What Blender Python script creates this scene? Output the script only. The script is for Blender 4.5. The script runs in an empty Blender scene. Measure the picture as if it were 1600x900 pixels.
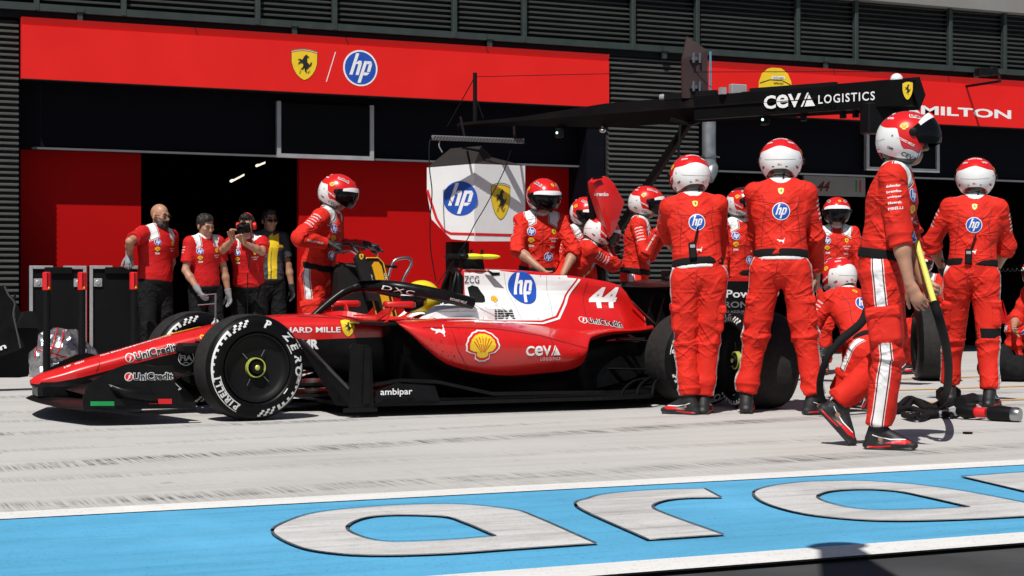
import bpy, bmesh, math, random
import numpy as np
from mathutils import Vector, Matrix
from mathutils.bvhtree import BVHTree
from mathutils.geometry import tessellate_polygon
random.seed(7)
SC = bpy.context.scene
COL = SC.collection
R = math.radians
# ------------------------------------------------------------------ camera, sky, sun, exposure
F, PHI, CAMH, HOR = 2600.0, R(23.8), 0.875, 455.0     # focal length in px of a 1600 px wide frame, heading, eye height, horizon row
SP, CP = math.sin(PHI), math.cos(PHI)
cd = bpy.data.cameras.new('camera'); cam = bpy.data.objects.new('camera', cd); COL.objects.link(cam)
cam.location = (0, 0, CAMH); cam.rotation_euler = (R(90), 0, -PHI)
cd.sensor_width = 36; cd.lens = 36*F/1600; cd.shift_y = (HOR-450)/1600
cd.clip_start = .05; cd.clip_end = 3000
SC.camera = cam
SUN = Vector((.44, .52, -1.0)).normalized()            # the way the light travels
w = bpy.data.worlds.new('World'); SC.world = w; w.use_nodes = True
nt = w.node_tree; nt.nodes.clear()
sky = nt.nodes.new('ShaderNodeTexSky'); sky.sky_type = 'NISHITA'; sky.sun_disc = False
sky.sun_elevation = math.asin(-SUN.z); sky.sun_rotation = math.atan2(-SUN.x, -SUN.y)
bg = nt.nodes.new('ShaderNodeBackground'); bg.inputs['Strength'].default_value = .05
ou = nt.nodes.new('ShaderNodeOutputWorld'); nt.links.new(sky.outputs[0], bg.inputs[0]); nt.links.new(bg.outputs[0], ou.inputs[0])
sl = bpy.data.lights.new('sun', 'SUN'); so = bpy.data.objects.new('sun', sl); COL.objects.link(so)
sl.energy = 5.0; sl.angle = R(.53); sl.color = (1, .965, .91)
so.rotation_euler = SUN.to_track_quat('-Z', 'Y').to_euler(); so.location = (-20, -20, 40)
SC.view_settings.view_transform = 'Standard'; SC.view_settings.look = 'None'
SC.view_settings.exposure = .0; SC.view_settings.gamma = 1; SC.view_settings.use_curve_mapping = False
SC.cycles.max_bounces = 6; SC.cycles.use_denoising = True

# ------------------------------------------------------------------ picture -> place
def ratio(px):
    u = px-800.0
    return (F*SP+u*CP)/(F*CP-u*SP)
def at(px, py, Y):                       # the point seen at a pixel, on the vertical plane Y (parallel to the garages)
    X = ratio(px)*Y; d = X*SP+Y*CP
    return Vector((X, Y, CAMH+(HOR-py)*d/F))
def gnd(px, py):                         # the ground point seen at a pixel
    d = CAMH*F/(py-HOR); x = (px-800)*d/F
    return Vector((d*SP+x*CP, d*CP-x*SP, 0))
def dep(px, py, d):
    x = (px-800)*d/F
    return Vector((d*SP+x*CP, d*CP-x*SP, CAMH+(HOR-py)*d/F))

# ------------------------------------------------------------------ materials
MATS = {}
def nn(nt, t, **k):
    n = nt.nodes.new(t)
    for a, b in k.items(): setattr(n, a, b)
    return n
def mat(name, col, rough=.5, metal=0., coat=0., vary=.08, vscale=6., bump=0., bscale=40., spec=.5, emit=None, alpha=1., trans=0., stretch=None):
    if name in MATS: return MATS[name]
    m = bpy.data.materials.new(name); MATS[name] = m; m.use_nodes = True
    t = m.node_tree; b = t.nodes['Principled BSDF']; L = t.links.new
    b.inputs['Roughness'].default_value = rough; b.inputs['Metallic'].default_value = metal
    b.inputs['Specular IOR Level'].default_value = spec
    b.inputs['Coat Weight'].default_value = coat; b.inputs['Coat Roughness'].default_value = .04
    b.inputs['Alpha'].default_value = alpha; b.inputs['Transmission Weight'].default_value = trans
    if emit: b.inputs['Emission Color'].default_value = (*emit[:3], 1); b.inputs['Emission Strength'].default_value = emit[3]
    tc = nn(t, 'ShaderNodeTexCoord'); co = tc.outputs['Object']
    if stretch:
        mp = nn(t, 'ShaderNodeMapping'); mp.inputs['Scale'].default_value = stretch; L(co, mp.inputs[0]); co = mp.outputs[0]
    no = nn(t, 'ShaderNodeTexNoise'); no.inputs['Scale'].default_value = vscale; no.inputs['Detail'].default_value = 5; L(co, no.inputs['Vector'])
    mr = nn(t, 'ShaderNodeMapRange'); mr.inputs[1].default_value = .25; mr.inputs[2].default_value = .75; mr.inputs[3].default_value = 1-vary; mr.inputs[4].default_value = 1+vary
    L(no.outputs['Fac'], mr.inputs[0])
    mx = nn(t, 'ShaderNodeMix', data_type='RGBA', blend_type='MULTIPLY'); mx.inputs[0].default_value = 1
    mx.inputs[6].default_value = (*col, 1); L(mr.outputs[0], mx.inputs[7]); L(mx.outputs[2], b.inputs['Base Color'])
    mr2 = nn(t, 'ShaderNodeMapRange'); mr2.inputs[1].default_value = .3; mr2.inputs[2].default_value = .7
    mr2.inputs[3].default_value = max(0, rough-.06); mr2.inputs[4].default_value = min(1, rough+.06); L(no.outputs['Fac'], mr2.inputs[0]); L(mr2.outputs[0], b.inputs['Roughness'])
    if bump:
        n2 = nn(t, 'ShaderNodeTexNoise'); n2.inputs['Scale'].default_value = bscale; n2.inputs['Detail'].default_value = 4; L(co, n2.inputs['Vector'])
        bp = nn(t, 'ShaderNodeBump'); bp.inputs['Strength'].default_value = bump; bp.inputs['Distance'].default_value = .01
        L(n2.outputs['Fac'], bp.inputs['Height']); L(bp.outputs[0], b.inputs['Normal'])
    return m
RED = mat('red_paint', (.60, .0095, .008), .33, coat=.6, vary=.05)
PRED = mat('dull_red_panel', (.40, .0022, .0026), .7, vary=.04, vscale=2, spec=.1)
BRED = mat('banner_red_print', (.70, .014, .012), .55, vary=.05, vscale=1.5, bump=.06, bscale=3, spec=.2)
WHITE = mat('white_paint', (.78, .78, .78), .35, coat=.4, vary=.03)
PRINT_W = mat('white_print', (.8, .8, .8), .5, vary=.03)
PRINT_K = mat('black_print', (.012, .012, .013), .5)
PRINT_B = mat('blue_print', (.012, .075, .42), .45)
PRINT_Y = mat('yellow_print', (.80, .55, .02), .45)
PRINT_R = mat('red_print', (.62, .008, .012), .45)
PRINT_G = mat('green_print', (.004, .28, .07), .45)
PRINT_D = mat('maroon_print', (.14, .006, .012), .5)
PRINT_GR = mat('grey_print', (.16, .16, .17), .5)
CARBON = mat('carbon_black', (.0055, .0055, .006), .34, vary=.3, vscale=14, bump=.05, bscale=60, spec=.18)
CARBON_D = mat('matt_carbon', (.004, .004, .0045), .6, vary=.2, spec=.2)
BLACK = mat('black_metal', (.0045, .0045, .005), .5, vary=.15, spec=.18)
BLACKC = mat('black_cloth', (.007, .007, .008), .85, vary=.15, bump=.2, bscale=120, spec=.2)
RUBBER = mat('tyre_rubber', (.0045, .0045, .005), .42, vary=.25, vscale=18, bump=.06, bscale=90, spec=.12)
TREAD = mat('tyre_tread', (.024, .0225, .022), .75, vary=.35, vscale=20, bump=.4, bscale=130, spec=.15)
STEEL = mat('bare_steel', (.42, .42, .43), .32, metal=1., vary=.1)
ALU = mat('dull_aluminium', (.45, .45, .46), .5, metal=.6, vary=.1)
GALV = mat('galvanised_duct', (.33, .35, .37), .42, metal=.75, vary=.22, vscale=9)
YEL = mat('fluo_yellow', (.72, .80, .03), .45)
YELB = mat('amber_yellow_paint', (.80, .42, .01), .4, coat=.3)
SKIN = mat('skin', (.40, .20, .125), .5, vary=.12, vscale=22)
GLOVEG = mat('grey_glove', (.22, .22, .23), .8, bump=.2, bscale=150)
HAIR = mat('dark_hair', (.012, .009, .007), .55, vary=.3, vscale=60, bump=.5, bscale=160)
VISOR = mat('dark_visor', (.004, .004, .005), .12, spec=.25)

# ------------------------------------------------------------------ meshes
def wloc(o):
    v = Vector((0, 0, 0))
    while o is not None: v += o.location; o = o.parent
    return v
def obj(name, V, Fc, mats, parent=None, smooth=False, mi=None, auto=None):
    """one mesh object from world-space vertices; a child's vertices become relative to the thing it belongs to"""
    me = bpy.data.meshes.new(name)
    V = np.asarray(V, dtype=float)
    if parent is not None: V = V-np.array(wloc(parent))
    me.from_pydata(V.tolist(), [], [list(map(int, f)) for f in Fc])
    for m in (mats if isinstance(mats, (list, tuple)) else [mats]): me.materials.append(m)
    if mi is not None and len(me.polygons): me.polygons.foreach_set('material_index', np.asarray(mi, dtype=np.int32)[:len(me.polygons)])
    if smooth: me.polygons.foreach_set('use_smooth', [True]*len(me.polygons))
    if auto:
        me.polygons.foreach_set('use_smooth', [True]*len(me.polygons))
        try: me.set_sharp_from_angle(angle=R(auto))
        except Exception: pass
    me.update()
    o = bpy.data.objects.new(name, me); COL.objects.link(o); o.parent = parent
    return o
def tag(o, label=None, cat=None, group=None, kind=None):
    if label: o['label'] = label
    if cat: o['category'] = cat
    if group: o['group'] = group
    if kind: o['kind'] = kind
    return o
def thing(name, label, cat, loc=(0, 0, 0), group=None):
    o = bpy.data.objects.new(name, None); COL.objects.link(o); o.location = loc; o.empty_display_size = .1
    return tag(o, label, cat, group)
def copy_tree(o, parent=None):
    c = o.copy(); COL.objects.link(c); c.parent = parent
    for ch in [x for x in bpy.data.objects if x.parent == o]: copy_tree(ch, c)
    return c
def bvh_of(*obs):
    V, Fc = [], []
    for o in obs:
        l = wloc(o); n = len(V)
        V += [v.co+l for v in o.data.vertices]; Fc += [[i+n for i in p.vertices] for p in o.data.polygons]
    return BVHTree.FromPolygons(V, Fc)
def frame(z, up=Vector((0, 0, 1))):
    z = Vector(z).normalized(); x = up.cross(z)
    if x.length < 1e-4: x = Vector((1, 0, 0))
    x.normalize(); return x, z.cross(x), z
class MB:
    """collects boxes, tubes, lathes and plates that belong to ONE part"""
    def __init__(s): s.V, s.F, s.M = [], [], []; s.m = 0
    def add(s, V, Fc):
        n = len(s.V); s.V += [tuple(v) for v in V]
        for f in Fc: s.F.append([i+n for i in f]); s.M.append(s.m)
        return s
    def mat(s, m): s.m = m; return s
    def box(s, c, size, ax=None, bev=.0):
        """rounded box; ax = three unit axes"""
        c = Vector(c); ax = ax or (Vector((1, 0, 0)), Vector((0, 1, 0)), Vector((0, 0, 1)))
        hx, hy, hz = [q/2 for q in size]; b = min(bev, hx*.49, hy*.49, hz*.49)
        if b <= 0:
            P = [(-hx,-hy,-hz),(hx,-hy,-hz),(hx,hy,-hz),(-hx,hy,-hz),(-hx,-hy,hz),(hx,-hy,hz),(hx,hy,hz),(-hx,hy,hz)]
            Q = [(0,3,2,1),(4,5,6,7),(0,1,5,4),(1,2,6,5),(2,3,7,6),(3,0,4,7)]
        else:
            P, Q = [], []
            for zz, ins in ((-hz, b), (-hz+b, 0), (hz-b, 0), (hz, b)):
                x, y = hx-ins, hy-ins; e = b if ins == 0 else b*.6
                for (a, d) in ((-x+e,-y),(x-e,-y),(x,-y+e),(x,y-e),(x-e,y),(-x+e,y),(-x,y-e),(-x,-y+e)): P.append((a, d, zz))
            for k in range(3):
                for i in range(8): Q.append((k*8+i, k*8+(i+1) % 8, k*8+8+(i+1) % 8, k*8+8+i))
            Q.append(tuple(range(7, -1, -1))); Q.append(tuple(range(24, 32)))
        return s.add([c+ax[0]*p[0]+ax[1]*p[1]+ax[2]*p[2] for p in P], Q)
    def bar(s, a, b, wd, th, up=Vector((0, 0, 1)), bev=0.):
        a, b = Vector(a), Vector(b); x, y, z = frame(b-a, up)
        return s.box((a+b)/2, (wd, th, (b-a).length), (x, y, z), bev)
    def tube(s, pts, r, n=10, cap=True, flat=1.):
        pts = [Vector(p) for p in pts]; N = len(pts); rr = r if isinstance(r, (list, tuple)) else [r]*N
        px = None; V = []
        for i, p in enumerate(pts):
            t = (pts[min(i+1, N-1)]-pts[max(i-1, 0)]).normalized()
            if px is None: px = frame(t)[0]
            px = (px-t*px.dot(t)).normalized(); py = t.cross(px)
            for k in range(n):
                a = 2*math.pi*k/n; V.append(p+(px*math.cos(a)+py*math.sin(a)*flat)*rr[i])
        Fc = [(i*n+k, i*n+(k+1) % n, (i+1)*n+(k+1) % n, (i+1)*n+k) for i in range(N-1) for k in range(n)]
        if cap: Fc += [tuple(range(n-1, -1, -1)), tuple(range((N-1)*n, N*n))]
        return s.add(V, Fc)
    def cyl(s, a, b, r, r2=None, n=20): return s.tube([a, b], [r, r if r2 is None else r2], n)
    def lathe(s, prof, o, axis, n=48, closed=False):
        """prof = (distance along the axis, radius) pairs"""
        x, y, z = frame(axis); o = Vector(o); V = []
        for h, r in prof:
            for k in range(n):
                a = 2*math.pi*k/n; V.append(o+z*h+(x*math.cos(a)+y*math.sin(a))*r)
        P = len(prof); Fc = []
        for i in range(P if closed else P-1):
            j = (i+1) % P
            for k in range(n): Fc.append((i*n+k, i*n+(k+1) % n, j*n+(k+1) % n, j*n+k))
        return s.add(V, Fc)
    def plate(s, poly, th):
        """a flat outline of 3-D points thickened along its own normal, both ways"""
        P = [Vector(p) for p in poly]; nrm = Vector((0, 0, 0))
        for i in range(len(P)):
            a, b = P[i], P[(i+1) % len(P)]; nrm += a.cross(b)
        nrm.normalize(); n = len(P)
        V = [p+nrm*th/2 for p in P]+[p-nrm*th/2 for p in P]
        T = tessellate_polygon([P]); Fc = []
        for t in T:
            q = (P[t[1]]-P[t[0]]).cross(P[t[2]]-P[t[0]])
            t = t if q.dot(nrm) > 0 else (t[0], t[2], t[1])
            Fc += [tuple(t), (t[0]+n, t[2]+n, t[1]+n)]
        Fc += [(i, i+n, (i+1) % n+n, (i+1) % n) for i in range(n)]
        return s.add(V, Fc)
    def ball(s, c, r, n=14, ax=None):
        c = Vector(c); r = r if isinstance(r, (tuple, list)) else (r, r, r); V = []; ax = ax or (Vector((1, 0, 0)), Vector((0, 1, 0)), Vector((0, 0, 1)))
        for i in range(n+1):
            t = math.pi*i/n
            for k in range(2*n):
                a = math.pi*k/n; V.append(c+ax[0]*(r[0]*math.sin(t)*math.cos(a))+ax[1]*(r[1]*math.sin(t)*math.sin(a))+ax[2]*(r[2]*math.cos(t)))
        return s.add(V, [(i*2*n+k, (i+1)*2*n+k, (i+1)*2*n+(k+1) % (2*n), i*2*n+(k+1) % (2*n)) for i in range(n) for k in range(2*n)])
    def build(s, name, mats, parent=None, smooth=False, auto=None):
        return obj(name, s.V, s.F, mats, parent, smooth, s.M, auto)
def crom(P, m):
    """Catmull-Rom through rows of an array (k, ...), m steps per span"""
    P = np.asarray(P, float); n = len(P); out = []
    for i in range(n-1):
        a, b, c, d = P[max(i-1, 0)], P[i], P[i+1], P[min(i+2, n-1)]
        if i == 0: a = 2*b-c
        if i == n-2: d = 2*c-b
        for k in range(m):
            t = k/m; out.append(.5*((2*b)+(-a+c)*t+(2*a-5*b+4*c-d)*t*t+(-a+3*b-3*c+d)*t**3))
    out.append(P[-1]); return np.array(out)
def curve(pts, m=8): return [Vector(p) for p in crom([tuple(p) for p in pts], m)]
def loft_grid(G):
    n, m = G.shape[:2]
    return G.reshape(-1, 3), [(i*m+j, i*m+j+1, (i+1)*m+j+1, (i+1)*m+j) for i in range(n-1) for j in range(m-1)]
# ------------------------------------------------------------------ flat shapes: writing, badges, decals
_TX = {}
def txt(s, w=None, h=None, bold=0., shear=0., space=1.):
    """writing as (points, faces), centred; w / h in metres"""
    key = (s, bold, shear, space)
    if key not in _TX:
        cu = bpy.data.curves.new('t', 'FONT'); cu.body = s; cu.offset = bold; cu.shear = shear; cu.space_character = space; cu.resolution_u = 3
        ob = bpy.data.objects.new('t', cu); COL.objects.link(ob)
        dg = bpy.context.evaluated_depsgraph_get(); me = bpy.data.meshes.new_from_object(ob.evaluated_get(dg))
        v = np.array([x.co[:2] for x in me.vertices]) if len(me.vertices) else np.zeros((0, 2)); f = [list(p.vertices) for p in me.polygons]
        bpy.data.objects.remove(ob); bpy.data.curves.remove(cu); bpy.data.meshes.remove(me)
        _TX[key] = (v, f)
    v, f = _TX[key]; lo, hi = v.min(0), v.max(0); q = v-(lo+hi)/2; sz = hi-lo
    sx = w/sz[0] if w else h/sz[1]; sy = h/sz[1] if h else sx
    return q*np.array([sx, sy]), f
def pol(*loops):
    """filled outline(s) with holes -> (points, faces)"""
    L3 = [[Vector((p[0], p[1], 0)) for p in l] for l in loops]
    T = tessellate_polygon(L3); V = np.array([p for l in loops for p in [(q[0], q[1]) for q in l]], float); out = []
    for t in T:
        a, b, c = V[t[0]], V[t[1]], V[t[2]]
        out.append(list(t) if (b[0]-a[0])*(c[1]-a[1])-(b[1]-a[1])*(c[0]-a[0]) > 0 else [t[0], t[2], t[1]])
    return V, out
def circ(r, n=40, c=(0, 0), a0=0, a1=360, ry=None): return [(c[0]+r*math.cos(R(a0+(a1-a0)*k/n)), c[1]+(ry or r)*math.sin(R(a0+(a1-a0)*k/n))) for k in range(n if a1-a0 == 360 else n+1)]
def mv(s, dx=0, dy=0, sc=1, rot=0):
    v, f = s; c, q = math.cos(R(rot)), math.sin(R(rot)); v = np.asarray(v)*sc
    return np.stack([v[:, 0]*c-v[:, 1]*q+dx, v[:, 0]*q+v[:, 1]*c+dy], 1), f
def joins(*S):
    V, Fc, n = [], [], 0
    for v, f in S: V.append(v); Fc += [[i+n for i in q] for q in f]; n += len(v)
    return np.concatenate(V), Fc
def strip(pts, wd):
    P = [Vector((p[0], p[1])) for p in pts]; A, B = [], []; n = len(P); ww = wd if isinstance(wd, (list, tuple)) else [wd]*n
    for i in range(n):
        t = (P[min(i+1, n-1)]-P[max(i-1, 0)]).normalized(); q = Vector((-t.y, t.x))*ww[i]/2; A.append(P[i]+q); B.append(P[i]-q)
    return np.array([tuple(p) for p in A+B]), [(i+n, i+1+n, i+1, i) for i in range(n-1)]
def G_hp(r, ring=True, blue=None):
    L = []
    if ring: L.append((PRINT_W, pol(circ(r*1.08))))
    L.append((blue or PRINT_B, pol(circ(r*.98))))
    s = .22
    def st(x0, y0, x1, y1, wd): return (np.array([(x0-wd/2, y0), (x0+wd/2, y0), (x1+wd/2, y1), (x1-wd/2, y1)])*r, [[0, 1, 2, 3]])
    k = lambda y: .29*y
    h = [st(-.48+k(-.42), -.42, -.48+k(.93)+.04, .88, .2), st(-.09+k(-.42), -.42, -.09+k(.22), .22, .2)]
    h.append((np.array([(-.36+k(.28), .28), (-.2+k(.28), .44), (.0+k(.28), .44), (.03+k(.2), .2), (-.16+k(.2), .22), (-.3+k(.1), .24)])*r, [[0, 5, 4, 3, 2, 1]]))
    p = [st(.22+k(-.93)-.04, -.88, .22+k(.44), .44, .2), st(.56+k(-.2), -.2, .56+k(.3), .3, .2),
         (np.array([(.3+k(.26), .26), (.3+k(.44), .44), (.56+k(.38), .44), (.66+k(.28), .28), (.5+k(.24), .26)])*r, [[0, 4, 3, 2, 1]]),
         (np.array([(.3+k(-.42), -.42), (.3+k(-.24), -.24), (.5+k(-.24), -.24), (.66+k(-.26), -.26), (.52+k(-.42), -.42)])*r, [[0, 4, 3, 2, 1]])]
    L.append((PRINT_W, joins(*h, *p)))
    return L
HORSE = [(.05,.80),(.12,.92),(.15,.84),(.24,.74),(.34,.66),(.30,.60),(.20,.62),(.16,.50),(.20,.36),(.14,.22),(.26,.10),(.36,-.08),(.40,.10),(.52,.22),(.50,.04),(.44,-.14),(.34,-.22),
         (.28,-.34),(.16,-.46),(.10,-.60),(.20,-.78),(.08,-.76),(.0,-.60),(.04,-.44),(-.04,-.34),(-.10,-.48),(-.24,-.50),(-.30,-.44),(-.18,-.40),(-.10,-.22),(-.08,-.04),(-.16,.10),(-.30,.08),(-.42,-.02),(-.48,-.12),(-.40,.16),(-.26,.22),
         (-.34,.34),(-.48,.34),(-.42,.44),(-.26,.44),(-.16,.36),(-.10,.50),(-.04,.66)]
HORSE = [(-x, y) for x, y in HORSE][::-1]; HORSE = [(-x*.9, y) for x, y in HORSE][::-1]
def shield(w, h):
    o = [(-w/2, h*.40), (-w/4, h*.455), (0, h*.475), (w/4, h*.455), (w/2, h*.40), (w*.49, h*.05), (w*.42, -h*.15), (w*.3, -h*.32), (w*.15, -h*.44), (0, -h*.5), (-w*.15, -h*.44), (-w*.3, -h*.32), (-w*.42, -h*.15), (-w*.49, h*.05)]
    return o
def G_shield(w, h, simple=False):
    o = shield(w, h)
    L = [(PRINT_K, pol([(x*1.04, y*1.03) for x, y in o])), (PRINT_Y, pol(o))]
    bars = []
    if not simple:
        for i, m in enumerate((PRINT_R, PRINT_W, PRINT_G)):
            y0 = .40+.022*i
            L.append((m, strip([(-w*.5, h*(y0+.0)), (-w*.25, h*(y0+.055)), (0, h*(y0+.075)), (w*.25, h*(y0+.055)), (w*.5, h*(y0))], h*.022)))
        L.append((PRINT_K, joins(mv(txt('S', h=h*.10, shear=.4), -w*.17, -h*.24), mv(txt('F', h=h*.10, shear=.4), w*.17, -h*.24))))
    L.append((PRINT_K, mv(pol([(x*w*.62, y*h*.36) for x, y in HORSE]), 0, h*.03)))
    return L
def G_shell(r, back=True):
    fan = [(-.16, -.86), (-.42, -.72), (-.42, -.46), (-.72, -.40)]+[(1.0*math.cos(R(a))*(1.0 if i % 2 == 0 else .96), 1.0*math.sin(R(a))*.9*(1.0 if i % 2 == 0 else .96)-.05) for i, a in enumerate(range(195, -16, -12))]+[(.72, -.40), (.42, -.46), (.42, -.72), (.16, -.86)]
    fan = fan[::-1]
    L = []
    if back:
        L.append((PRINT_W, pol([(x*r*1.32, y*r*1.30) for x, y in fan]))); L.append((PRINT_R, pol([(x*r*1.2, y*r*1.19) for x, y in fan])))
    else: L.append((PRINT_R, pol([(x*r*1.14, y*r*1.14) for x, y in fan])))
    L.append((PRINT_Y, pol([(x*r, y*r) for x, y in fan])))
    ln = []
    for a in range(30, 151, 20):
        ln.append(strip([(math.cos(R(a))*.16*r, (-.52+.1*math.sin(R(a)))*r), (math.cos(R(a))*.78*r, (math.sin(R(a))*.70-.06)*r)], [.03*r, .075*r]))
    L.append((PRINT_R, joins(*ln)))
    return L
def G_uni(h, back=True):
    """red disc with a white slash, then black lettering, all on a white outline"""
    t = txt('UniCredit', h=h*.92, bold=.022); raw = _TX[('UniCredit', .022, 0., 1.)][0]; k_ = h*.92/np.ptp(raw[:, 1]); w = t[0][:, 0].max()*2
    L = []
    if back:
        txt('UniCredit', h=h, bold=.075); r2 = _TX[('UniCredit', .075, 0., 1.)]; lo, hi = r2[0].min(0), r2[0].max(0)
        L += [(PRINT_W, joins(mv(((r2[0]-(lo+hi)/2)*k_, r2[1]), h*.55), mv(pol(circ(h*.56)), -w/2-h*.06)))]
    L.append((PRINT_R, mv(pol(circ(h*.47)), -w/2-h*.06)))
    L.append((PRINT_W, mv((np.array([(-.22, -.40), (.02, .05), (-.10, .05), (.22, .40), (.30, .34), (.12, .0), (.22, .0), (-.14, -.44)])*h, [list(range(7, -1, -1))]), -w/2-h*.06)))
    L.append((PRINT_K, mv(t, h*.55)))
    return L
CAT = [(-1, .42), (-.80, .55), (-.62, .40), (-.30, .30), (.10, .34), (.40, .20), (.62, .42), (.70, .72), (.82, .92), (1.0, .95), (.86, .80), (.80, .52), (.70, .16), (.74, -.10), (.56, -.34), (.62, -.72), (.50, -.80), (.42, -.40), (.14, -.16), (-.16, -.10), (-.34, -.28), (-.62, -.30), (-.50, -.18), (-.40, .0), (-.58, .14), (-.84, .20)]
def G_cat(s, m=None): return [(m or PRINT_W, pol([(x*s, y*s*.8) for x, y in CAT[::-1]]))]
def G_ceva(h, m=None, sub=True, subm=None):
    m = m or PRINT_W
    c1, e1, v1 = txt('C', h=h, w=h*.98, bold=.03), txt('e', h=h, w=h*.98, bold=.02), txt('V', h=h, w=h*1.05, bold=.03)
    a = joins(mv(c1, -h*1.02), mv(e1, 0), mv(v1, h*.98)); w = h*3.0
    L = [(m, joins(mv(a, -h*.55), mv((np.array([(-.52, -.5), (-.02, .5), (.12, .5), (-.38, -.5)])*h, [[0, 3, 2, 1]]), w/2-h*.05), mv((np.array([(-.22, -.5), (.13, .38), (.62, -.5)])*h, [[0, 2, 1]]), w/2-h*.05)))]
    if sub: L.append((subm or m, mv(txt('LOGISTICS', h=h*.30, bold=.01, space=1.25), h*.9, -h*.85)))
    return L
def T(s, m=None, **k): return [(m or PRINT_W, txt(s, **k))]
def G_lines(words, h, gap=1.5, m=None, bold=.015):
    return [(m or PRINT_W, joins(*[mv(txt(t, h=h, bold=bold), 0, -i*h*gap) for i, t in enumerate(words)]))]
def G_circle(r, m): return [(m, pol(circ(r)))]
def decal(name, layers, C, U, Vd, tgt=None, parent=None, off=.0022, grid=.025, reach=.25, curl=None):
    """lays flat shapes on a surface: every point is dropped along the badge's own normal on to the surface below it"""
    C = Vector(C); U = Vector(U).normalized(); Vd = Vector(Vd); Vd = (Vd-U*Vd.dot(U)).normalized(); N = U.cross(Vd)
    mats, V, Fc, M = [], [], [], []
    for k, (m, (v, f)) in enumerate(layers):
        if m not in mats: mats.append(m)
        v = np.asarray(v, float)
        if tgt is not None and grid and max(np.ptp(v[:, 0]), np.ptp(v[:, 1])) > grid*1.3:
            bm = bmesh.new(); bv = [bm.verts.new((x, y, 0)) for x, y in v]
            for q in f:
                try: bm.faces.new([bv[i] for i in q])
                except Exception: pass
            for ax, lo, hi in ((0, v[:, 0].min(), v[:, 0].max()), (1, v[:, 1].min(), v[:, 1].max())):
                g = math.floor(lo/grid)*grid+grid
                while g < hi:
                    no = (1, 0, 0) if ax == 0 else (0, 1, 0); co = (g, 0, 0) if ax == 0 else (0, g, 0)
                    bmesh.ops.bisect_plane(bm, geom=bm.verts[:]+bm.edges[:]+bm.faces[:], plane_co=co, plane_no=no); g += grid
            bm.verts.index_update(); v = np.array([x.co[:2] for x in bm.verts]); f = [[x.index for x in q.verts] for q in bm.faces]; bm.free()
        n0 = len(V); last = None; bad = set()
        for i, (x, y) in enumerate(v):
            p = C+U*float(x)+Vd*float(y)
            if tgt is None: V.append(tuple(p+N*(off+.0012*k))); continue
            hit = tgt.ray_cast(p+N*reach, -N, reach*2)
            if hit[0] is None: bad.add(i); V.append(tuple(p)); continue
            V.append(tuple(hit[0]+N*(off+.0012*k)))
        for q in f:
            if bad and any(i in bad for i in q): continue
            Fc.append([i+n0 for i in q]); M.append(mats.index(m))
    if not Fc: return None
    return obj(name, V, Fc, mats, parent, False, M)
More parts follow.
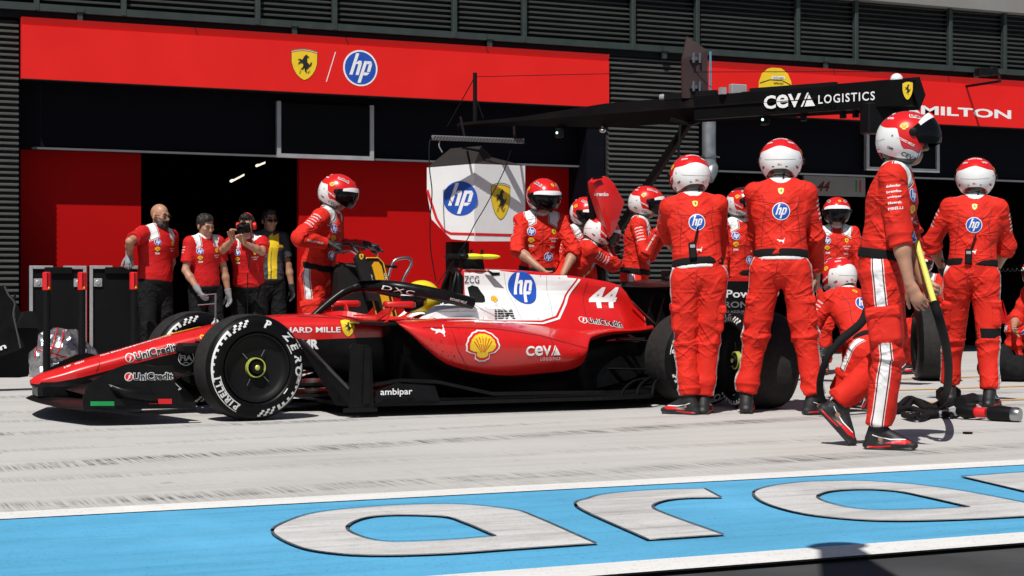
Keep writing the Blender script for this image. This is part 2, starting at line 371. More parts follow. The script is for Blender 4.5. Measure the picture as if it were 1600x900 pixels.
# ------------------------------------------------------------------ ground
def concrete_mat():
    m = bpy.data.materials.new('pit_concrete'); m.use_nodes = True; t = m.node_tree; L = t.links.new; b = t.nodes['Principled BSDF']
    b.inputs['Roughness'].default_value = .85; b.inputs['Specular IOR Level'].default_value = .25
    tc = nn(t, 'ShaderNodeTexCoord')
    def noise(scale, sc=1., det=4, rough=.55):
        mp = nn(t, 'ShaderNodeMapping'); mp.inputs['Scale'].default_value = scale; mp.inputs['Rotation'].default_value = (0, 0, R(.9)); L(tc.outputs['Object'], mp.inputs[0])
        n = nn(t, 'ShaderNodeTexNoise'); n.inputs['Scale'].default_value = sc; n.inputs['Detail'].default_value = det; n.inputs['Roughness'].default_value = rough; L(mp.outputs[0], n.inputs['Vector']); return n.outputs['Fac']
    def rng(i, a, b_, c=0., d=1.):
        q = nn(t, 'ShaderNodeMapRange'); q.inputs[1].default_value = a; q.inputs[2].default_value = b_; q.inputs[3].default_value = c; q.inputs[4].default_value = d; L(i, q.inputs[0]); return q.outputs[0]
    def mul(a, b_, op='MULTIPLY'):
        q = nn(t, 'ShaderNodeMath', operation=op); L(a, q.inputs[0])
        if isinstance(b_, (int, float)): q.inputs[1].default_value = b_
        else: L(b_, q.inputs[1])
        return q.outputs[0]
    def mix(f, a, b_):
        q = nn(t, 'ShaderNodeMix', data_type='RGBA'); L(f, q.inputs[0])
        if isinstance(a, tuple): q.inputs[6].default_value = (*a, 1)
        else: L(a, q.inputs[6])
        q.inputs[7].default_value = (*b_, 1); return q.outputs[2]
    base = mix(rng(noise((.5, .7, 1), 1.3, 6), .3, .7), (.445, .433, .415), (.505, .493, .473))
    base = mix(mul(rng(noise((1, 1, 1), 22, 6, .7), .45, .8), .35), base, (.35, .335, .32))
    base = mix(mul(rng(noise((.35, 3.5, 1), 1.5, 4), .5, .72), .4), base, (.32, .305, .29))
    sx = nn(t, 'ShaderNodeSeparateXYZ'); L(tc.outputs['Object'], sx.inputs[0])
    wob = noise((.7, .7, 1), 1., 2)
    tracks = None
    for y0, sl, wd, st in ((8.95, .205, .17, 1.), (7.18, .085, .16, .9), (10.75, .10, .13, .8), (8.1, .06, .10, .45), (12.6, .12, .2, .7), (9.75, .16, .09, .5), (14.3, .05, .22, .6), (6.95, .02, .12, .35), (11.6, .01, .12, .5)):
        q = mul(sx.outputs[0], sl); q = mul(sx.outputs[1], q, 'SUBTRACT'); q = mul(q, y0-3*sl, 'SUBTRACT'); w9 = nn(t, 'ShaderNodeMath', operation='MULTIPLY_ADD'); L(wob, w9.inputs[0]); w9.inputs[1].default_value = .10; w9.inputs[2].default_value = -.05; q = mul(q, w9.outputs[0], 'ADD')
        q = mul(q, 0., 'ABSOLUTE'); q = rng(q, wd*.45, wd*1.15, st, 0)
        tracks = q if tracks is None else mul(tracks, q, 'MAXIMUM')
    hatch = rng(noise((78, 1.7, 1), 1.0, 3, .62), .44, .58)              # only the brushed ridges take the rubber
    fine = rng(noise((.5, 9, 1), 1.0, 3, .6), .38, .62)
    patch = rng(noise((.8, 1.2, 1), 1.1, 3), .30, .60)
    f = mul(mul(tracks, hatch), mul(mul(fine, .6), .4, 'ADD')); f = mul(f, mul(mul(patch, .75), .25, 'ADD'))
    base = mix(mul(f, 1.15), base, (.05, .047, .046))
    haze_ = mul(mul(rng(noise((.06, 1.6, 1), 1.3, 3), .5, .7), hatch), mul(patch, .16))
    base = mix(haze_, base, (.08, .075, .072))
    spots = mul(rng(noise((1, 1, 1), 7., 2, .5), .70, .76), .45)
    base = mix(spots, base, (.16, .15, .14))
    L(base, b.inputs['Base Color'])
    bp = nn(t, 'ShaderNodeBump'); bp.inputs['Strength'].default_value = .25; bp.inputs['Distance'].default_value = .006
    L(noise((30, 6, 1), 1, 4, .7), bp.inputs['Height']); L(bp.outputs[0], b.inputs['Normal'])
    return m
def paint_mat(name, col, under, wear=.5, scl=3., streak=.0, dirt=.25):
    """road paint: dulled by tyres in patches, worn through in specks"""
    m = bpy.data.materials.new(name); m.use_nodes = True; t = m.node_tree; L = t.links.new; b = t.nodes['Principled BSDF']; b.inputs['Roughness'].default_value = .7; b.inputs['Specular IOR Level'].default_value = .3
    tc = nn(t, 'ShaderNodeTexCoord')
    def noise(scale, sc, det=5, rough=.6):
        mp = nn(t, 'ShaderNodeMapping'); mp.inputs['Scale'].default_value = scale; L(tc.outputs['Object'], mp.inputs[0])
        n = nn(t, 'ShaderNodeTexNoise'); n.inputs['Scale'].default_value = sc; n.inputs['Detail'].default_value = det; n.inputs['Roughness'].default_value = rough; L(mp.outputs[0], n.inputs['Vector']); return n.outputs['Fac']
    def rng(i, a, b_, c=0., d=1.):
        q = nn(t, 'ShaderNodeMapRange'); q.inputs[1].default_value = a; q.inputs[2].default_value = b_; q.inputs[3].default_value = c; q.inputs[4].default_value = d; L(i, q.inputs[0]); return q.outputs[0]
    def mix(f, a, b_):
        q = nn(t, 'ShaderNodeMix', data_type='RGBA'); L(f, q.inputs[0])
        if isinstance(a, tuple): q.inputs[6].default_value = (*a, 1)
        else: L(a, q.inputs[6])
        q.inputs[7].default_value = (*b_, 1); return q.outputs[2]
    c2 = tuple(x*(1-dirt) for x in col)
    base = mix(rng(noise((.35, 1.3, 1), scl), .35, .7), col, c2)
    base = mix(rng(noise((1.2, 2.5, 1), scl*2.3, 6), .55, .8, 0, dirt*1.6), base, tuple(x*.45 for x in col))
    base = mix(rng(noise((1, 1, 1), 70, 3), .66-.12*wear, .74-.10*wear, 0, .8), base, under)
    if streak: base = mix(rng(noise((.25, 4, 1), 2.2, 6, .7), .50, .74, 0, streak), base, tuple(x*.28 for x in col))
    if streak: base = mix(rng(noise((.9, .5, 1), 1.1, 5, .65), .52, .70, 0, .28), base, tuple(min(1, x*1.25+.05) for x in col))
    if streak: base = mix(rng(noise((9, 1.2, 1), 1.3, 5, .7), .58, .72, 0, streak*.5), base, tuple(x*.5 for x in col))
    L(base, b.inputs['Base Color'])
    bp = nn(t, 'ShaderNodeBump'); bp.inputs['Strength'].default_value = .3; bp.inputs['Distance'].default_value = .004
    L(noise((1, 1, 1), 90, 3), bp.inputs['Height']); L(bp.outputs[0], b.inputs['Normal'])
    return m
CONC = concrete_mat()
BLUE = paint_mat('blue_road_paint', (.095, .39, .63), (.05, .17, .28), .45, 2.2, .34, .17)
LWHITE = paint_mat('white_road_paint', (.74, .73, .71), (.40, .39, .38), .55, 3, .15, .12)
LETW = paint_mat('worn_white_letters', (.60, .59, .575), (.33, .37, .40), .62, 3.2, .75, .32)
LETK = paint_mat('letter_outline_paint', (.07, .08, .085), (.14, .28, .40), .9, 5)
ORANGE = paint_mat('orange_road_paint', (.72, .36, .05), (.45, .42, .38), .6, 4, .2)
ASPH = mat('asphalt', (.045, .045, .047), .9, vary=.35, vscale=3, bump=.6, bscale=220)
def sheet(name, x0, x1, y0, y1, z, m):
    o = obj(name, [(x0, y0, z), (x1, y0, z), (x1, y1, z), (x0, y1, z)], [(0, 1, 2, 3)], m); return tag(o, kind='structure')
sheet('ground', -400, 400, -400, 400, -.012, ASPH)
sheet('pit_lane_concrete', -60, 90, 4.55, 27, 0., CONC)
sheet('blue_band', -60, 90, 4.70, 6.62, .004, BLUE)
sheet('white_line', -60, 90, 6.58, 6.78, .008, LWHITE)
sheet('white_line', -60, 90, 4.54, 4.74, .008, LWHITE)
def smooth_loop(P, corners=()):
    n = len(P); out = []
    for i in range(n):
        a, b, c, d = P[i-1], P[i], P[(i+1) % n], P[(i+2) % n]
        if i in corners: a = (2*b[0]-c[0], 2*b[1]-c[1])
        if (i+1) % n in corners: d = (2*c[0]-b[0], 2*c[1]-b[1])
        for k in range(6):
            t = k/6
            out.append(tuple(.5*((2*b[j])+(-a[j]+c[j])*t+(2*a[j]-5*b[j]+4*c[j]-d[j])*t*t+(-a[j]+3*b[j]-3*c[j]+d[j])*t**3) for j in (0, 1)))
    return out
def G2(P): return [tuple(gnd(x, y)[:2]) for x, y in P]
LET = [([(425,835),(455,816),(500,804),(575,796),(650,792),(725,792),(800,800),(835,811),(932,854),(800,863),(700,870),(600,873),(525,870),(465,859)], (8,), [(542,829),(565,815),(610,809),(690,811),(725,821),(774,842),(700,848),(610,851),(565,843)], (5,)),
       ([(902,796),(920,782),(955,774.5),(1025,769),(1101,767),(1127,781),(1075,782),(1040,786),(1020,795),(1040,807),(1131,840),(1013,848)], (4, 5, 10, 11), None, ()),
       ([(1177,774),(1200,764),(1250,757),(1300,755),(1350,755),(1425,760),(1500,770),(1560,781),(1680,805),(1600,811),(1500,816),(1400,818),(1325,815),(1250,806),(1195,790)], (8,), [(1277,780),(1300,771),(1350,768),(1400,771),(1445,780),(1515,796),(1425,800),(1350,800),(1300,791)], (5,)),
       ([(1502,748),(1600,741),(1720,736),(1860,741),(1960,757),(1790,767),(1700,772),(1620,776)], (0, 4, 7), None, ())]
lv, lf, kv, kf = [], [], [], []
for o_, oc, i_, ic in LET:
    lo = [smooth_loop(G2(o_), oc)]
    if i_: lo.append(smooth_loop(G2(i_), ic))
    v, f = pol(*lo); n = len(lv); lv += [(a, b, .010) for a, b in v]; lf += [[q+n for q in x] for x in f]
    for l in lo:
        v, f = strip(l+[l[0], l[1]], .012); n = len(kv); kv += [(a, b, .013) for a, b in v]; kf += [[q+n for q in x] for x in f]
tag(obj('lane_lettering', lv, lf, LETW), kind='structure'); tag(obj('lane_lettering_outline', kv, kf, LETK), kind='structure')
for (a, b) in (((1425, 592), (1620, 586)), ((1425, 609.5), (1620, 603)), ((1420, 631), (1620, 624))):
    A, B = gnd(*a), gnd(*b); d = (B-A).normalized(); A -= d*.15; B += d*6; q = Vector((-d.y, d.x, 0))*.05
    tag(obj('orange_line', [A-q+Vector((0,0,.004)), B-q+Vector((0,0,.004)), B+q+Vector((0,0,.004)), A+q+Vector((0,0,.004))], [(0, 1, 2, 3)], ORANGE), kind='structure')

# ------------------------------------------------------------------ pit building
Y0 = 17.9
SLAT = mat('grey_louvre_metal', (.052, .053, .051), .6, vary=.12, vscale=3)
SLATD = mat('dark_louvre_back', (.012, .013, .013), .8)
GREENF = mat('dark_green_steel', (.026, .038, .035), .5, vary=.15)
DARK = mat('dark_interior', (.004, .004, .005), .8, vary=.1, spec=.05)
HEADK = mat('navy_black_header', (.0035, .0038, .007), .6, vary=.1, spec=.08)
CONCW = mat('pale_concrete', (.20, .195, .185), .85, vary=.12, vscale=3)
GREYP = mat('grey_board', (.30, .30, .31), .6)
bld = thing('pit_building', 'long dark pit garage building with grey louvred pillars behind the whole crew', 'building', (6, Y0, 0))
SLAT2 = mat('green_grey_louvre_metal', (.028, .031, .029), .6, vary=.12, vscale=3)
def louvre(name, x0, x1, z0, z1, pitch=.0612, y=Y0, par=bld, sm=SLAT):
    b = MB().mat(0); n = int((z1-z0)/pitch)
    for i in range(n):
        z = z0+(i+.5)*pitch
        V = [(x, y+dy, z+dz) for x in (x0, x1) for dy, dz in ((.0, -.012), (.0, .004), (.045, .030), (.050, .024))]
        b.add(V, [(0, 1, 5, 4), (1, 2, 6, 5), (2, 3, 7, 6), (3, 0, 4, 7), (0, 3, 2, 1), (4, 5, 6, 7)])
    b.mat(1); b.box(((x0+x1)/2, y+.10, (z0+z1)/2), (x1-x0, .04, z1-z0))
    return b.build(name, [sm, SLATD], par)
louvre('louvred_pillar', .55, 2.29, .30, 3.70); louvre('louvred_pillar', 9.17, 10.42, .30, 3.76)
for x, q in ((1.4, 1.78), (9.8, 1.3)): b = MB(); b.box((x, Y0+.06, .15), (q, .2, .30)); b.build('plinth', BLACK, bld)
px_posts = [-120, 57, 193, 402, 522, 709, 818, 988, 1088, 1245, 1336, 1483, 1568, 1690]
xs = [ratio(p)*(Y0-.02) for p in px_posts]
for i in range(len(xs)-1): louvre('louvre_panel', xs[i]+.03, xs[i+1]-.03, 3.90, 5.1, sm=SLAT2)
for i, x in enumerate(xs):
    b = MB(); b.box((x, Y0-.03, 4.45), (.055, .07, 1.3), bev=.006); b.build('louvre_post', GREENF, bld)
b = MB(); b.box((7, Y0-.028, 3.835), (24, .06, .075)); b.build('louvre_rail', GREENF, bld)
b = MB(); b.box((7, Y0+.08, 3.757), (24, .16, .075)); b.build('rail_gutter', BLACK, bld)
for p in (125, 460, 765, 1038, 1290, 1525):
    x = ratio(p)*(Y0-.06); b = MB(); b.box((x, Y0-.075, 3.83), (.07, .05, .05)); b.box((x, Y0-.06, 3.76), (.05, .04, .09)); b.build('rail_bracket', GREENF, bld)
b = MB(); b.box((11, 18.75, 5.05), (44, 2.0, .85)); b.build('roof_beam', CONCW, bld)
# garage openings: soffit, header, jambs, inside
def bay(x0, x1, z1=3.12, zh=2.38, back=25.5):
    b = MB(); b.box(((x0+x1)/2, 18.25, (zh+3.6)/2), (x1-x0, .06, 3.6-zh)); b.build('header', HEADK, bld)
    b = MB(); b.box(((x0+x1)/2, 18.19, zh+.012), (x1-x0-.3, .05, .022)); b.build('header_rail', mat('rail_grey', (.10, .10, .11), .5), bld)
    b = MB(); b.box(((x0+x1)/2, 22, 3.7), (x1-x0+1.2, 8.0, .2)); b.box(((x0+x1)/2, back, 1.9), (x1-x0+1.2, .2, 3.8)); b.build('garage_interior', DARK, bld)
bay(2.31, 9.15); bay(10.44, 17.6)
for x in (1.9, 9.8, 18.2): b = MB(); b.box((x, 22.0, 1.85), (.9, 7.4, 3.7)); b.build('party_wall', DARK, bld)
b = MB(); b.box((9.02, 18.20, 1.55), (.24, .5, 3.1)); b.build('door_jamb', HEADK, bld)
b = MB(); b.box((14, 18.5, 5.0), (60, .2, 3.0)); b.build('back_panel', SLATD, bld)
# red garage walls
def redwall(x0, x1, label):
    b = MB(); b.box(((x0+x1)/2, 18.50, 1.35), (x1-x0, .08, 2.7))
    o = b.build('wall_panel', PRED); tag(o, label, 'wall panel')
    n = max(1, int((x1-x0)/1.2)); sm = MB()
    for i in range(1, n): sm.box((x0+(x1-x0)*i/n, 18.459, 1.35), (.006, .004, 2.6))
    if n > 1: sm.build('panel_seam', PRINT_D, o)
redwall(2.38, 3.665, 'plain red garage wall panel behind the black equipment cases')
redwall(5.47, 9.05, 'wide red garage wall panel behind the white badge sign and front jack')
# fascia boards
def fascia(x0, x1, label):
    t = thing('fascia_sign', label, 'sign', ((x0+x1)/2, Y0-.06, 3.1))
    b = MB(); b.box(((x0+x1)/2, Y0-.02, 3.36), (x1-x0, .10, .56)); b.build('sign_board', BRED, t)
    b = MB(); V = [(x, y, z) for x in (x0, x1) for y, z in ((Y0-.055, 3.643), (Y0-.085, 3.72), (Y0+.04, 3.72), (Y0+.04, 3.643))]
    b.add(V, [(0, 1, 5, 4), (1, 2, 6, 5), (2, 3, 7, 6), (3, 0, 4, 7), (0, 3, 2, 1), (4, 5, 6, 7)]); b.build('sign_cap', BRED, t)
    for k in range(1, 4):
        xx = x0+(x1-x0)*k/4+.13; b = MB(); b.plate([(xx, Y0-.0565, 3.645), (xx+.012, Y0-.0565, 3.645), (xx-.028, Y0-.0865, 3.719), (xx-.04, Y0-.0865, 3.719)], .004); b.build('cap_joint', PRINT_D, t)
    b = MB(); b.box(((x0+x1)/2, Y0-.02, 3.075), (x1-x0, .11, .012)); b.build('sign_edge', BLACK, t)
    return t
f1 = fascia(2.31, 9.14, 'red fascia sign with yellow horse shield and blue round badge over the garage door')
def onf(px, py): return at(px, py, Y0-.07)
UX, UZ = Vector((1, 0, 0)), Vector((0, 0, 1))
c = onf(475.5, 101.5); a = onf(456, 101); e = onf(496, 101)
decal('horse_shield', G_shield((e-a).length, .335), c, UX, UZ, None, f1)
decal('divider_stroke', [(PRINT_W, (np.array([(-.055, -.17), (-.045, -.17), (.062, .17), (.052, .17)]), [[0, 1, 2, 3]]))], onf(516.5, 104.5), UX, UZ, None, f1)
c = onf(563, 106.5); e = onf(589, 107); decal('round_badge', G_hp((e-c).length*.95), c, UX, UZ, None, f1)
f2 = fascia(10.44, 17.7, 'red fascia sign with white driver surname and printed yellow helmet')
a, e = onf(1386, 173), onf(1577, 175)
decal('driver_name', T('HAMILTON', w=(e-a).x*1.03, h=.118, bold=.03), (a+e)/2-UX*.0, UX, UZ, None, f2)
# printed helmet on the second board
c = onf(1211, 129); r = .20
hl = [(PRINT_Y, pol([(x*r*1.22, y*r) for x, y in [(-1, -.55), (-.98, 0), (-.80, .52), (-.45, .85), (0, .98), (.42, .90), (.78, .6), (.98, .1), (1., -.4), (.7, -.8), (-.2, -.9), (-.75, -.85)]][:] [::-1])),
      (PRINT_K, strip([(-r*1.15, -.02), (-r*.4, .03), (r*.5, .03), (r*1.15, -.02)], .012)),
      (PRINT_W, pol([(-.05, .04), (.14, .05), (.14, .085), (-.05, .08)])),
      (PRINT_K, mv(txt('UniCredit', w=.16, bold=.01), .045, .062)), (PRINT_K, mv(txt('defender', w=.15, bold=.01), .05, -.005))]
decal('printed_helmet', hl, c, UX, UZ, None, f2)
# screens hung in the garage mouths
def screen(px0, px1, py0, py1, label):
    A, B = at(px0, py1, 18.16), at(px1, py1, 18.16); top = at(px0, py0, 18.16).z
    t = thing('hanging_screen', label, 'screen', (A+B)/2)
    b = MB(); w_ = .045
    b.box(((A.x+B.x)/2, 18.16, A.z+w_/2), (B.x-A.x, .06, w_)); b.box((A.x+w_/2, 18.16, (A.z+top)/2+w_/2), (w_, .06, top-A.z-w_)); b.box((B.x-w_/2, 18.16, (A.z+top)/2+w_/2), (w_, .06, top-A.z-w_)); b.build('screen_frame', ALU, t)
    b = MB(); b.box(((A.x+B.x)/2, 18.17, (A.z+top)/2), (B.x-A.x-2*w_-.004, .02, top-A.z-.03)); b.build('screen_glass', mat('screen_black', (.003, .003, .004), .4, spec=.1), t)
screen(432, 583, 158, 246, 'black screen in a pale frame hanging under the horse shield sign')
screen(1352, 1466, 210, 266, 'black screen in a grey frame behind the walking crewman helmet')
# dim board inside the second garage
t = thing('race_number_board', 'dim grey board with dark red race number 44 inside the second garage', 'sign', at(1305, 310, 20.5))
A, B = at(1256, 305, 20.5), at(1352, 277, 20.5)
b = MB(); b.box(((A.x+B.x)/2, 20.52, (A.z+B.z)/2), (B.x-A.x, .04, B.z-A.z)); b.build('board', GREYP, t)
decal('race_number', T('44', h=.15, shear=.35, bold=.03, m=PRINT_D), at(1287, 291, 20.5), UX, UZ, None, t)
decal('flag_stripes', [(PRINT_G, (np.array([(-.05, -.09), (-.025, -.09), (-.025, .09), (-.05, .09)]), [[0, 1, 2, 3]])), (PRINT_R, (np.array([(.02, -.09), (.045, -.09), (.045, .09), (.02, .09)]), [[0, 1, 2, 3]]))], at(1341, 291, 20.5), UX, UZ, None, t)
LAMP = mat('lit_tube', (.9, .9, .85), .5, emit=(1, .93, .75, 1.1))
for i, (a, e) in enumerate((((361, 283), (380, 273)), ((401, 259), (413, 254)))):
    A = at(*a, 20.5+i*1.5); B = at(*e, 21.3+i*1.5)
    t = thing('ceiling_light', ['lit tube light in the dark garage above the photographer', 'small lit tube light deeper in the garage near the frame corner'][i], 'light', A)
    b = MB(); b.cyl(A, B, .018); b.build('lit_tube', LAMP, t); b = MB(); b.bar(A+UZ*.04, B+UZ*.04, .07, .03); b.build('housing', BLACK, t)
# ventilation duct beside the louvred pillar
A = at(1108, 175, 17.7); B = at(1108, 262, 17.7)
t = thing('ventilation_duct', 'galvanised round duct with an elbow hanging beside the louvred pillar', 'duct', A)
b = MB(); b.tube(curve([A+UZ*.12, A, B+UZ*.10, B-UZ*.02+Vector((.02, -.02, 0)), B+Vector((-.06, -.05, -.14))], 6), .085, 20); b.build('duct_tube', GALV, t, auto=40)
b = MB(); p = at(1108, 245, 17.7); b.lathe([(-.012, .087), (-.012, .1), (.012, .1), (.012, .087)], p, UZ, 20); b.box(p+UX*.11, (.06, .03, .02)); b.build('duct_clamp', STEEL, t)
# ------------------------------------------------------------------ the racing car
YC, XF, XR, YN = 11.9, 2.93, 6.44, 10.92        # centreline, axles, near tyre faces
car = thing('racing_car', 'red white and black open wheel racing car number 44 stopped in its pit box', 'racing car', (4.6, YC, 0))
def cobj(*a, **k): return obj(*a, parent=car, **k)
def body_loft(name, stations, mats, rowmat, side=1, sub=6, subp=5, closed=False, parent=car, cap=(False, False)):
    """stations: (X, [(dy, z) ...]); rowmat gives each profile span its material; side +1 keeps dy, 0 mirrors both sides into one skin"""
    xs = np.array([s[0] for s in stations]); P = np.array([[(s[0], p[0], p[1]) for p in s[1]] for s in stations])
    A = np.array([crom(P[:, j], sub) for j in range(P.shape[1])]).transpose(1, 0, 2)
    Bm = np.array([crom(A[i], subp) for i in range(len(A))])
    V, Fc, M = [], [], []
    for sd in ((-1, 1) if side == 0 else (side,)):
        G = Bm.copy(); G[:, :, 1] = YC+sd*G[:, :, 1]; n, m = G.shape[:2]; o = len(V)
        V += G.reshape(-1, 3).tolist()
        for i in range(n-1):
            for j in range(m-1):
                q = [i*m+j, i*m+j+1, (i+1)*m+j+1, (i+1)*m+j]
                if sd < 0: q = q[::-1]
                Fc.append([o+x for x in q]); M.append(rowmat[j//subp])
        for e, ii in ((0, 0), (1, n-1)):
            if cap[e]: q = [o+ii*m+j for j in range(m)]; Fc.append(q if (e == 1) == (sd > 0) else q[::-1]); M.append(rowmat[-1])
    o_ = obj(name, V, Fc, mats, parent, True, M)
    return o_
# nose and survival cell: red above, bare carbon below
def tub(X, zt, zb, w, zr, wt=None):
    wt = wt or w*.72
    return (X, [(0, zt), (wt*.6, zt-.006), (wt, zt-.022), (w, zt-.022-(zt-zr)*.28), (w*1.02, zr), (w*.98, (zr+zb)/2), (w*.8, zb+.012), (0, zb)])
st = [tub(1.600, .262, .226, .022, .236), tub(1.66, .300, .175, .085, .235), tub(1.80, .345, .160, .125, .255), tub(1.95, .395, .165, .15, .285), tub(2.25, .478, .20, .175, .360), tub(2.60, .575, .26, .20, .445),
      tub(2.95, .650, .30, .225, .500), tub(3.25, .694, .32, .245, .515), tub(3.50, .708, .30, .265, .522), tub(3.75, .706, .26, .29, .530), tub(3.95, .685, .22, .31, .536), tub(4.15, .660, .20, .32, .540), tub(4.5, .655, .18, .32, .54), tub(4.95, .64, .18, .30, .54)]
chassis = body_loft('nose_and_tub', st, [RED, CARBON], [0, 0, 0, 0, 1, 1, 1], side=0, cap=(True, True))
# engine cover with its thin fin
def ec(X, zs, w1, w2, w3, zl, wl): return (X, [(0, zs), (w1, zs-.012), (w1+.012, zs-.05), (w2, zs-.16), (w3, .5*(zs-.16)+.5*(zl+.03)), (wl, zl), (wl+.05, zl-.12)])
st = [ec(4.79, 1.055, .10, .115, .15, .70, .22), ec(4.95, 1.052, .085, .115, .17, .68, .26), ec(5.2, 1.045, .045, .09, .18, .65, .29), ec(5.45, 1.030, .022, .06, .175, .62, .31), ec(5.7, 1.005, .014, .038, .145, .605, .28), ec(5.95, .972, .010, .026, .115, .605, .235), ec(6.15, .935, .008, .018, .085, .60, .19), ec(6.24, .88, .008, .014, .065, .59, .15), ec(6.33, .76, .008, .012, .04, .58, .10), ec(6.42, .67, .008, .01, .02, .56, .06)]
cover = body_loft('engine_cover', st, [RED, CARBON], [0]*6, side=0, cap=(True, True))
# sidepods: red shoulder, black undercut
st = [(4.05, [(.29, .665), (.45, .668), (.62, .662), (.69, .652), (.70, .640), (.58, .635), (.34, .62)]),
      (4.14, [(.29, .668), (.45, .672), (.63, .664), (.735, .630), (.745, .560), (.56, .50), (.37, .14)]),
      (4.24, [(.29, .668), (.45, .673), (.63, .662), (.775, .595), (.765, .465), (.54, .38), (.40, .13)]),
      (4.40, [(.29, .668), (.45, .674), (.62, .662), (.80, .565), (.77, .352), (.56, .28), (.45, .12)]),
      (4.65, [(.28, .662), (.45, .672), (.60, .658), (.805, .54), (.75, .285), (.60, .23), (.52, .12)]),
      (4.90, [(.27, .650), (.42, .655), (.57, .640), (.795, .515), (.73, .258), (.60, .21), (.55, .12)]),
      (5.20, [(.22, .630), (.36, .625), (.50, .605), (.755, .480), (.70, .268), (.58, .22), (.56, .12)]),
      (5.42, [(.19, .615), (.30, .605), (.42, .580), (.70, .450), (.665, .285), (.54, .23), (.54, .12)]),
      (5.57, [(.16, .590), (.25, .588), (.36, .575), (.64, .450), (.61, .335), (.50, .27), (.50, .12)]),
      (5.635, [(.15, .585), (.24, .585), (.33, .578), (.56, .500), (.54, .445), (.44, .34), (.48, .12)]),
      (5.72, [(.14, .578), (.22, .580), (.30, .577), (.465, .540), (.45, .497), (.37, .40), (.42, .12)]),
      (5.95, [(.10, .575), (.17, .580), (.24, .585), (.335, .568), (.33, .535), (.26, .44), (.30, .14)]),
      (6.25, [(.06, .575), (.11, .580), (.16, .580), (.235, .572), (.232, .548), (.16, .46), (.2, .2)]),
      (6.45, [(.03, .600), (.05, .600), (.07, .60), (.10, .590), (.10, .555), (.06, .5), (.08, .3)])]
pods = [body_loft('sidepod', st, [RED, CARBON], [0, 0, 0, 0, 1, 1], side=s) for s in (-1, 1)]
# sidepod inlet lip and its little mirror wing
for s in (-1, 1):
    b = MB(); b.plate([(3.82, YC+s*.30, .655), (3.76, YC+s*.70, .650), (3.98, YC+s*.72, .642), (4.10, YC+s*.70, .643), (4.10, YC+s*.30, .655)], .014); b.build('inlet_lip', CARBON, car)
    b = MB(); b.box((4.17, YC+s*.45, .52), (.06, .22, .20)); b.build('inlet_duct', CARBON_D, car)
# cockpit rim, headrest and screen
for s in (-1, 1):
    V = []
    for X, z, w0, w1 in ((4.30, .655, .24, .30), (4.38, .672, .235, .315), (4.46, .735, .22, .315), (4.52, .768, .21, .31), (4.66, .782, .19, .30), (4.80, .785, .15, .29), (5.0, .77, .12, .27), (5.2, .70, .1, .25)):
        for dy, zz in ((w0, .60), (w0, z-.02), (w0+.02, z), (w1-.05, z-.006), (w1, z-.035), (w1+.01, .60)): V.append((X, YC+s*dy, zz))
    n = 6; G = crom(np.array(V).reshape(8, n, 3), 4); Vv, Ff = loft_grid(G); m = G.shape[1]
    Ff += [tuple(range(m)), tuple(range(len(Vv)-m, len(Vv)))]
    obj('headrest', Vv, Ff, WHITE, car, auto=40)
b = MB(); b.box((4.36, YC, .60), (.95, .50, .12), bev=.03); b.build('cockpit_opening', CARBON_D, car)
V = []
for X, hw, z0, z1 in ((3.72, .02, .70, .715), (3.80, .20, .695, .73), (3.95, .29, .675, .705), (4.15, .31, .655, .69), (4.32, .31, .655, .68)): V += [(X, YC-hw, z0), (X+.01, YC-hw+.02, z1)]
G = crom(np.array(V).reshape(5, 2, 3), 5); Vv, Ff = loft_grid(G); b = MB(); b.add(Vv, Ff)
for x, y, z in Vv.reshape(-1, 3)[:0]: pass
b.add([(x, 2*YC-y, z) for x, y, z in Vv], Ff); b.build('cockpit_rim', RED, car)
# roll hoop and air intake
b = MB(); b.tube(curve([(4.74, YC-.13, .74), (4.75, YC-.125, .90), (4.755, YC-.10, 1.0), (4.76, YC-.05, 1.035), (4.76, YC+.05, 1.035), (4.755, YC+.10, 1.0), (4.75, YC+.125, .90), (4.74, YC+.13, .74)], 6), .016, 10); b.build('roll_hoop', CARBON, car, auto=50)
b = MB(); b.plate([(4.785, YC-.12, .80), (4.785, YC-.12, .99), (4.785, YC-.05, 1.03), (4.785, YC+.05, 1.03), (4.785, YC+.12, .99), (4.785, YC+.12, .80)], .01); b.build('air_intake', CARBON_D, car)
b = MB(); b.tube(curve([(4.69, YC-.11, .78), (4.71, YC-.11, .90), (4.75, YC-.08, 1.02)], 6), .016, 8); b.build('intake_strut', CARBON, car, auto=50); b = MB(); b.tube(curve([(4.69, YC+.11, .78), (4.71, YC+.11, .90), (4.75, YC+.08, 1.02)], 6), .016, 8); b.build('intake_strut', CARBON, car, auto=50)
# halo
b = MB()
arm = lambda s: curve([(4.03, YC, .905), (4.08, YC+s*.10, .915), (4.20, YC+s*.24, .905), (4.40, YC+s*.325, .870), (4.60, YC+s*.345, .825), (4.78, YC+s*.32, .785)], 7)
for s in (-1, 1):
    pts = arm(s); b.tube(pts, [.040]*4+[.046]*(len(pts)-4), 12, flat=1.)
b.build('halo_hoop', CARBON, car, auto=60)
b = MB(); b.tube(curve([(3.64, YC, .69), (3.74, YC, .775), (3.86, YC, .862), (3.97, YC, .905), (4.06, YC, .912)], 6), [.028]*6+[.030]*6+[.034]*6+[.040]*7, 12); b.build('halo_pillar', CARBON, car, auto=60)
b = MB(); b.plate([(3.98, YC-.10, .953), (4.10, YC-.20, .955), (4.10, YC+.20, .955), (3.98, YC+.10, .953)], .006); b.build('halo_fairing', CARBON, car)
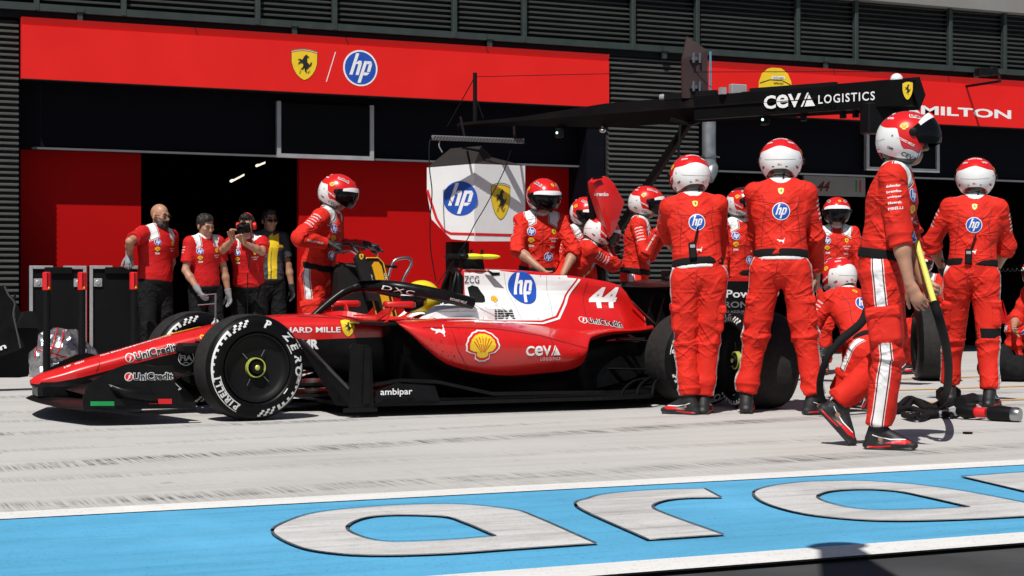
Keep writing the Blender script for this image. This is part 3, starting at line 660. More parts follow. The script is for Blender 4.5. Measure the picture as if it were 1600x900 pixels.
# mirrors
def mirror(s):
    b = MB(); b.box((4.085, YC+s*.62, .778), (.22, .10, .05), bev=.018); o = b.build('mirror', RED, car, auto=50)
    m = MB(); m.box((4.196, YC+s*.62, .778), (.006, .085, .036)); m.build('mirror_glass', STEEL, o)
    m = MB(); m.bar((4.07, YC+s*.58, .77), (4.02, YC+s*.33, .68), .05, .012, UX); m.bar((4.02, YC+s*.66, .755), (3.96, YC+s*.69, .65), .05, .010, UX); m.bar((4.0, YC+s*.50, .70), (3.80, YC+s*.46, .70), .10, .010, UZ); m.build('mirror_stalk', RED, o)
mirror(-1); mirror(1)
# floor with its fences
b = MB()
fl = [(3.58, .22), (3.60, .60), (3.72, .92), (4.3, .955), (5.6, .955), (6.0, .90), (6.12, .62), (6.95, .58)]
b.plate([(x, YC-y, .085) for x, y in fl]+[(x, YC+y, .085) for x, y in fl[::-1]], .026); b.build('floor', CARBON, car)
b = MB(); b.plate([(3.1, YC-.14, .06), (3.6, YC-.24, .055), (6.4, YC-.2, .055), (6.4, YC+.2, .055), (3.6, YC+.24, .055), (3.1, YC+.14, .06)], .02); b.build('plank', CARBON_D, car)
b = MB(); b.plate([(3.05, YC-.10, .12), (3.35, YC-.24, .12), (3.8, YC-.36, .12), (3.8, YC+.36, .12), (3.35, YC+.24, .12), (3.05, YC+.10, .12)], .02); b.plate([(3.3, YC-.20, .20), (3.8, YC-.36, .20), (3.8, YC+.36, .20), (3.3, YC+.20, .20)], .02); b.build('splitter', CARBON, car)
for s in (-1, 1):
    yy = YC+s*.955
    b = MB(); b.plate([at_x for at_x in [(3.79, yy, .10), (3.80, yy-s*.02, .185), (3.95, yy-s*.02, .232), (4.24, yy-s*.02, .205), (4.27, yy, .10)]], .012); b.build('floor_edge_wing', CARBON, car)
    b = MB(); V = [(3.80, .235), (4.0, .262), (4.27, .245), (4.7, .15), (5.6, .14), (5.6, .12), (4.7, .125), (4.27, .222), (4.0, .24), (3.80, .215)]
    b.plate([(x, YC+s*.90, z) for x, z in V], .05); b.build('floor_step', CARBON, car)
    # tall vane in front of the sidepod
    b = MB(); b.plate([(3.60, yy, .07), (3.605, yy, .49), (3.625, yy, .515), (3.73, yy, .505), (3.76, yy, .48), (3.775, yy, .07)], .022); b.build('floor_fence', CARBON, car)
    b = MB(); b.plate([(3.55, yy+s*.02, .055), (3.60, yy-s*.03, .055), (3.78, yy-s*.03, .055), (3.80, yy+s*.02, .055)], .03); b.plate([(3.69, yy+s*.016, .10), (3.705, yy+s*.016, .49), (3.745, yy+s*.016, .48), (3.745, yy+s*.016, .10)], .02); b.build('fence_foot', CARBON, car)
    b = MB(); b.plate([(3.42, YC+s*.30, .535), (3.46, YC+s*.34, .525), (3.62, YC+s*.93, .20), (3.62, YC+s*.93, .08), (3.56, YC+s*.80, .08)], .018); b.build('barge_vane', CARBON, car)
    b = MB(); b.bar((3.44, YC+s*.325, .53), (3.605, YC+s*.945, .20), .018, .008, UX); b.build('vane_edge', STEEL, car)
    # curled tail of the floor and diffuser
    for k in range(3):
        b = MB(); x0 = 5.75+.13*k
        b.tube(curve([(x0, YC+s*.88, .09), (x0+.07, YC+s*.80, .14+.02*k), (x0+.22, YC+s*.68, .19+.02*k), (x0+.42, YC+s*.56, .20+.02*k)], 5), .013, 8); b.build('floor_strake', CARBON, car, auto=60)
b = MB(); b.plate([(6.3, YC-.55, .10), (6.95, YC-.55, .30), (6.95, YC+.55, .30), (6.3, YC+.55, .10)], .02); b.build('diffuser', CARBON, car)
b = MB(); b.box((6.1, YC, .34), (1.5, .30, .40), bev=.08); b.build('gearbox', CARBON_D, car, auto=40)
# suspension
def sus(name, A, B, w=.05, t=.016):
    for s in (-1, 1):
        b = MB(); b.tube([(A[0], YC+s*A[1], A[2]), (B[0], YC+s*B[1], B[2])], w/2, 10, flat=t/w); b.build(name, CARBON, car, auto=60)
for A, B in (((2.72, .20, .52), (2.90, .70, .50)), ((3.30, .24, .58), (2.96, .70, .50)), ((2.70, .18, .30), (2.90, .70, .24)), ((3.25, .22, .32), (2.96, .70, .24)), ((3.05, .23, .62), (2.93, .68, .26)), ((2.80, .20, .34), (2.84, .70, .30))): sus('front_wishbone', A, B)
for A, B in (((6.0, .22, .50), (6.48, .62, .47)), ((6.8, .15, .50), (6.52, .62, .47)), ((5.9, .22, .27), (6.48, .62, .26)), ((6.8, .15, .28), (6.52, .62, .26)), ((6.1, .22, .56), (6.46, .6, .30))): sus('rear_wishbone', A, B)
for s in (-1, 1):
    b = MB(); b.lathe([(-.10, .05), (-.10, .20), (.06, .215), (.06, .05)], (XF, YC+s*.70, .36), (0, 1, 0), 28); b.build('brake_drum', CARBON_D, car)
    b = MB(); b.lathe([(-.10, .05), (-.10, .20), (.06, .215), (.06, .05)], (XR, YC+s*.56, .36), (0, 1, 0), 28); b.build('brake_drum', CARBON_D, car)
b = MB(); b.box((2.66, YC-.30, .475), (.20, .20, .07), bev=.025); b.build('brake_duct', CARBON_D, car, auto=40)
# pitot mast on the nose
p = at(337, 510, YC); b = MB(); b.tube([p-UZ*.01, p+UZ*.24], .007, 6); b.tube([p+UZ*.235, p+UZ*.225-UX*.13], .004, 6); b.tube([p+UZ*.165, p+UZ*.155-UX*.13], .004, 6); b.build('pitot_mast', STEEL, car)
p = at(387, 492, YC-.1); b = MB(); b.tube([p-UZ*.02, p+UZ*.30], .004, 6); b.build('radio_aerial', BLACK, car)
# camera pod over the intake
p = at(733, 401, YC)
b = MB(); b.plate([p+Vector(q) for q in ((-.09, 0, -.13), (-.06, 0, -.02), (.10, 0, -.02), (.13, 0, -.15))], .07); b.build('camera_mast', CARBON, car)
for s in (-1, 1):
    b = MB(); b.ball(p+Vector((-.02, s*.12, 0)), (.085, .05, .022)); o = b.build('camera_pod', YEL, car, smooth=True)
    m = MB(); m.ball(p+Vector((-.10, s*.12, 0)), (.05, .052, .026)); m.build('camera_lens', BLACK, o, smooth=True)
b = MB(); b.tube([p+Vector((-.20, -.03, -.01)), p+Vector((-.06, -.03, 0))], .025, 10); b.build('camera_barrel', BLACK, car)
b = MB(); b.ball(p+Vector((.13, -.05, 0)), (.11, .05, .020)); b.build('camera_pod_tail', YEL, car, smooth=True)
for dx in (-.05, .01, .10):
    b = MB(); b.tube([p+Vector((dx, -.02, 0)), p+Vector((dx, -.02, .055))], .012, 8); b.build('camera_aerial', BLACK, car)
# front wing: four elements swept to an end plate each side
def airfoil(name, S, th=.016):
    """S = (dy, x of leading edge, z of leading edge, x of trailing edge, z of trailing edge)"""
    for s in (-1, 1):
        V = []
        for dy, x0, z0, x1, z1 in S:
            for u, t in ((0, 0), (.12, .6), (.4, 1), (.75, .6), (1, .08), (.75, -.3), (.4, -.5), (.12, -.5)):
                bow = -.25*(z1-z0)*math.sin(math.pi*u); V.append((x0+(x1-x0)*u, YC+s*dy, z0+(z1-z0)*u+bow+t*th))
        A = crom(np.array(V).reshape(len(S), 8, 3), 5); n, m = A.shape[:2]
        Ff = [(i*m+j, i*m+(j+1) % m, (i+1)*m+(j+1) % m, (i+1)*m+j) for i in range(n-1) for j in range(m)]+[tuple(range(m)), tuple(range((n-1)*m, n*m))]
        obj(name, A.reshape(-1, 3), Ff, CARBON, car, auto=50)
airfoil('main_plane', [(0, 1.585, .125, 1.90, .135), (.25, 1.60, .122, 1.92, .135), (.55, 1.68, .112, 2.0, .15), (.93, 1.80, .105, 2.15, .16)], .026)
airfoil('wing_flap', [(.14, 1.80, .20, 2.02, .25), (.5, 1.92, .17, 2.12, .235), (.93, 2.03, .165, 2.25, .21)])
airfoil('wing_flap', [(.17, 1.96, .265, 2.16, .32), (.5, 2.06, .25, 2.24, .31), (.93, 2.17, .225, 2.36, .27)])
airfoil('wing_flap', [(.20, 2.12, .33, 2.28, .37), (.5, 2.20, .32, 2.36, .36), (.93, 2.30, .28, 2.47, .32)])
b = MB(); b.box((1.795, YC, .185), (.33, .33, .125), bev=.045); b.build('nose_underside', CARBON, car, auto=40)
EP = [(130,640),(128.5,625),(134,606),(145,595),(171,580),(194,570),(212.5,567),(227.5,570),(239,572.5),(270,571.6),(272.5,595),(286,628),(306,628),(306,638)]
for s in (-1, 1):
    yy = YN+.03; pts = [at(x, y, yy) for x, y in EP]; yw = yy if s < 0 else 2*YC-yy
    b = MB(); b.plate([(p.x, yw, p.z) for p in pts], .012); ep = b.build('wing_end_plate', CARBON, car)
    b = MB(); q = [at(131, 640, yy), at(200, 645, yy), at(306, 640, yy)]
    A = [(q[0].x, yw, q[0].z), (q[1].x, yw, q[1].z-.005), (q[2].x, yw, q[2].z), (q[2].x, yw+s*.03, q[2].z-.01), (q[1].x+.05, yw+s*.05, q[1].z-.012), (q[0].x+.10, yw+s*.045, q[0].z-.005)]
    b.plate(A, .014); b.build('end_plate_foot', CARBON, ep)
    b = MB(); g = [(168, 597, 0), (185, 603, .045), (215, 607, .06), (236, 608, .03)]
    up = [at(x, y, yy) for x, y, d in g]; V = []
    for (x, y, d), p in zip(g, up): V += [(p.x, yw, p.z), (p.x, yw+s*(d+.03), p.z-.012), (p.x+.03, yw+s*(d+.035), p.z-.05), (p.x+.05, yw, p.z-.10)]
    G = crom(np.array(V).reshape(4, 4, 3), 4); Vv, Ff = loft_grid(G); b.add(Vv, Ff); b.build('dive_plane', CARBON, ep, smooth=True)
    if s < 0:
        near_ep = ep; dv = bvh_of(ep); E = UX
        f2_ = lambda a, b_, y0, y1: (np.array([(at(a, y1, yy).x, at(a, y1, yy).z), (at(b_, y1, yy).x, at(b_, y1, yy).z), (at(b_, y0, yy).x, at(b_, y0, yy).z), (at(a, y0, yy).x, at(a, y0, yy).z)]), [[0, 1, 2, 3]])
        decal('end_plate_stripes', [(PRINT_G, f2_(141, 179, 627, 634)), (PRINT_R, f2_(232, 268, 623, 631))], (0, yy-.006, 0), UX, UZ, None, ep, off=.003)
        b = MB(); a_, e_ = at(179, 634, yy-.02), at(231, 622, yy-.02); b.box(((a_.x+e_.x)/2, yy-.014, (a_.z+e_.z)/2), (e_.x-a_.x, .02, e_.z-a_.z)); b.build('plate_pad', CARBON_D, ep)
        a_, e_ = at(194, 588, yy), at(270, 588, yy)
        L_ = G_uni(.068); wd = max(l[1][0][:, 0].max() for l in L_)-min(l[1][0][:, 0].min() for l in L_); k_ = (e_.x-a_.x)/wd
        off_ = (max(l[1][0][:, 0].max() for l in L_)+min(l[1][0][:, 0].min() for l in L_))/2*k_
        decal('end_plate_lettering', [(m, mv(sh, 0, 0, k_)) for m, sh in L_], (a_+e_)/2+Vector((-off_, -.006, 0)), UX, UZ+UX*.03, None, ep, off=.003)
# rear wing
yw0, yw1 = YC-.50, YC+.50
b = MB()
V = []
for dy, x0, z0 in ((-.50, 6.47, .915), (-.42, 6.46, .912), (-.2, 6.45, .908), (0, 6.45, .906), (.2, 6.45, .908), (.42, 6.46, .912), (.50, 6.47, .915)):
    for u, t in ((0, 0), (.15, .025), (.5, .03), (1, .0), (.5, -.02), (.15, -.02)): V.append((x0+.36*u, YC+dy, z0+.05*u+t))
A = crom(np.array(V).reshape(7, 6, 3), 4); n, m = A.shape[:2]
b.add(A.reshape(-1, 3), [(i*m+j, i*m+(j+1) % m, (i+1)*m+(j+1) % m, (i+1)*m+j) for i in range(n-1) for j in range(m)]+[tuple(range(m)), tuple(range((n-1)*m, n*m))]); b.build('rear_main_plane', CARBON, car, auto=50)
b = MB(); b.bar((6.86, yw0, .95), (6.86, yw1, .95), .20, .018, UX); b.build('rear_flap', CARBON, car)
b = MB(); b.bar((6.62, YC, .965), (6.80, YC, 1.0), .06, .05, UZ, .01); b.build('flap_actuator', CARBON_D, car)
for s, yy in ((-1, yw0), (1, yw1)):
    b = MB(); b.plate([(6.47, yy, .955), (7.20, yy, .955), (7.22, yy, .60), (7.10, yy+s*-.06, .42), (6.80, yy-s*.10, .40), (6.62, yy, .62), (6.50, yy, .80)], .014); ep = b.build('rear_end_plate', CARBON, car)
    if s < 0: rep = ep
    b = MB(); b.plate([(6.90, yy-.001*s, .957), (7.2, yy, .957), (7.2, yy, .985), (6.95, yy, .985)], .012); b.build('end_plate_tip', RED, ep)
for dy in (-.10, .10):
    b = MB(); b.plate([(6.40, YC+dy, .40), (6.50, YC+dy, .40), (6.66, YC+dy, .90), (6.58, YC+dy, .90)], .014); b.build('wing_pylon', CARBON, car)
b = MB(); b.tube([(6.27, YC-.06, .80), (6.52, YC-.06, .58)], .006, 6); b.tube([(6.70, YC-.11, .88), (6.56, YC-.11, .52)], .005, 6); b.tube([(6.78, YC-.3, .86), (6.66, YC-.3, .56)], .005, 6); b.build('wing_stay', STEEL, car)
b = MB(); b.bar((6.72, yw0, .50), (6.72, yw1, .50), .22, .018, UX); b.build('beam_wing', CARBON, car)
c = Vector((6.97, yw0-.008, 0))
for w_, px0, px1, py, hh, mm in (('Power', 1133, 1192, 459, .062, PRINT_W), ('PERONI', 1112, 1172, 476, .050, PRINT_GR), ('NASTRO AZZURRO', 1112, 1172, 487, .018, PRINT_GR), ('0.0%', 1128, 1150, 495, .05, PRINT_GR)):
    a_, e_ = at(px0, py, yw0), at(px1, py, yw0); decal('wing_lettering', T(w_, mm, w=e_.x-a_.x, h=hh, bold=.02), (a_+e_)/2+Vector((0, -.009, 0)), UX, UZ, None, rep)

# ------------------------------------------------------------------ wheels
def sector(r0, r1, a0, a1, n=None):
    n = n or max(2, int(abs(a1-a0)/3)); A = [a0+(a1-a0)*i/n for i in range(n+1)]
    return np.array([(r1*math.cos(R(a)), r1*math.sin(R(a))) for a in A]+[(r0*math.cos(R(a)), r0*math.sin(R(a))) for a in A]), [[i, i+n+1, i+n+2, i+1] for i in range(n)]
def arc_text(s, r, h, a0, step, bold=.03, shear=0, flip=False):
    S = []
    for i, ch in enumerate(s):
        if ch == ' ': continue
        a = a0+step*i; t = txt(ch, h=h, bold=bold, shear=shear); k = 1.15
        t = (t[0]*np.array([k, 1]), t[1]); S.append(mv(t, r*math.cos(R(a)), r*math.sin(R(a)), 1, a-90 if not flip else a+90))
    return joins(*S)
def make_wheel(wd, name, lab, cat):
    """tyre, rim, cover, nut and painted sidewall; the outer face looks along -Y"""
    t = thing(name, lab, cat, (0, 0, 0)) if cat else bpy.data.objects.new(name, None)
    if not cat: COL.objects.link(t)
    h = wd/2
    side = [(-h-.002, .245), (-h-.010, .262), (-h-.006, .29), (-h+.000, .318), (-h+.016, .340), (-h+.042, .354)]
    prof = [(-h+.03, .233)]+side
    tread = [(-h+.042, .354), (-h*.5, .359), (0, .360), (h*.5, .359), (h-.042, .354)]
    b = MB(); b.mat(0); b.lathe(prof, (0, 0, 0), (0, 1, 0), 72); b.lathe([(-z, r) for z, r in prof], (0, 0, 0), (0, 1, 0), 72); b.mat(1); b.lathe(tread, (0, 0, 0), (0, 1, 0), 72)
    ty = b.build('tyre', [RUBBER, TREAD], t, auto=50)
    b = MB(); b.lathe([(-h+.03, .236), (-h+.002, .232), (-h+.004, .222), (-h+.03, .212), (-h+.045, .19), (-h+.05, .12), (-h+.055, .06), (-h+.055, .0)], (0, 0, 0), (0, 1, 0), 64); b.lathe([(h-.03, .236), (h-.06, .215), (0, .21)], (0, 0, 0), (0, 1, 0), 48)
    rim = b.build('rim', CARBON_D, t, auto=35)
    b = MB()
    for k in (1, 3, 6, 8):
        a = R(36*k+26); c_, s_ = math.cos(a), math.sin(a); b.bar((c_*.085, -h+.034, s_*.085), (c_*.135, -h+.032, s_*.135), .004, .004, Vector((0, 1, 0)))
    b.build('spoke_glint', STEEL, rim)
    b = MB(); b.mat(0).lathe([(-h+.05, .068), (-h+.017, .067), (-h+.017, .060), (-h+.03, .059)], (0, 0, 0), (0, 1, 0), 36); b.mat(1).lathe([(-h+.04, .045), (-h+.0, .040), (-h-.002, .022), (-h+.03, .02)], (0, 0, 0), (0, 1, 0), 28); b.mat(0).ball((0, -h+.002, 0), (.020, .014, .020), 8)
    b.build('wheel_nut', [mat('nut_yellow_green', (.55, .60, .12), .35, metal=.4), CARBON], t, auto=40)
    # paint: white lettering, stripe with teeth and chequers
    S = [arc_text('P ZERO', .300, .056, 76, -16.4, .04, .2), arc_text('PIRELLI', .300, .042, 238, -7.6, .045)]
    S.append(sector(.326, .331, 190, 240)); S.append(sector(.272, .277, 190, 240)); S.append(sector(.272, .331, 240.5, 242.5))
    def band(a0, sg):
        q = [sector(.318, .330, a0, a0+sg*66), sector(.292, .318, a0, a0+sg*4)]
        for k in range(7): q.append(sector(.298+.0025*k, .318, a0+sg*(7+9*k), a0+sg*(11+8.8*k)))
        for k in range(3):
            for j in range(3): q.append(sector(.288+.014*j, .302+.014*j, a0-sg*(3+8*k+2.6*j), a0-sg*(7+8*k+2.6*j)))
        return q
    S += band(130, 1); S += band(298, 1)
    S.append(sector(.256, .262, 20, 36)); S.append(sector(.256, .262, 316, 326))
    V, Fc = joins(*S)
    rr = np.hypot(V[:, 0], V[:, 1]); yy = np.interp(rr, [p[1] for p in side], [p[0] for p in side])-.0025
    obj('sidewall_paint', np.stack([V[:, 0], yy, V[:, 1]], 1), Fc, mat('tyre_white', (.66, .66, .65), .65, vary=.18, vscale=30), t)
    V2, F2 = sector(.2985, .3205, 338, 350); rr = np.hypot(V2[:, 0], V2[:, 1]); yy = np.interp(rr, [p[1] for p in side], [p[0] for p in side])-.003
    obj('bar_code_label', np.stack([V2[:, 0], yy, V2[:, 1]], 1), F2, GREYP, t)
    return t
# front wheels are turned a little towards the garage; a part of the car each
def place(o, x, y, z, yaw, roll, parent=None):
    o.parent = parent; o.location = Vector((x, y, z))-(wloc(parent) if parent else Vector((0, 0, 0))); o.rotation_euler = (0, R(roll), R(yaw)); return o
wf = make_wheel(.30, 'front_wheel', None, None); place(wf, XF, YN+.16, .36, 8, 0, car)
w2 = copy_tree(wf, car); place(w2, XF, 2*YC-YN-.16, .36, 8, 8, car); [bpy.data.objects.remove(c) for c in list(w2.children) if False]
wr = make_wheel(.40, 'rear_wheel', None, None); place(wr, XR, YN+.20, .36, 0, 70, car)
w3 = copy_tree(wr, car); place(w3, XR, 2*YC-YN-.20, .36, 180, 40, car)

# ------------------------------------------------------------------ paint and lettering on the car
nearpod = pods[0]
TB = bvh_of(chassis); PB = bvh_of(pods[0], cover, [o for o in bpy.data.objects if o.name.startswith('headrest')][0]); BB = bvh_of(chassis, pods[0], cover)
def side_poly(P, Y): return pol([(at(x, y, Y).x, at(x, y, Y).z) for x, y in P][::-1])
def on_car(name, layers, px, py, Y, tgt, par, ux=0., **k):
    c = at(px, py, Y); return decal(name, layers, Vector((c.x, Y-.3, c.z)), UX+UZ*ux, UZ, tgt, par, reach=.9, **k)
def panel(name, pieces, Y, tgt, par, **k): return decal(name, [(m, side_poly(P, Y)) for m, P in pieces], (0, Y-.3, 0), UX, UZ, tgt, par, reach=.9, **k)
YE = YC-.10
WP = [(714,418),(722,470),(680,474),(664,488),(658,500),(740,500),(830,500),(856,493),(880,470),(908,435),(905,418),(800,405),(714,405)]
panel('white_cover_paint', [(WHITE, WP)], YE, PB, cover, grid=.04, off=.003)
panel('cover_pinstripe', [(WHITE, [(700,499.5),(830,503),(858,495.5),(882,472),(911,435),(914,437),(885,473.5),(860,498),(831,505.5),(700,501.5)])], YE, PB, cover, off=.006)
panel('intake_window', [(CARBON_D, [(729,449),(736,445.5),(745,448),(753,463),(752,471),(747,473),(731,472)])], YE, PB, cover, off=.0065, grid=.03)
panel('cover_gill', [(CARBON_D, [(762,422),(783,418),(783,430),(770,431)]), (PRINT_GR, [(757,428),(770,431),(788,450),(772,448)])], YE, PB, cover, off=.0065, grid=.03)
on_car('round_badge', G_hp(.13, ring=False), 818, 449, YE, PB, cover, off=.008)
on_car('sponsor_lettering', T('ZCG', PRINT_K, w=.125, h=.055, bold=.0), 736, 437, YE, PB, cover, off=.0085)
on_car('scallop_badge', G_shell(.026, back=False), 767, 467, YE, PB, cover, off=.0085)
ibm = txt('IBM', w=.165, h=.074, bold=.03)
on_car('striped_lettering', [(PRINT_K, ibm), (WHITE, joins(*[(np.array([(-.09, -.037+.0093*i), (.09, -.037+.0093*i), (.09, -.0333+.0093*i), (-.09, -.0333+.0093*i)]), [[0, 1, 2, 3]]) for i in range(8)][1::2]))], 774, 490, YE, PB, cover, off=.0085)
on_car('race_number', T('44', w=.285, h=.165, bold=.045, shear=.35), 943, 465, YC-.03, PB, cover, off=.004)
YS = YN+.20
L_ = G_uni(.060); wd = max(l[1][0][:, 0].max() for l in L_)*2
c_ = at(938, 505, YC-.21); decal('sponsor_lettering', [(m, mv(sh, 0, 0, 1.07)) for m, sh in L_], c_+Vector((0, -.66, .75))*.3, UX, Vector((0, .75, .66)), BB, nearpod, off=.004, reach=.9, grid=.018)
on_car('scallop_badge', G_shell(.104), 756, 540, YS-.05, BB, nearpod, off=.004)
on_car('cat_badge', G_cat(.060), 690, 518, YS-.05, BB, nearpod, off=.004)
on_car('sponsor_lettering', [(m, mv(sh, 0, 0, 1.0)) for m, sh in G_ceva(.073)], 850, 548, YS, BB, nearpod, off=.004)
c_ = at(513, 515, YC-.26); decal('sponsor_lettering', T('RICHARD MILLE', w=.52, h=.040, bold=.02), Vector((c_.x-.18, YC-.5, c_.z)), UX, UZ, TB, chassis, off=.003)
on_car('horse_shield', G_shield(.098, .128, True), 541, 512, YC-.26, TB, chassis, off=.003)
on_car('sponsor_lettering', T('OMR', w=.20, h=.072, bold=.05), 476, 538, YC-.26, TB, chassis, off=.003)
L_ = G_uni(.058)
c_ = at(236, 551, YC-.19); decal('sponsor_lettering', [(m, mv(sh, 0, 0, 1.0)) for m, sh in L_], Vector((c_.x, YC-.5, c_.z)), UX+UZ*.235, UZ, TB, chassis, off=.003, reach=.9)
on_car('federation_badge', [(PRINT_W, joins(sector(.050, .056, 0, 360, 40), mv(txt('FIA', w=.085, h=.04, bold=.03), 0, 0), strip([(-.03, -.045), (0, -.03), (.03, -.045)], .004), strip([(-.03, .045), (0, .03), (.03, .045)], .004)))], 290, 559, YC-.19, TB, chassis, off=.003)
for s_, px, py, wd in (('HP', 104, 571, .05), ('VGW', 123, 569, .07), ('PEAK', 163, 553, .07), ('Bit', 181, 548, .08), ('IBM', 200, 541, .09), ('GENESYS', 221, 534, .13), ('LOGISTICS', 248, 526, .17)):
    c_ = at(px, py, YC-.12); decal('nose_lettering', T(s_, w=wd, h=.03, bold=.02), Vector((c_.x, YC-.11, c_.z+.05)), UX+UZ*.27, Vector((0, .8, .6)), TB, chassis, off=.003, reach=.3)
c_ = at(277, 519, YC); decal('nose_flash', [(YELB, pol([(-.17, -.03), (-.05, .05), (.15, .05), (.16, .0)]))], Vector((c_.x, YC-.04, c_.z+.06)), UX+UZ*.27, Vector((0, 1, .3)), TB, chassis, off=.003, reach=.3)
on_car('yellow_ring', [(PRINT_Y, sector(.010, .017, 0, 360, 20))], 315.5, 526.5, YC-.2, TB, chassis, off=.003)
fe = [o for o in car.children if o.name.startswith('floor_edge_wing')][0]
c_ = at(617, 612, YC-.955); decal('sponsor_lettering', T('ambipar', w=.235, h=.058, bold=.012), Vector((c_.x, YC-.955-.03, c_.z-.004)), UX, UZ, None, fe)
hal = [o for o in car.children if o.name.startswith('halo_hoop')][0]; HB = bvh_of(hal)
c_ = at(624, 454.5, YC-.30); decal('halo_lettering', T('DXC', w=.21, h=.032, bold=.004, space=1.2), Vector((c_.x, YC-.6, c_.z+.004)), UX-UZ*.22, UZ, HB, hal, off=.003, reach=.5)
c_ = at(712, 470, YC-.33); decal('halo_lettering', T('RICHARD MILLE', w=.14, h=.018, bold=.01), Vector((c_.x, YC-.6, c_.z)), UX-UZ*.22, UZ, HB, hal, off=.003, reach=.5)

# panel joints, fasteners and rubber flecks
def seam(P, Y, tgt, par, wd=.0035, m=None):
    Q = [(at(x, y, Y).x, at(x, y, Y).z) for x, y in P]
    decal('panel_joint', [(m or PRINT_D, strip(Q, wd))], (0, Y-.3, 0), UX, UZ, tgt, par, reach=.9, off=.0045, grid=.03)
DJ = mat('joint_dark_red', (.10, .004, .004), .6); GJ = mat('joint_grey', (.25, .25, .25), .6)
seam([(790, 420), (792, 455), (800, 499)], YE, PB, cover, m=GJ); seam([(860, 430), (858, 470), (850, 494)], YE, PB, cover, m=GJ); seam([(722, 470), (740, 484), (770, 498)], YE, PB, cover, m=GJ)
seam([(905, 500), (915, 470), (925, 440)], YE, BB, cover, m=DJ); seam([(662, 512), (700, 511), (780, 514), (850, 524), (930, 545)], YS, BB, nearpod, m=DJ); seam([(705, 515), (712, 545), (735, 582)], YS, BB, nearpod, m=DJ); seam([(868, 528), (872, 560), (868, 582)], YS, BB, nearpod, m=DJ)
seam([(470, 494), (530, 497), (575, 505)], YC-.26, TB, chassis, m=DJ); seam([(300, 512), (305, 530), (300, 545)], YC-.19, TB, chassis, m=DJ); seam([(150, 553), (157, 566), (150, 581)], YC-.17, TB, chassis, m=DJ)
rf = random.Random(3); fl = []
for k in range(46):
    x, y = rf.gauss(690, 22), rf.gauss(541, 13)
    if k > 34: x, y = rf.gauss(905, 14), rf.gauss(556, 9)
    q = at(x, y, YS); r_ = rf.uniform(.002, .006); fl.append(pol([(q.x+r_*math.cos(a)*rf.uniform(.5, 1.6), q.z+r_*math.sin(a)*rf.uniform(.4, 1)) for a in np.linspace(0, 6.28, 7)[:-1]]))
decal('rubber_flecks', [(PRINT_K, joins(*fl))], (0, YS-.3, 0), UX, UZ, BB, nearpod, reach=.9, off=.005, grid=None)
bo = []
for x, y in ((668, 496), (700, 496), (740, 496), (790, 497), (826, 497), (726, 424), (750, 424), (850, 431), (880, 434), (745, 480), (700, 485), (800, 470)): q = at(x, y, YE); bo.append(pol([(q.x+.004*math.cos(a), q.z+.004*math.sin(a)) for a in np.linspace(0, 6.28, 7)[:-1]]))
decal('fasteners', [(PRINT_GR, joins(*bo))], (0, YE-.3, 0), UX, UZ, PB, cover, reach=.9, off=.0065, grid=None)
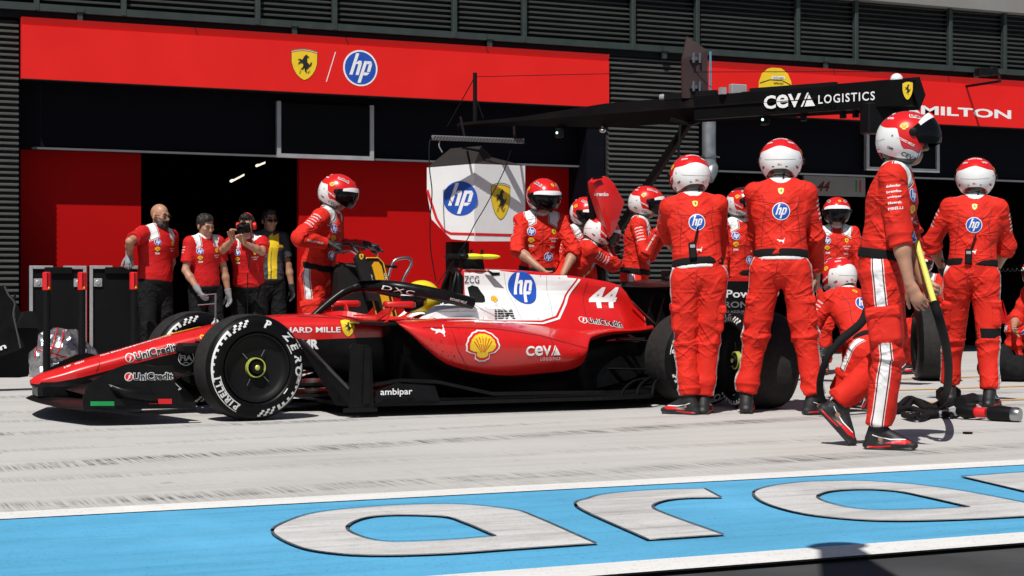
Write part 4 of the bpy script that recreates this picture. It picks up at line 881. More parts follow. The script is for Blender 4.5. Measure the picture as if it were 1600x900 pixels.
# ------------------------------------------------------------------ people: one smooth skin grown round a posed skeleton
def _hash(ix, iy, iz):
    n = (ix*374761393+iy*668265263+iz*2147483647) & 0xffffffff
    n = ((n ^ (n >> 13))*1274126177) & 0xffffffff
    return ((n ^ (n >> 16)) & 0xffff)/32767.5-1
def vnoise(P):
    P = np.asarray(P); i = np.floor(P).astype(np.int64); f = P-i; f = f*f*(3-2*f); o = 0
    for a in (0, 1):
        for b in (0, 1):
            for c in (0, 1):
                w_ = (f[:, 0] if a else 1-f[:, 0])*(f[:, 1] if b else 1-f[:, 1])*(f[:, 2] if c else 1-f[:, 2])
                o = o+w_*_hash(i[:, 0]+a, i[:, 1]+b, i[:, 2]+c)
    return o
def A3(v): return np.array([v[0], v[1], v[2]], float)
class Field:
    """tapered capsules and boxes, each with its own flattening, blended together"""
    def __init__(s): s.P = []
    def rc(s, a, b, ra, rb, flat=1., nrm=None, k=.025, cut0=None, cut1=None, tagn='', sub=False):
        s.P.append(dict(t='rc', a=A3(a), b=A3(b), ra=ra, rb=rb, flat=flat, n=None if nrm is None else A3(Vector(nrm).normalized()), k=k, c0=cut0, c1=cut1, tag=tagn, sub=sub)); return s
    def ell(s, c, r, ax, k=.02, tagn='', sub=False):
        s.P.append(dict(t='el', c=A3(c), r=np.array(r, float), ax=np.array([A3(x) for x in ax]), k=k, tag=tagn, sub=sub)); return s
    def bx(s, c, h, ax, rad=.01, k=.006, tagn=''):
        s.P.append(dict(t='bx', c=A3(c), r=np.array(h, float), ax=np.array([A3(x) for x in ax]), rad=rad, k=k, tag=tagn, sub=False)); return s
    @staticmethod
    def dist(p, Q):
        if p['t'] == 'rc':
            a, b, ra, rb = p['a'], p['b'], p['ra'], p['rb']; Qa = Q-a; ba = b-a
            if p['flat'] != 1. and p['n'] is not None:
                n = p['n']; g = 1/p['flat']-1; Qa = Qa+np.outer(Qa@n, n)*g; ba = ba+n*(ba@n)*g
            l2 = ba@ba+1e-9; h = np.clip(Qa@ba/l2, 0, 1)
            d = np.linalg.norm(Qa-np.outer(h, ba), axis=1)-(ra+(rb-ra)*h)
            if p['flat'] != 1.: d = d*min(1, p['flat'])**.5
            if p['c1'] is not None:
                u = (b-a)/np.linalg.norm(b-a); d = np.maximum(d, (Q-b)@u-p['c1'])
            if p['c0'] is not None:
                u = (b-a)/np.linalg.norm(b-a); d = np.maximum(d, -((Q-a)@u)-p['c0'])
            return d
        L_ = (Q-p['c'])@p['ax'].T
        if p['t'] == 'el':
            r = p['r']; k0 = np.linalg.norm(L_/r, axis=1); k1 = np.linalg.norm(L_/(r*r), axis=1)+1e-9; return k0*(k0-1)/k1
        q = np.abs(L_)-p['r']+p['rad']; return np.linalg.norm(np.maximum(q, 0), axis=1)+np.minimum(q.max(1), 0)-p['rad']
    def bounds(s, p):
        if p['t'] == 'rc':
            r = max(p['ra'], p['rb'])*max(1, p['flat']); return np.minimum(p['a'], p['b'])-r, np.maximum(p['a'], p['b'])+r
        r = np.linalg.norm(p['r']); return p['c']-r, p['c']+r
    def mesh(s, h, clip=None):
        B = [s.bounds(p) for p in s.P if not p['sub']]; lo = np.min([b[0] for b in B], 0)-3*h; hi = np.max([b[1] for b in B], 0)+3*h
        n = np.ceil((hi-lo)/h).astype(int)+1; D = np.full(n, .08, np.float32)
        for p in s.P:
            b0, b1 = s.bounds(p); m = p['k']+2.5*h
            i0 = np.maximum(0, np.floor((b0-m-lo)/h).astype(int)); i1 = np.minimum(n, np.ceil((b1+m-lo)/h).astype(int)+1)
            if (i1 <= i0).any(): continue
            g = np.stack(np.meshgrid(*[lo[j]+h*np.arange(i0[j], i1[j]) for j in range(3)], indexing='ij'), -1)
            d = s.dist(p, g.reshape(-1, 3)).reshape(g.shape[:3]); S = D[i0[0]:i1[0], i0[1]:i1[1], i0[2]:i1[2]]; k = p['k']
            if p['sub']: D[i0[0]:i1[0], i0[1]:i1[1], i0[2]:i1[2]] = np.maximum(S, -d)
            else:
                e = np.maximum(k-np.abs(S-d), 0)/k if k > 0 else 0
                D[i0[0]:i1[0], i0[1]:i1[1], i0[2]:i1[2]] = np.minimum(S, d)-e*e*k*.25
        if clip is not None:
            g = np.stack(np.meshgrid(*[lo[j]+h*np.arange(n[j]) for j in range(3)], indexing='ij'), -1).reshape(-1, 3)
            D = np.maximum(D, clip(g).reshape(n))
        return nets(D, lo, h)
    def nearest(s, V):
        best = np.full(len(V), 9.); idx = np.zeros(len(V), int)
        for i, p in enumerate(s.P):
            if p['sub']: continue
            d = s.dist(p, V); m = d < best; best[m] = d[m]; idx[m] = i
        return idx
def nets(D, lo, h):
    ins = D < 0; n = np.array(D.shape)
    c = np.zeros(n-1, np.int8)
    for a in (0, 1):
        for b in (0, 1):
            for e in (0, 1): c += ins[a:n[0]-1+a, b:n[1]-1+b, e:n[2]-1+e]
    cells = np.argwhere((c > 0) & (c < 8)); ids = np.full(n-1, -1, np.int64); ids[tuple(cells.T)] = np.arange(len(cells))
    acc = np.zeros((len(cells), 3)); cnt = np.zeros(len(cells))
    for ax in range(3):
        o1, o2 = [x for x in range(3) if x != ax]
        for a in (0, 1):
            for b in (0, 1):
                q0 = cells.copy(); q0[:, o1] += a; q0[:, o2] += b; q1 = q0.copy(); q1[:, ax] += 1
                d0 = D[tuple(q0.T)].astype(float); d1 = D[tuple(q1.T)].astype(float); m = (d0 < 0) != (d1 < 0)
                t = np.where(m, d0/np.where(d0 == d1, 1, d0-d1), 0); p = q0.astype(float); p[:, ax] += t; acc[m] += p[m]; cnt[m] += 1
    V = lo+h*acc/cnt[:, None]; Fc = []
    for ax in range(3):
        o1, o2 = [x for x in range(3) if x != ax]
        s0 = [slice(None)]*3; s1 = [slice(None)]*3; s0[ax] = slice(0, -1); s1[ax] = slice(1, None)
        e = np.argwhere(ins[tuple(s0)] != ins[tuple(s1)]); e = e[(e[:, o1] > 0) & (e[:, o2] > 0) & (e[:, o1] < n[o1]-1) & (e[:, o2] < n[o2]-1)]
        def cid(a, b): q = e.copy(); q[:, o1] -= a; q[:, o2] -= b; return ids[tuple(q.T)]
        F4 = np.stack([cid(1, 1), cid(0, 1), cid(0, 0), cid(1, 0)], 1)
        flip = ins[tuple(e.T)] if ax != 1 else ~ins[tuple(e.T)]
        F4[~flip] = F4[~flip][:, ::-1]; Fc.append(F4)
    return V, np.concatenate(Fc)
def normals(V, Fc):
    N = np.zeros_like(V); n = np.cross(V[Fc[:, 2]]-V[Fc[:, 0]], V[Fc[:, 3]]-V[Fc[:, 1]])
    for i in range(4): np.add.at(N, Fc[:, i], n)
    return N/(np.linalg.norm(N, axis=1)[:, None]+1e-12)
def ik(a, c, l1, l2, pole):
    a, c, pole = Vector(a), Vector(c), Vector(pole); d = c-a; L_ = d.length
    if L_ > (l1+l2)*.998: c = a+d*((l1+l2)*.998/L_); d = c-a; L_ = d.length
    x = (l1*l1-l2*l2+L_*L_)/(2*L_); hh = math.sqrt(max(l1*l1-x*x, 0)); u = d/L_; q = pole-u*pole.dot(u)
    q = q.normalized() if q.length > 1e-5 else Vector((0, 0, 1)); return a+u*x+q*hh, c

# cloth: red overalls with white yoke and side stripe read from the attributes laid down with the mesh
def cloth_mat(name, col, rough=.75, sheen=.0, crease=.72):
    m = bpy.data.materials.new(name); MATS[name] = m; m.use_nodes = True; t = m.node_tree; L = t.links.new; b = t.nodes['Principled BSDF']
    b.inputs['Roughness'].default_value = rough; b.inputs['Specular IOR Level'].default_value = .22; b.inputs['Sheen Weight'].default_value = sheen
    at_ = nn(t, 'ShaderNodeAttribute', attribute_name='trim'); tc = nn(t, 'ShaderNodeTexCoord')
    no = nn(t, 'ShaderNodeTexNoise'); no.inputs['Scale'].default_value = 5; no.inputs['Detail'].default_value = 5; L(tc.outputs['Object'], no.inputs['Vector'])
    mr = nn(t, 'ShaderNodeMapRange'); mr.inputs[1].default_value = .3; mr.inputs[2].default_value = .7; mr.inputs[3].default_value = .92; mr.inputs[4].default_value = 1.06; L(no.outputs['Fac'], mr.inputs[0])
    def lt(v, op='GREATER_THAN'):
        q = nn(t, 'ShaderNodeMath', operation=op); L(at_.outputs['Fac'], q.inputs[0]); q.inputs[1].default_value = v; return q.outputs[0]
    def mix(f, a, c):
        q = nn(t, 'ShaderNodeMix', data_type='RGBA'); L(f, q.inputs[0])
        if isinstance(a, tuple): q.inputs[6].default_value = (*a, 1)
        else: L(a, q.inputs[6])
        q.inputs[7].default_value = (*c, 1); return q.outputs[2]
    c = mix(lt(-.011), col, (.70, .69, .68)); c = mix(lt(-.007), c, (.16, .008, .02)); c = mix(lt(0.), c, (.74, .73, .72))
    mx = nn(t, 'ShaderNodeMix', data_type='RGBA', blend_type='MULTIPLY'); mx.inputs[0].default_value = 1; L(c, mx.inputs[6]); L(mr.outputs[0], mx.inputs[7]); L(mx.outputs[2], b.inputs['Base Color'])
    # long sharp creases running two ways, soft quilting under them and the weave
    hgt = None
    for rot_, sc_, amp in (((R(28), R(34), 0), (2.3, 2.3, 6.6), 1.), ((R(-30), R(-36), R(40)), (2.7, 2.7, 8.), .9), ((0, R(8), R(20)), (1.8, 1.8, 12), .5)):
        vr = nn(t, 'ShaderNodeVectorRotate', rotation_type='EULER_XYZ'); vr.inputs['Rotation'].default_value = rot_; L(tc.outputs['Object'], vr.inputs['Vector'])
        mp = nn(t, 'ShaderNodeMapping'); mp.inputs['Scale'].default_value = sc_; L(vr.outputs[0], mp.inputs[0])
        n2 = nn(t, 'ShaderNodeTexNoise'); n2.inputs['Scale'].default_value = 1.; n2.inputs['Detail'].default_value = 2.2; n2.inputs['Roughness'].default_value = .5; n2.inputs['Distortion'].default_value = .55; L(mp.outputs[0], n2.inputs['Vector'])
        q1 = nn(t, 'ShaderNodeMath', operation='SUBTRACT'); L(n2.outputs['Fac'], q1.inputs[0]); q1.inputs[1].default_value = .5
        q2 = nn(t, 'ShaderNodeMath', operation='ABSOLUTE'); L(q1.outputs[0], q2.inputs[0])
        q3 = nn(t, 'ShaderNodeMapRange', interpolation_type='SMOOTHSTEP'); q3.inputs[1].default_value = .0; q3.inputs[2].default_value = .085; q3.inputs[3].default_value = amp; q3.inputs[4].default_value = 0; L(q2.outputs[0], q3.inputs[0])
        if hgt is None: hgt = q3.outputs[0]
        else: q4 = nn(t, 'ShaderNodeMath', operation='ADD'); L(hgt, q4.inputs[0]); L(q3.outputs[0], q4.inputs[1]); hgt = q4.outputs[0]
    n5 = nn(t, 'ShaderNodeTexNoise'); n5.inputs['Scale'].default_value = 4.; n5.inputs['Detail'].default_value = 2; L(tc.outputs['Object'], n5.inputs['Vector'])
    r5 = nn(t, 'ShaderNodeMapRange'); r5.inputs[1].default_value = .38; r5.inputs[2].default_value = .62; r5.inputs[3].default_value = .04; r5.inputs[4].default_value = 1.; L(n5.outputs['Fac'], r5.inputs[0])
    q5 = nn(t, 'ShaderNodeMath', operation='MULTIPLY'); L(hgt, q5.inputs[0]); L(r5.outputs[0], q5.inputs[1])
    bp = nn(t, 'ShaderNodeBump'); bp.inputs['Strength'].default_value = crease; bp.inputs['Distance'].default_value = .011; L(q5.outputs[0], bp.inputs['Height']); L(bp.outputs[0], b.inputs['Normal'])
    return m
SUIT = cloth_mat('red_overall_cloth', (.62, .021, .0105))
POLO = cloth_mat('red_shirt_cloth', (.50, .009, .010), crease=.25)
TROU = cloth_mat('black_trouser_cloth', (.006, .006, .007), .85)
CHAR = cloth_mat('charcoal_shirt_cloth', (.055, .06, .07))
GLOVEK = mat('black_glove', (.012, .012, .013), .6, bump=.3, bscale=90)
SHOE = mat('black_boot', (.012, .012, .013), .55, vary=.2, bump=.15, bscale=80)
HRED = mat('helmet_red', (.64, .011, .010), .22, coat=.7, vary=.02)
def helmet_mat(name, top, low):
    m = bpy.data.materials.new(name); MATS[name] = m; m.use_nodes = True; t = m.node_tree; L = t.links.new; b = t.nodes['Principled BSDF']
    b.inputs['Roughness'].default_value = .25; b.inputs['Coat Weight'].default_value = .5; b.inputs['Coat Roughness'].default_value = .05
    a = nn(t, 'ShaderNodeAttribute', attribute_name='trim'); g = nn(t, 'ShaderNodeMath', operation='GREATER_THAN'); L(a.outputs['Fac'], g.inputs[0]); g.inputs[1].default_value = 0
    g2 = nn(t, 'ShaderNodeMath', operation='GREATER_THAN'); L(a.outputs['Fac'], g2.inputs[0]); g2.inputs[1].default_value = .2
    mx = nn(t, 'ShaderNodeMix', data_type='RGBA'); L(g.outputs[0], mx.inputs[0]); mx.inputs[6].default_value = (*top, 1); mx.inputs[7].default_value = (*low, 1)
    m2 = nn(t, 'ShaderNodeMix', data_type='RGBA'); L(g2.outputs[0], m2.inputs[0]); L(mx.outputs[2], m2.inputs[6]); m2.inputs[7].default_value = (.01, .01, .01, 1); L(m2.outputs[2], b.inputs['Base Color'])
    return m
HELM = helmet_mat('red_white_helmet', (.64, .011, .010), (.76, .76, .75))
HELMY = helmet_mat('yellow_helmet', (.80, .62, .015), (.80, .60, .012))

def add_attr(o, name, val):
    a = o.data.attributes.new(name, 'FLOAT', 'POINT'); a.data.foreach_set('value', np.asarray(val, np.float32))
def hand_field(f, wr, d, pn, sd, curl=(.35, .45, .5), s=1., grow=0., spread=.10, thumb=None, k=.008):
    """palm, four unequal bent fingers and a thumb; d = along the hand, pn = out of the palm, sd = +1 when the thumb is on the side pn x d"""
    d = Vector(d).normalized(); pn = Vector(pn); pn = (pn-d*pn.dot(d)).normalized(); lat = pn.cross(d)*sd; wr = Vector(wr); g = grow
    f.rc(wr-d*.01, wr+d*.035*s, .024*s+g, .031*s+g, .72, pn, .012, tagn='hand'); f.rc(wr+d*.03*s, wr+d*.085*s, .032*s+g, .036*s+g, .48, pn, .012, tagn='hand')
    for i, (o, L_) in enumerate(((.030, .070), (.010, .079), (-.010, .074), (-.028, .058))):
        p = wr+d*(.088-.004*abs(i-1.2))*s+lat*o*s; v = (d+lat*(o*spread*26)).normalized(); a = 0
        for j, (fr, rr) in enumerate(((.45, .0092), (.31, .0084), (.24, .0074))):
            a += curl[j]+.05*i*(1 if j == 0 else 0); q = p+(v*math.cos(a)+pn*math.sin(a))*L_*fr*s; f.rc(p, q, rr*s+g, (rr-.0008)*s+g, k=.004, tagn='hand'); p = q
    th = thumb or (.75, .35); p = wr+d*.028*s+lat*.024*s; v = (d*.72+lat*.62+pn*th[0]*.45).normalized()
    for L_, rr in ((.045, .013), (.034, .011), (.026, .0095)):
        q = p+v*L_*s; f.rc(p, q, rr*s+g, (rr-.001)*s+g, k=.006, tagn='hand'); p = q; v = (v+d*.35+pn*th[1]*.5).normalized()
def head_field(f, c, ax, s=1., neck=None):
    """ax = right, forward, up"""
    r, fw, u = ax; P = lambda x, y, z: c+r*(x*s)+fw*(y*s)+u*(z*s)
    f.ell(P(0, -.012, .035), (.076*s, .098*s, .090*s), ax, .02, 'head'); f.ell(P(0, .030, -.035), (.060*s, .066*s, .078*s), ax, .03, 'head'); f.ell(P(0, .062, -.080), (.030*s, .026*s, .026*s), ax, .025, 'head')
    f.rc(P(0, .092, .018), P(0, .116, -.020), .008*s, .013*s, k=.012, tagn='head'); f.ell(P(0, .104, -.025), (.019*s, .012*s, .010*s), ax, .008, 'head')
    f.rc(P(-.040, .086, .030), P(.040, .086, .030), .010*s, .010*s, k=.018, tagn='head')
    f.rc(P(-.018, .092, -.055), P(.018, .092, -.055), .007*s, .007*s, k=.010, tagn='head'); f.rc(P(-.015, .090, -.066), P(.015, .090, -.066), .007*s, .007*s, k=.008, tagn='head')
    for q in (-1, 1):
        f.ell(P(q*.080, -.008, -.005), (.009*s, .018*s, .032*s), ax, .008, 'head'); f.ell(P(q*.040, .070, -.012), (.026*s, .022*s, .022*s), ax, .02, 'head')
    for q in (-1, 1): f.ell(P(q*.031, .104, .010), (.013*s, .012*s, .009*s), ax, .008, 'head', sub=True)
def helmet(name, c, ax, par, mat_=None, visor=0., s=1., open_=True, badge=True, lettering=True, visor_on=True):
    """open-faced shell: the lower edge runs from the nape round the cheeks and up to the brow"""
    r, fw, u = ax; na, ne = 72, 26; V, tr = [], []
    def rad(az, el):
        x, y, z = math.sin(az)*math.cos(el), math.cos(az)*math.cos(el), math.sin(el)
        X, Y, Z = x*.132, y*(.158 if y > 0 else .150), z*(.140 if z > 0 else .15)
        if z < 0: X *= 1-.22*z*z; Y *= 1+.05*abs(z)
        return X, Y+.005, Z
    sm = lambda a, b, x: min(1, max(0, (x-a)/(b-a)))**2*(3-2*min(1, max(0, (x-a)/(b-a))))
    for j in range(ne+1):
        for i in range(na):
            a = 360*i/na; aa = min(a, 360-a)                     # 0 = forward
            lowc = -58+14*sm(105, 165, aa)                          # cheek and nape line
            edge = (16+(lowc-16)*sm(50, 66, aa)) if open_ else -60
            el = 90+(edge-90)*j/ne; X, Y, Z = rad(R(a), R(el)); p = c+(r*X+fw*Y+u*Z)*s; V.append(p)
            bd = 18+10*sm(130, 180, aa)-41*(1-sm(96, 112, aa))-10*(1-sm(55, 85, aa))
            w_ = R(bd-el)*.14
            if j >= ne-2 and aa > 60: w_ = .5
            tr.append(w_)
    Fc = [(j*na+i, j*na+(i+1) % na, (j+1)*na+(i+1) % na, (j+1)*na+i) for j in range(1, ne) for i in range(na)]+[(i, na+i, na+(i+1) % na)[::-1] for i in range(na)]
    n0 = len(V); inner = [c+(p-c)*.90 for p in V[ne*na:]]; V += inner; tr += [.5]*na
    Fc += [(ne*na+i, ne*na+(i+1) % na, n0+(i+1) % na, n0+i) for i in range(na)]
    V2 = [c+(p-c)*.90 for p in V[:n0:1]]; n1 = len(V); V += V2; tr += [.5]*len(V2)
    Fc += [(n1+j*na+i, n1+(j+1)*na+i, n1+(j+1)*na+(i+1) % na, n1+j*na+(i+1) % na) for j in range(1, ne) for i in range(na)]
    o = obj(name, V, Fc, mat_ or HELM, par, True); add_attr(o, 'trim', tr)
    # brow trim and visor with a white sun strip
    P = lambda az, el, k=1.: (lambda q: c+(r*q[0]+fw*q[1]+u*q[2])*s*k)(rad(R(az), R(el)))
    if visor_on:
        rot = Matrix.Rotation(R(visor), 3, r); pv = c+u*.012*s
        T_ = lambda p: pv+rot @ (p-pv)
        def shell(e0, e1, k, a0=78):
            na_, ne_ = 30, 8; W = []
            for j in range(ne_+1):
                for i in range(na_+1):
                    az = -a0+2*a0*i/na_; taper = 1-.45*(abs(az)/a0)**3; el = e0+(e1-e0)*j/ne_; el = 2+(el-2)*taper; W.append(T_(P(az, el, k)))
            F_ = [(j*(na_+1)+i, (j+1)*(na_+1)+i, (j+1)*(na_+1)+i+1, j*(na_+1)+i+1) for j in range(ne_) for i in range(na_)]; n = len(W); W += [pv+(p-pv)*.985 for p in W]
            F_ += [tuple(x+n for x in f[::-1]) for f in F_]; return W, F_
        W, F_ = shell(18, -38, 1.035); v = obj('visor', W, F_, VISOR, o, True)
        W, F_ = shell(26, 13, 1.043, 62); obj('visor_strip', W, F_, PRINT_W, v, True)
        for q in (-1, 1):
            b = MB(); p = T_(P(q*79, 3, 1.03)); b.lathe([(-.006, .0), (-.006, .024), (.006, .022), (.010, .012), (.010, 0)], p, r*q, 16); b.build('visor_pivot', BLACK, v, auto=40)
    if lettering:
        H = bvh_of(o)
        for q in (-1, 1):
            Nn = (r*q); Uu = fw*(1 if q > 0 else -1)*1.
            def put(nm, lay, az, el, tilt=0.):
                nrm = (r*math.sin(R(az*q))*math.cos(R(el))+fw*math.cos(R(az*q))*math.cos(R(el))+u*math.sin(R(el))); uu = u.cross(nrm).normalized(); vv = nrm.cross(uu); U3 = uu*math.cos(R(tilt))+vv*math.sin(R(tilt)); V3 = nrm.cross(U3)
                decal(nm, lay, P(az*q, el, 1.0), U3, V3, H, o, off=.002, reach=.08, grid=.02)
            put('helmet_badge', G_shell(.021*s, back=False), 97, 22)
            put('helmet_lettering', T('CEVA', PRINT_K, w=.085*s, h=.024*s, bold=.02), 82, -38, -22*q)
            put('helmet_lettering', T('OMR', PRINT_K, w=.035*s, h=.014*s, bold=.03), 122, -22, -22*q)
            put('helmet_lettering', T('RICHARD MILLE', PRINT_W, w=.095*s, h=.012*s, bold=.03), 92, -8, -24*q)
            put('helmet_lettering', [(PRINT_W, txt('UniCredit', w=.092*s, h=.027*s, bold=.09)), (PRINT_K, txt('UniCredit', w=.086*s, h=.020*s, bold=.02))], 62, 48, -18*q)
            put('helmet_lettering', T('TEXTRON', PRINT_W, w=.045*s, h=.014*s, bold=.04), 140, 42, 0)
        def pb(nm, lay, az, el):
            nrm = (r*math.sin(R(az))*math.cos(R(el))+fw*math.cos(R(az))*math.cos(R(el))+u*math.sin(R(el))); uu = u.cross(nrm).normalized(); decal(nm, lay, P(az, el), uu, nrm.cross(uu), H, o, off=.002, reach=.08, grid=.02)
        for q in (-1, 1):
            pb('helmet_vent', [(PRINT_K, pol(circ(.011*s, 16, ry=.004*s)))], 150*q, 40); pb('helmet_vent', [(PRINT_GR, pol(circ(.005*s, 12)))], 118*q, 2); pb('helmet_vent', [(PRINT_K, pol(circ(.009*s, 14, ry=.003*s)))], 160*q, -24)
        pb('helmet_joint', [(GREYP, strip([(.1*s*math.cos(R(a)), .012*s*math.sin(R(a))) for a in range(200, 341, 10)], .0022*s))], 180, -4)
        b = MB(); b.tube(curve([P(162, -42, 1.0), P(165, -52, 1.02)-u*.02*s, c-u*.20*s-fw*.10*s+r*.05*s], 5), .004*s, 6); b.build('radio_lead', BLACK, o)
        pb('helmet_lettering', T('BELL', PRINT_R, w=.026*s, h=.010*s, bold=.03), 180, -20)
        pb('helmet_badge', G_shield(.026*s, .032*s, True), -14, 46); pb('helmet_lettering', T('UniCredit', PRINT_W, w=.09*s, h=.02*s, bold=.03), 180, 62)
    return o

def loc(pos, face, H, p):
    """a world point in a person's own frame"""
    a = R(face); d = Vector(p)-Vector(pos); s = H/1.78; return (d.dot(Vector((math.sin(a), -math.cos(a), 0)))/s, d.dot(Vector((math.cos(a), math.sin(a), 0)))/s, d.z/s)
def person(label, pos, face, H=1.78, lean=0., side=0., drop=0., twist=0., head=(0., 0., 0.), RH=None, LH=None, RE=(.6, -.6, -.2), LE=(-.6, -.6, -.2), RF=(.12, 0, 10), LF=(-.12, 0, -10), rz=0., lz=0.,
           RK=(0.15, 1, 0), LK=(-.15, 1, 0), outfit='overall', sleeves='long', gloves=None, helm=True, visor=0., h=.0085, hb=.008, build=1., group=None, handR=None, handL=None, hair=None, extras=(), seed=0, badges='front', face_bits=True, pocket=True,
           pelvis=None, belt=True, feet=True, rtoe=0., ltoe=0.):
    s = H/1.78; pos = Vector(pos); a = R(face); Fw = Vector((math.cos(a), math.sin(a), 0)); Rt = Vector((math.sin(a), -math.cos(a), 0)); Up = Vector((0, 0, 1))
    W = lambda q: pos+(Rt*q[0]+Fw*q[1]+Up*q[2])*s
    root = thing('person', label, 'person', pos, group)
    Pv = W(pelvis) if pelvis else W((0, -.02, .935-drop))
    # spine
    rot = Matrix.Rotation(R(-lean), 3, Rt) @ Matrix.Rotation(R(side), 3, Fw); S = rot @ Up; tw = Matrix.Rotation(R(twist), 3, S); r1 = tw @ (rot @ Rt); f1 = S.cross(r1).normalized(); r0 = rot @ Rt
    mid = Pv+S*.20*s+Fw*(.004*lean*0); ch = Pv+S*.38*s; nk = Pv+S*.555*s; shl = Pv+S*.487*s
    SR, SL = shl+r1*.163*s*build**.7, shl-r1*.163*s*build**.7
    HR, HL = Pv+Rt*.092*s-S*.02*s, Pv-Rt*.092*s-S*.02*s
    AR = W((RF[0], RF[1], .085+rz)); AL = W((LF[0], LF[1], .085+lz))
    KR, AR = ik(HR, AR, .425*s, .41*s, Rt*RK[0]+Fw*RK[1]+Up*RK[2]); KL, AL = ik(HL, AL, .425*s, .41*s, Rt*LK[0]+Fw*LK[1]+Up*LK[2])
    RH = RH or (.25, .02, .80); LH = LH or (-.25, .02, .80)
    ER, WR = ik(SR, W(RH), .298*s, .262*s, Rt*RE[0]+Fw*RE[1]+Up*RE[2]); EL, WL = ik(SL, W(LH), .298*s, .262*s, Rt*LE[0]+Fw*LE[1]+Up*LE[2])
    # head
    hy, hp, hr = head; fh = Matrix.Rotation(R(-hy), 3, Up) @ Fw; rh = Matrix.Rotation(R(-hy), 3, Up) @ Rt
    fh = Matrix.Rotation(R(-hp), 3, rh) @ fh; uh = rh.cross(fh); q_ = Matrix.Rotation(R(hr), 3, fh); rh, uh = q_ @ rh, q_ @ uh
    hc = nk+(S*.6+uh*.4)*.125*s+fh*.025*s; ax = (rh, fh, uh)
    # body, one skin
    B = Field(); g = build
    B.rc(Pv, mid, .115*s*g, .115*s*g, .72, f1, .05); B.rc(mid, ch, .115*s*g, .135*s*g, .7, f1, .05); B.rc(SR, SL, .052*s, .052*s, k=.06); B.rc(nk-S*.05*s, hc-uh*.05*s+fh*-.01, .058*s, .055*s, k=.03)
    for K, A_, Hh in ((KR, AR, HR), (KL, AL, HL)): B.rc(Hh, K, .080*s, .052*s, k=.03); B.rc(K, A_, .052*s, .034*s, k=.02); B.rc(A_, A_-Up*.03*s, .034*s, .034*s, k=.02)
    for Sh, E, Wr in ((SR, ER, WR), (SL, EL, WL)):
        B.rc(Sh, E, .050*s, .039*s, k=.03); m_ = E.lerp(Wr, .35); B.rc(E, m_, .039*s, .041*s, k=.02, tagn='arm'); B.rc(m_, Wr, .041*s, .026*s, k=.02, tagn='arm')
    head_field(B, hc, ax, s)
    hands = {}
    for nm, E, Wr, Hs, sd in (('R', ER, WR, handR, 1), ('L', EL, WL, handL, -1)):
        Hs = Hs or {}; d = Vector(Hs['d']) if 'd' in Hs else (Wr-E).normalized(); d = (Rt*d.x+Fw*d.y+Up*d.z) if 'd' in Hs else d
        pn = Hs.get('pn', (-sd*1., .2, 0)); pn = Rt*pn[0]+Fw*pn[1]+Up*pn[2]
        hands[nm] = (Wr, d, pn, sd, Hs.get('curl', (.30, .40, .35)), Hs.get('thumb')); hand_field(B, Wr, d, pn, sd, hands[nm][4], s, 0, thumb=hands[nm][5])
    V, Fc = B.mesh(hb); ob = obj('body', V, Fc, SKIN, root, True)
    # clothing
    C = Field(); gb = g
    def torso(f, ex=0., low=True, k=.05):
        if low: f.rc(Pv+S*.04*s, Pv+S*.08*s, .152*s*gb+ex, .156*s*gb+ex, .80, f1, k, tagn='torso')
        f.rc(Pv+S*.05*s, mid, .148*s*gb+ex, .142*s*gb+ex, .76, f1, k, tagn='torso'); f.rc(mid, ch, .150*s*gb+ex, .174*s*gb+ex, .74, f1, k, tagn='torso'); f.rc(ch, shl-S*.02*s, .172*s*gb+ex, .118*s*gb+ex, .70, f1, k, tagn='torso')
    up_cut = None
    def sleeves_(f, ls, r0_=.064):
        for Sh, E, Wr, t in ((SR, ER, WR, 'RA'), (SL, EL, WL, 'LA')):
            f.rc(nk-S*.03*s, Sh, .060*s, r0_*s*.98, k=.05, tagn='torso')
            if ls == 'short': e2 = Sh.lerp(E, .72); f.rc(Sh, e2, r0_*s, r0_*s*.98, k=.03, cut1=0, tagn=t+'u')
            else:
                f.rc(Sh, E, r0_*s, .060*s, k=.03, tagn=t+'u')
                fr = .93 if ls == 'long' else .22; e2 = E.lerp(Wr, fr); f.rc(E, e2, .060*s, (.047 if ls == 'long' else .060)*s, k=.02, cut1=.0, tagn=t+'l')
    def legs_(f, k=.03):
        for Hh, K, A_, t in ((HR, KR, AR, 'RL'), (HL, KL, AL, 'LL')):
            f.rc(Hh, K, .104*s*gb**.5, .078*s, k=k, tagn=t+'u'); f.rc(K, A_+Up*.045*s, .076*s, .066*s, k=.025, cut1=0., tagn=t+'l')
    if outfit == 'overall': torso(C); sleeves_(C, sleeves); legs_(C)
    else: torso(C, .004, low=True); sleeves_(C, 'short', .074)
    C.rc(nk-S*.02*s, nk+S*.035*s, .068*s, .064*s, k=.015, cut1=.0, tagn='collar')
    lat = {'RL': Rt, 'LL': -Rt}
    if outfit == 'overall' and pocket:
        for Hh, K, A_, t in ((HR, KR, AR, 'RL'), (HL, KL, AL, 'LL')):
            u_ = (K-Hh).normalized(); o_ = lat[t]; o_ = (o_-u_*o_.dot(u_)).normalized(); fr_ = u_.cross(o_)
            cc = Hh.lerp(K, .64)+o_*.056*s; C.bx(cc, (.082*s, .036*s, .085*s), (fr_, o_, u_), .03, .014, 'pocket'); C.bx(Hh.lerp(K, .46)+o_*.064*s, (.088*s, .036*s, .026*s), (fr_, o_, u_), .012, .004, 'pocket')
    if outfit != 'overall':
        hem = .055*s
        V, Fc = C.mesh(h, clip=lambda Q: -((Q-A3(Pv))@A3(S))+.02*s)
    else: V, Fc = C.mesh(h)
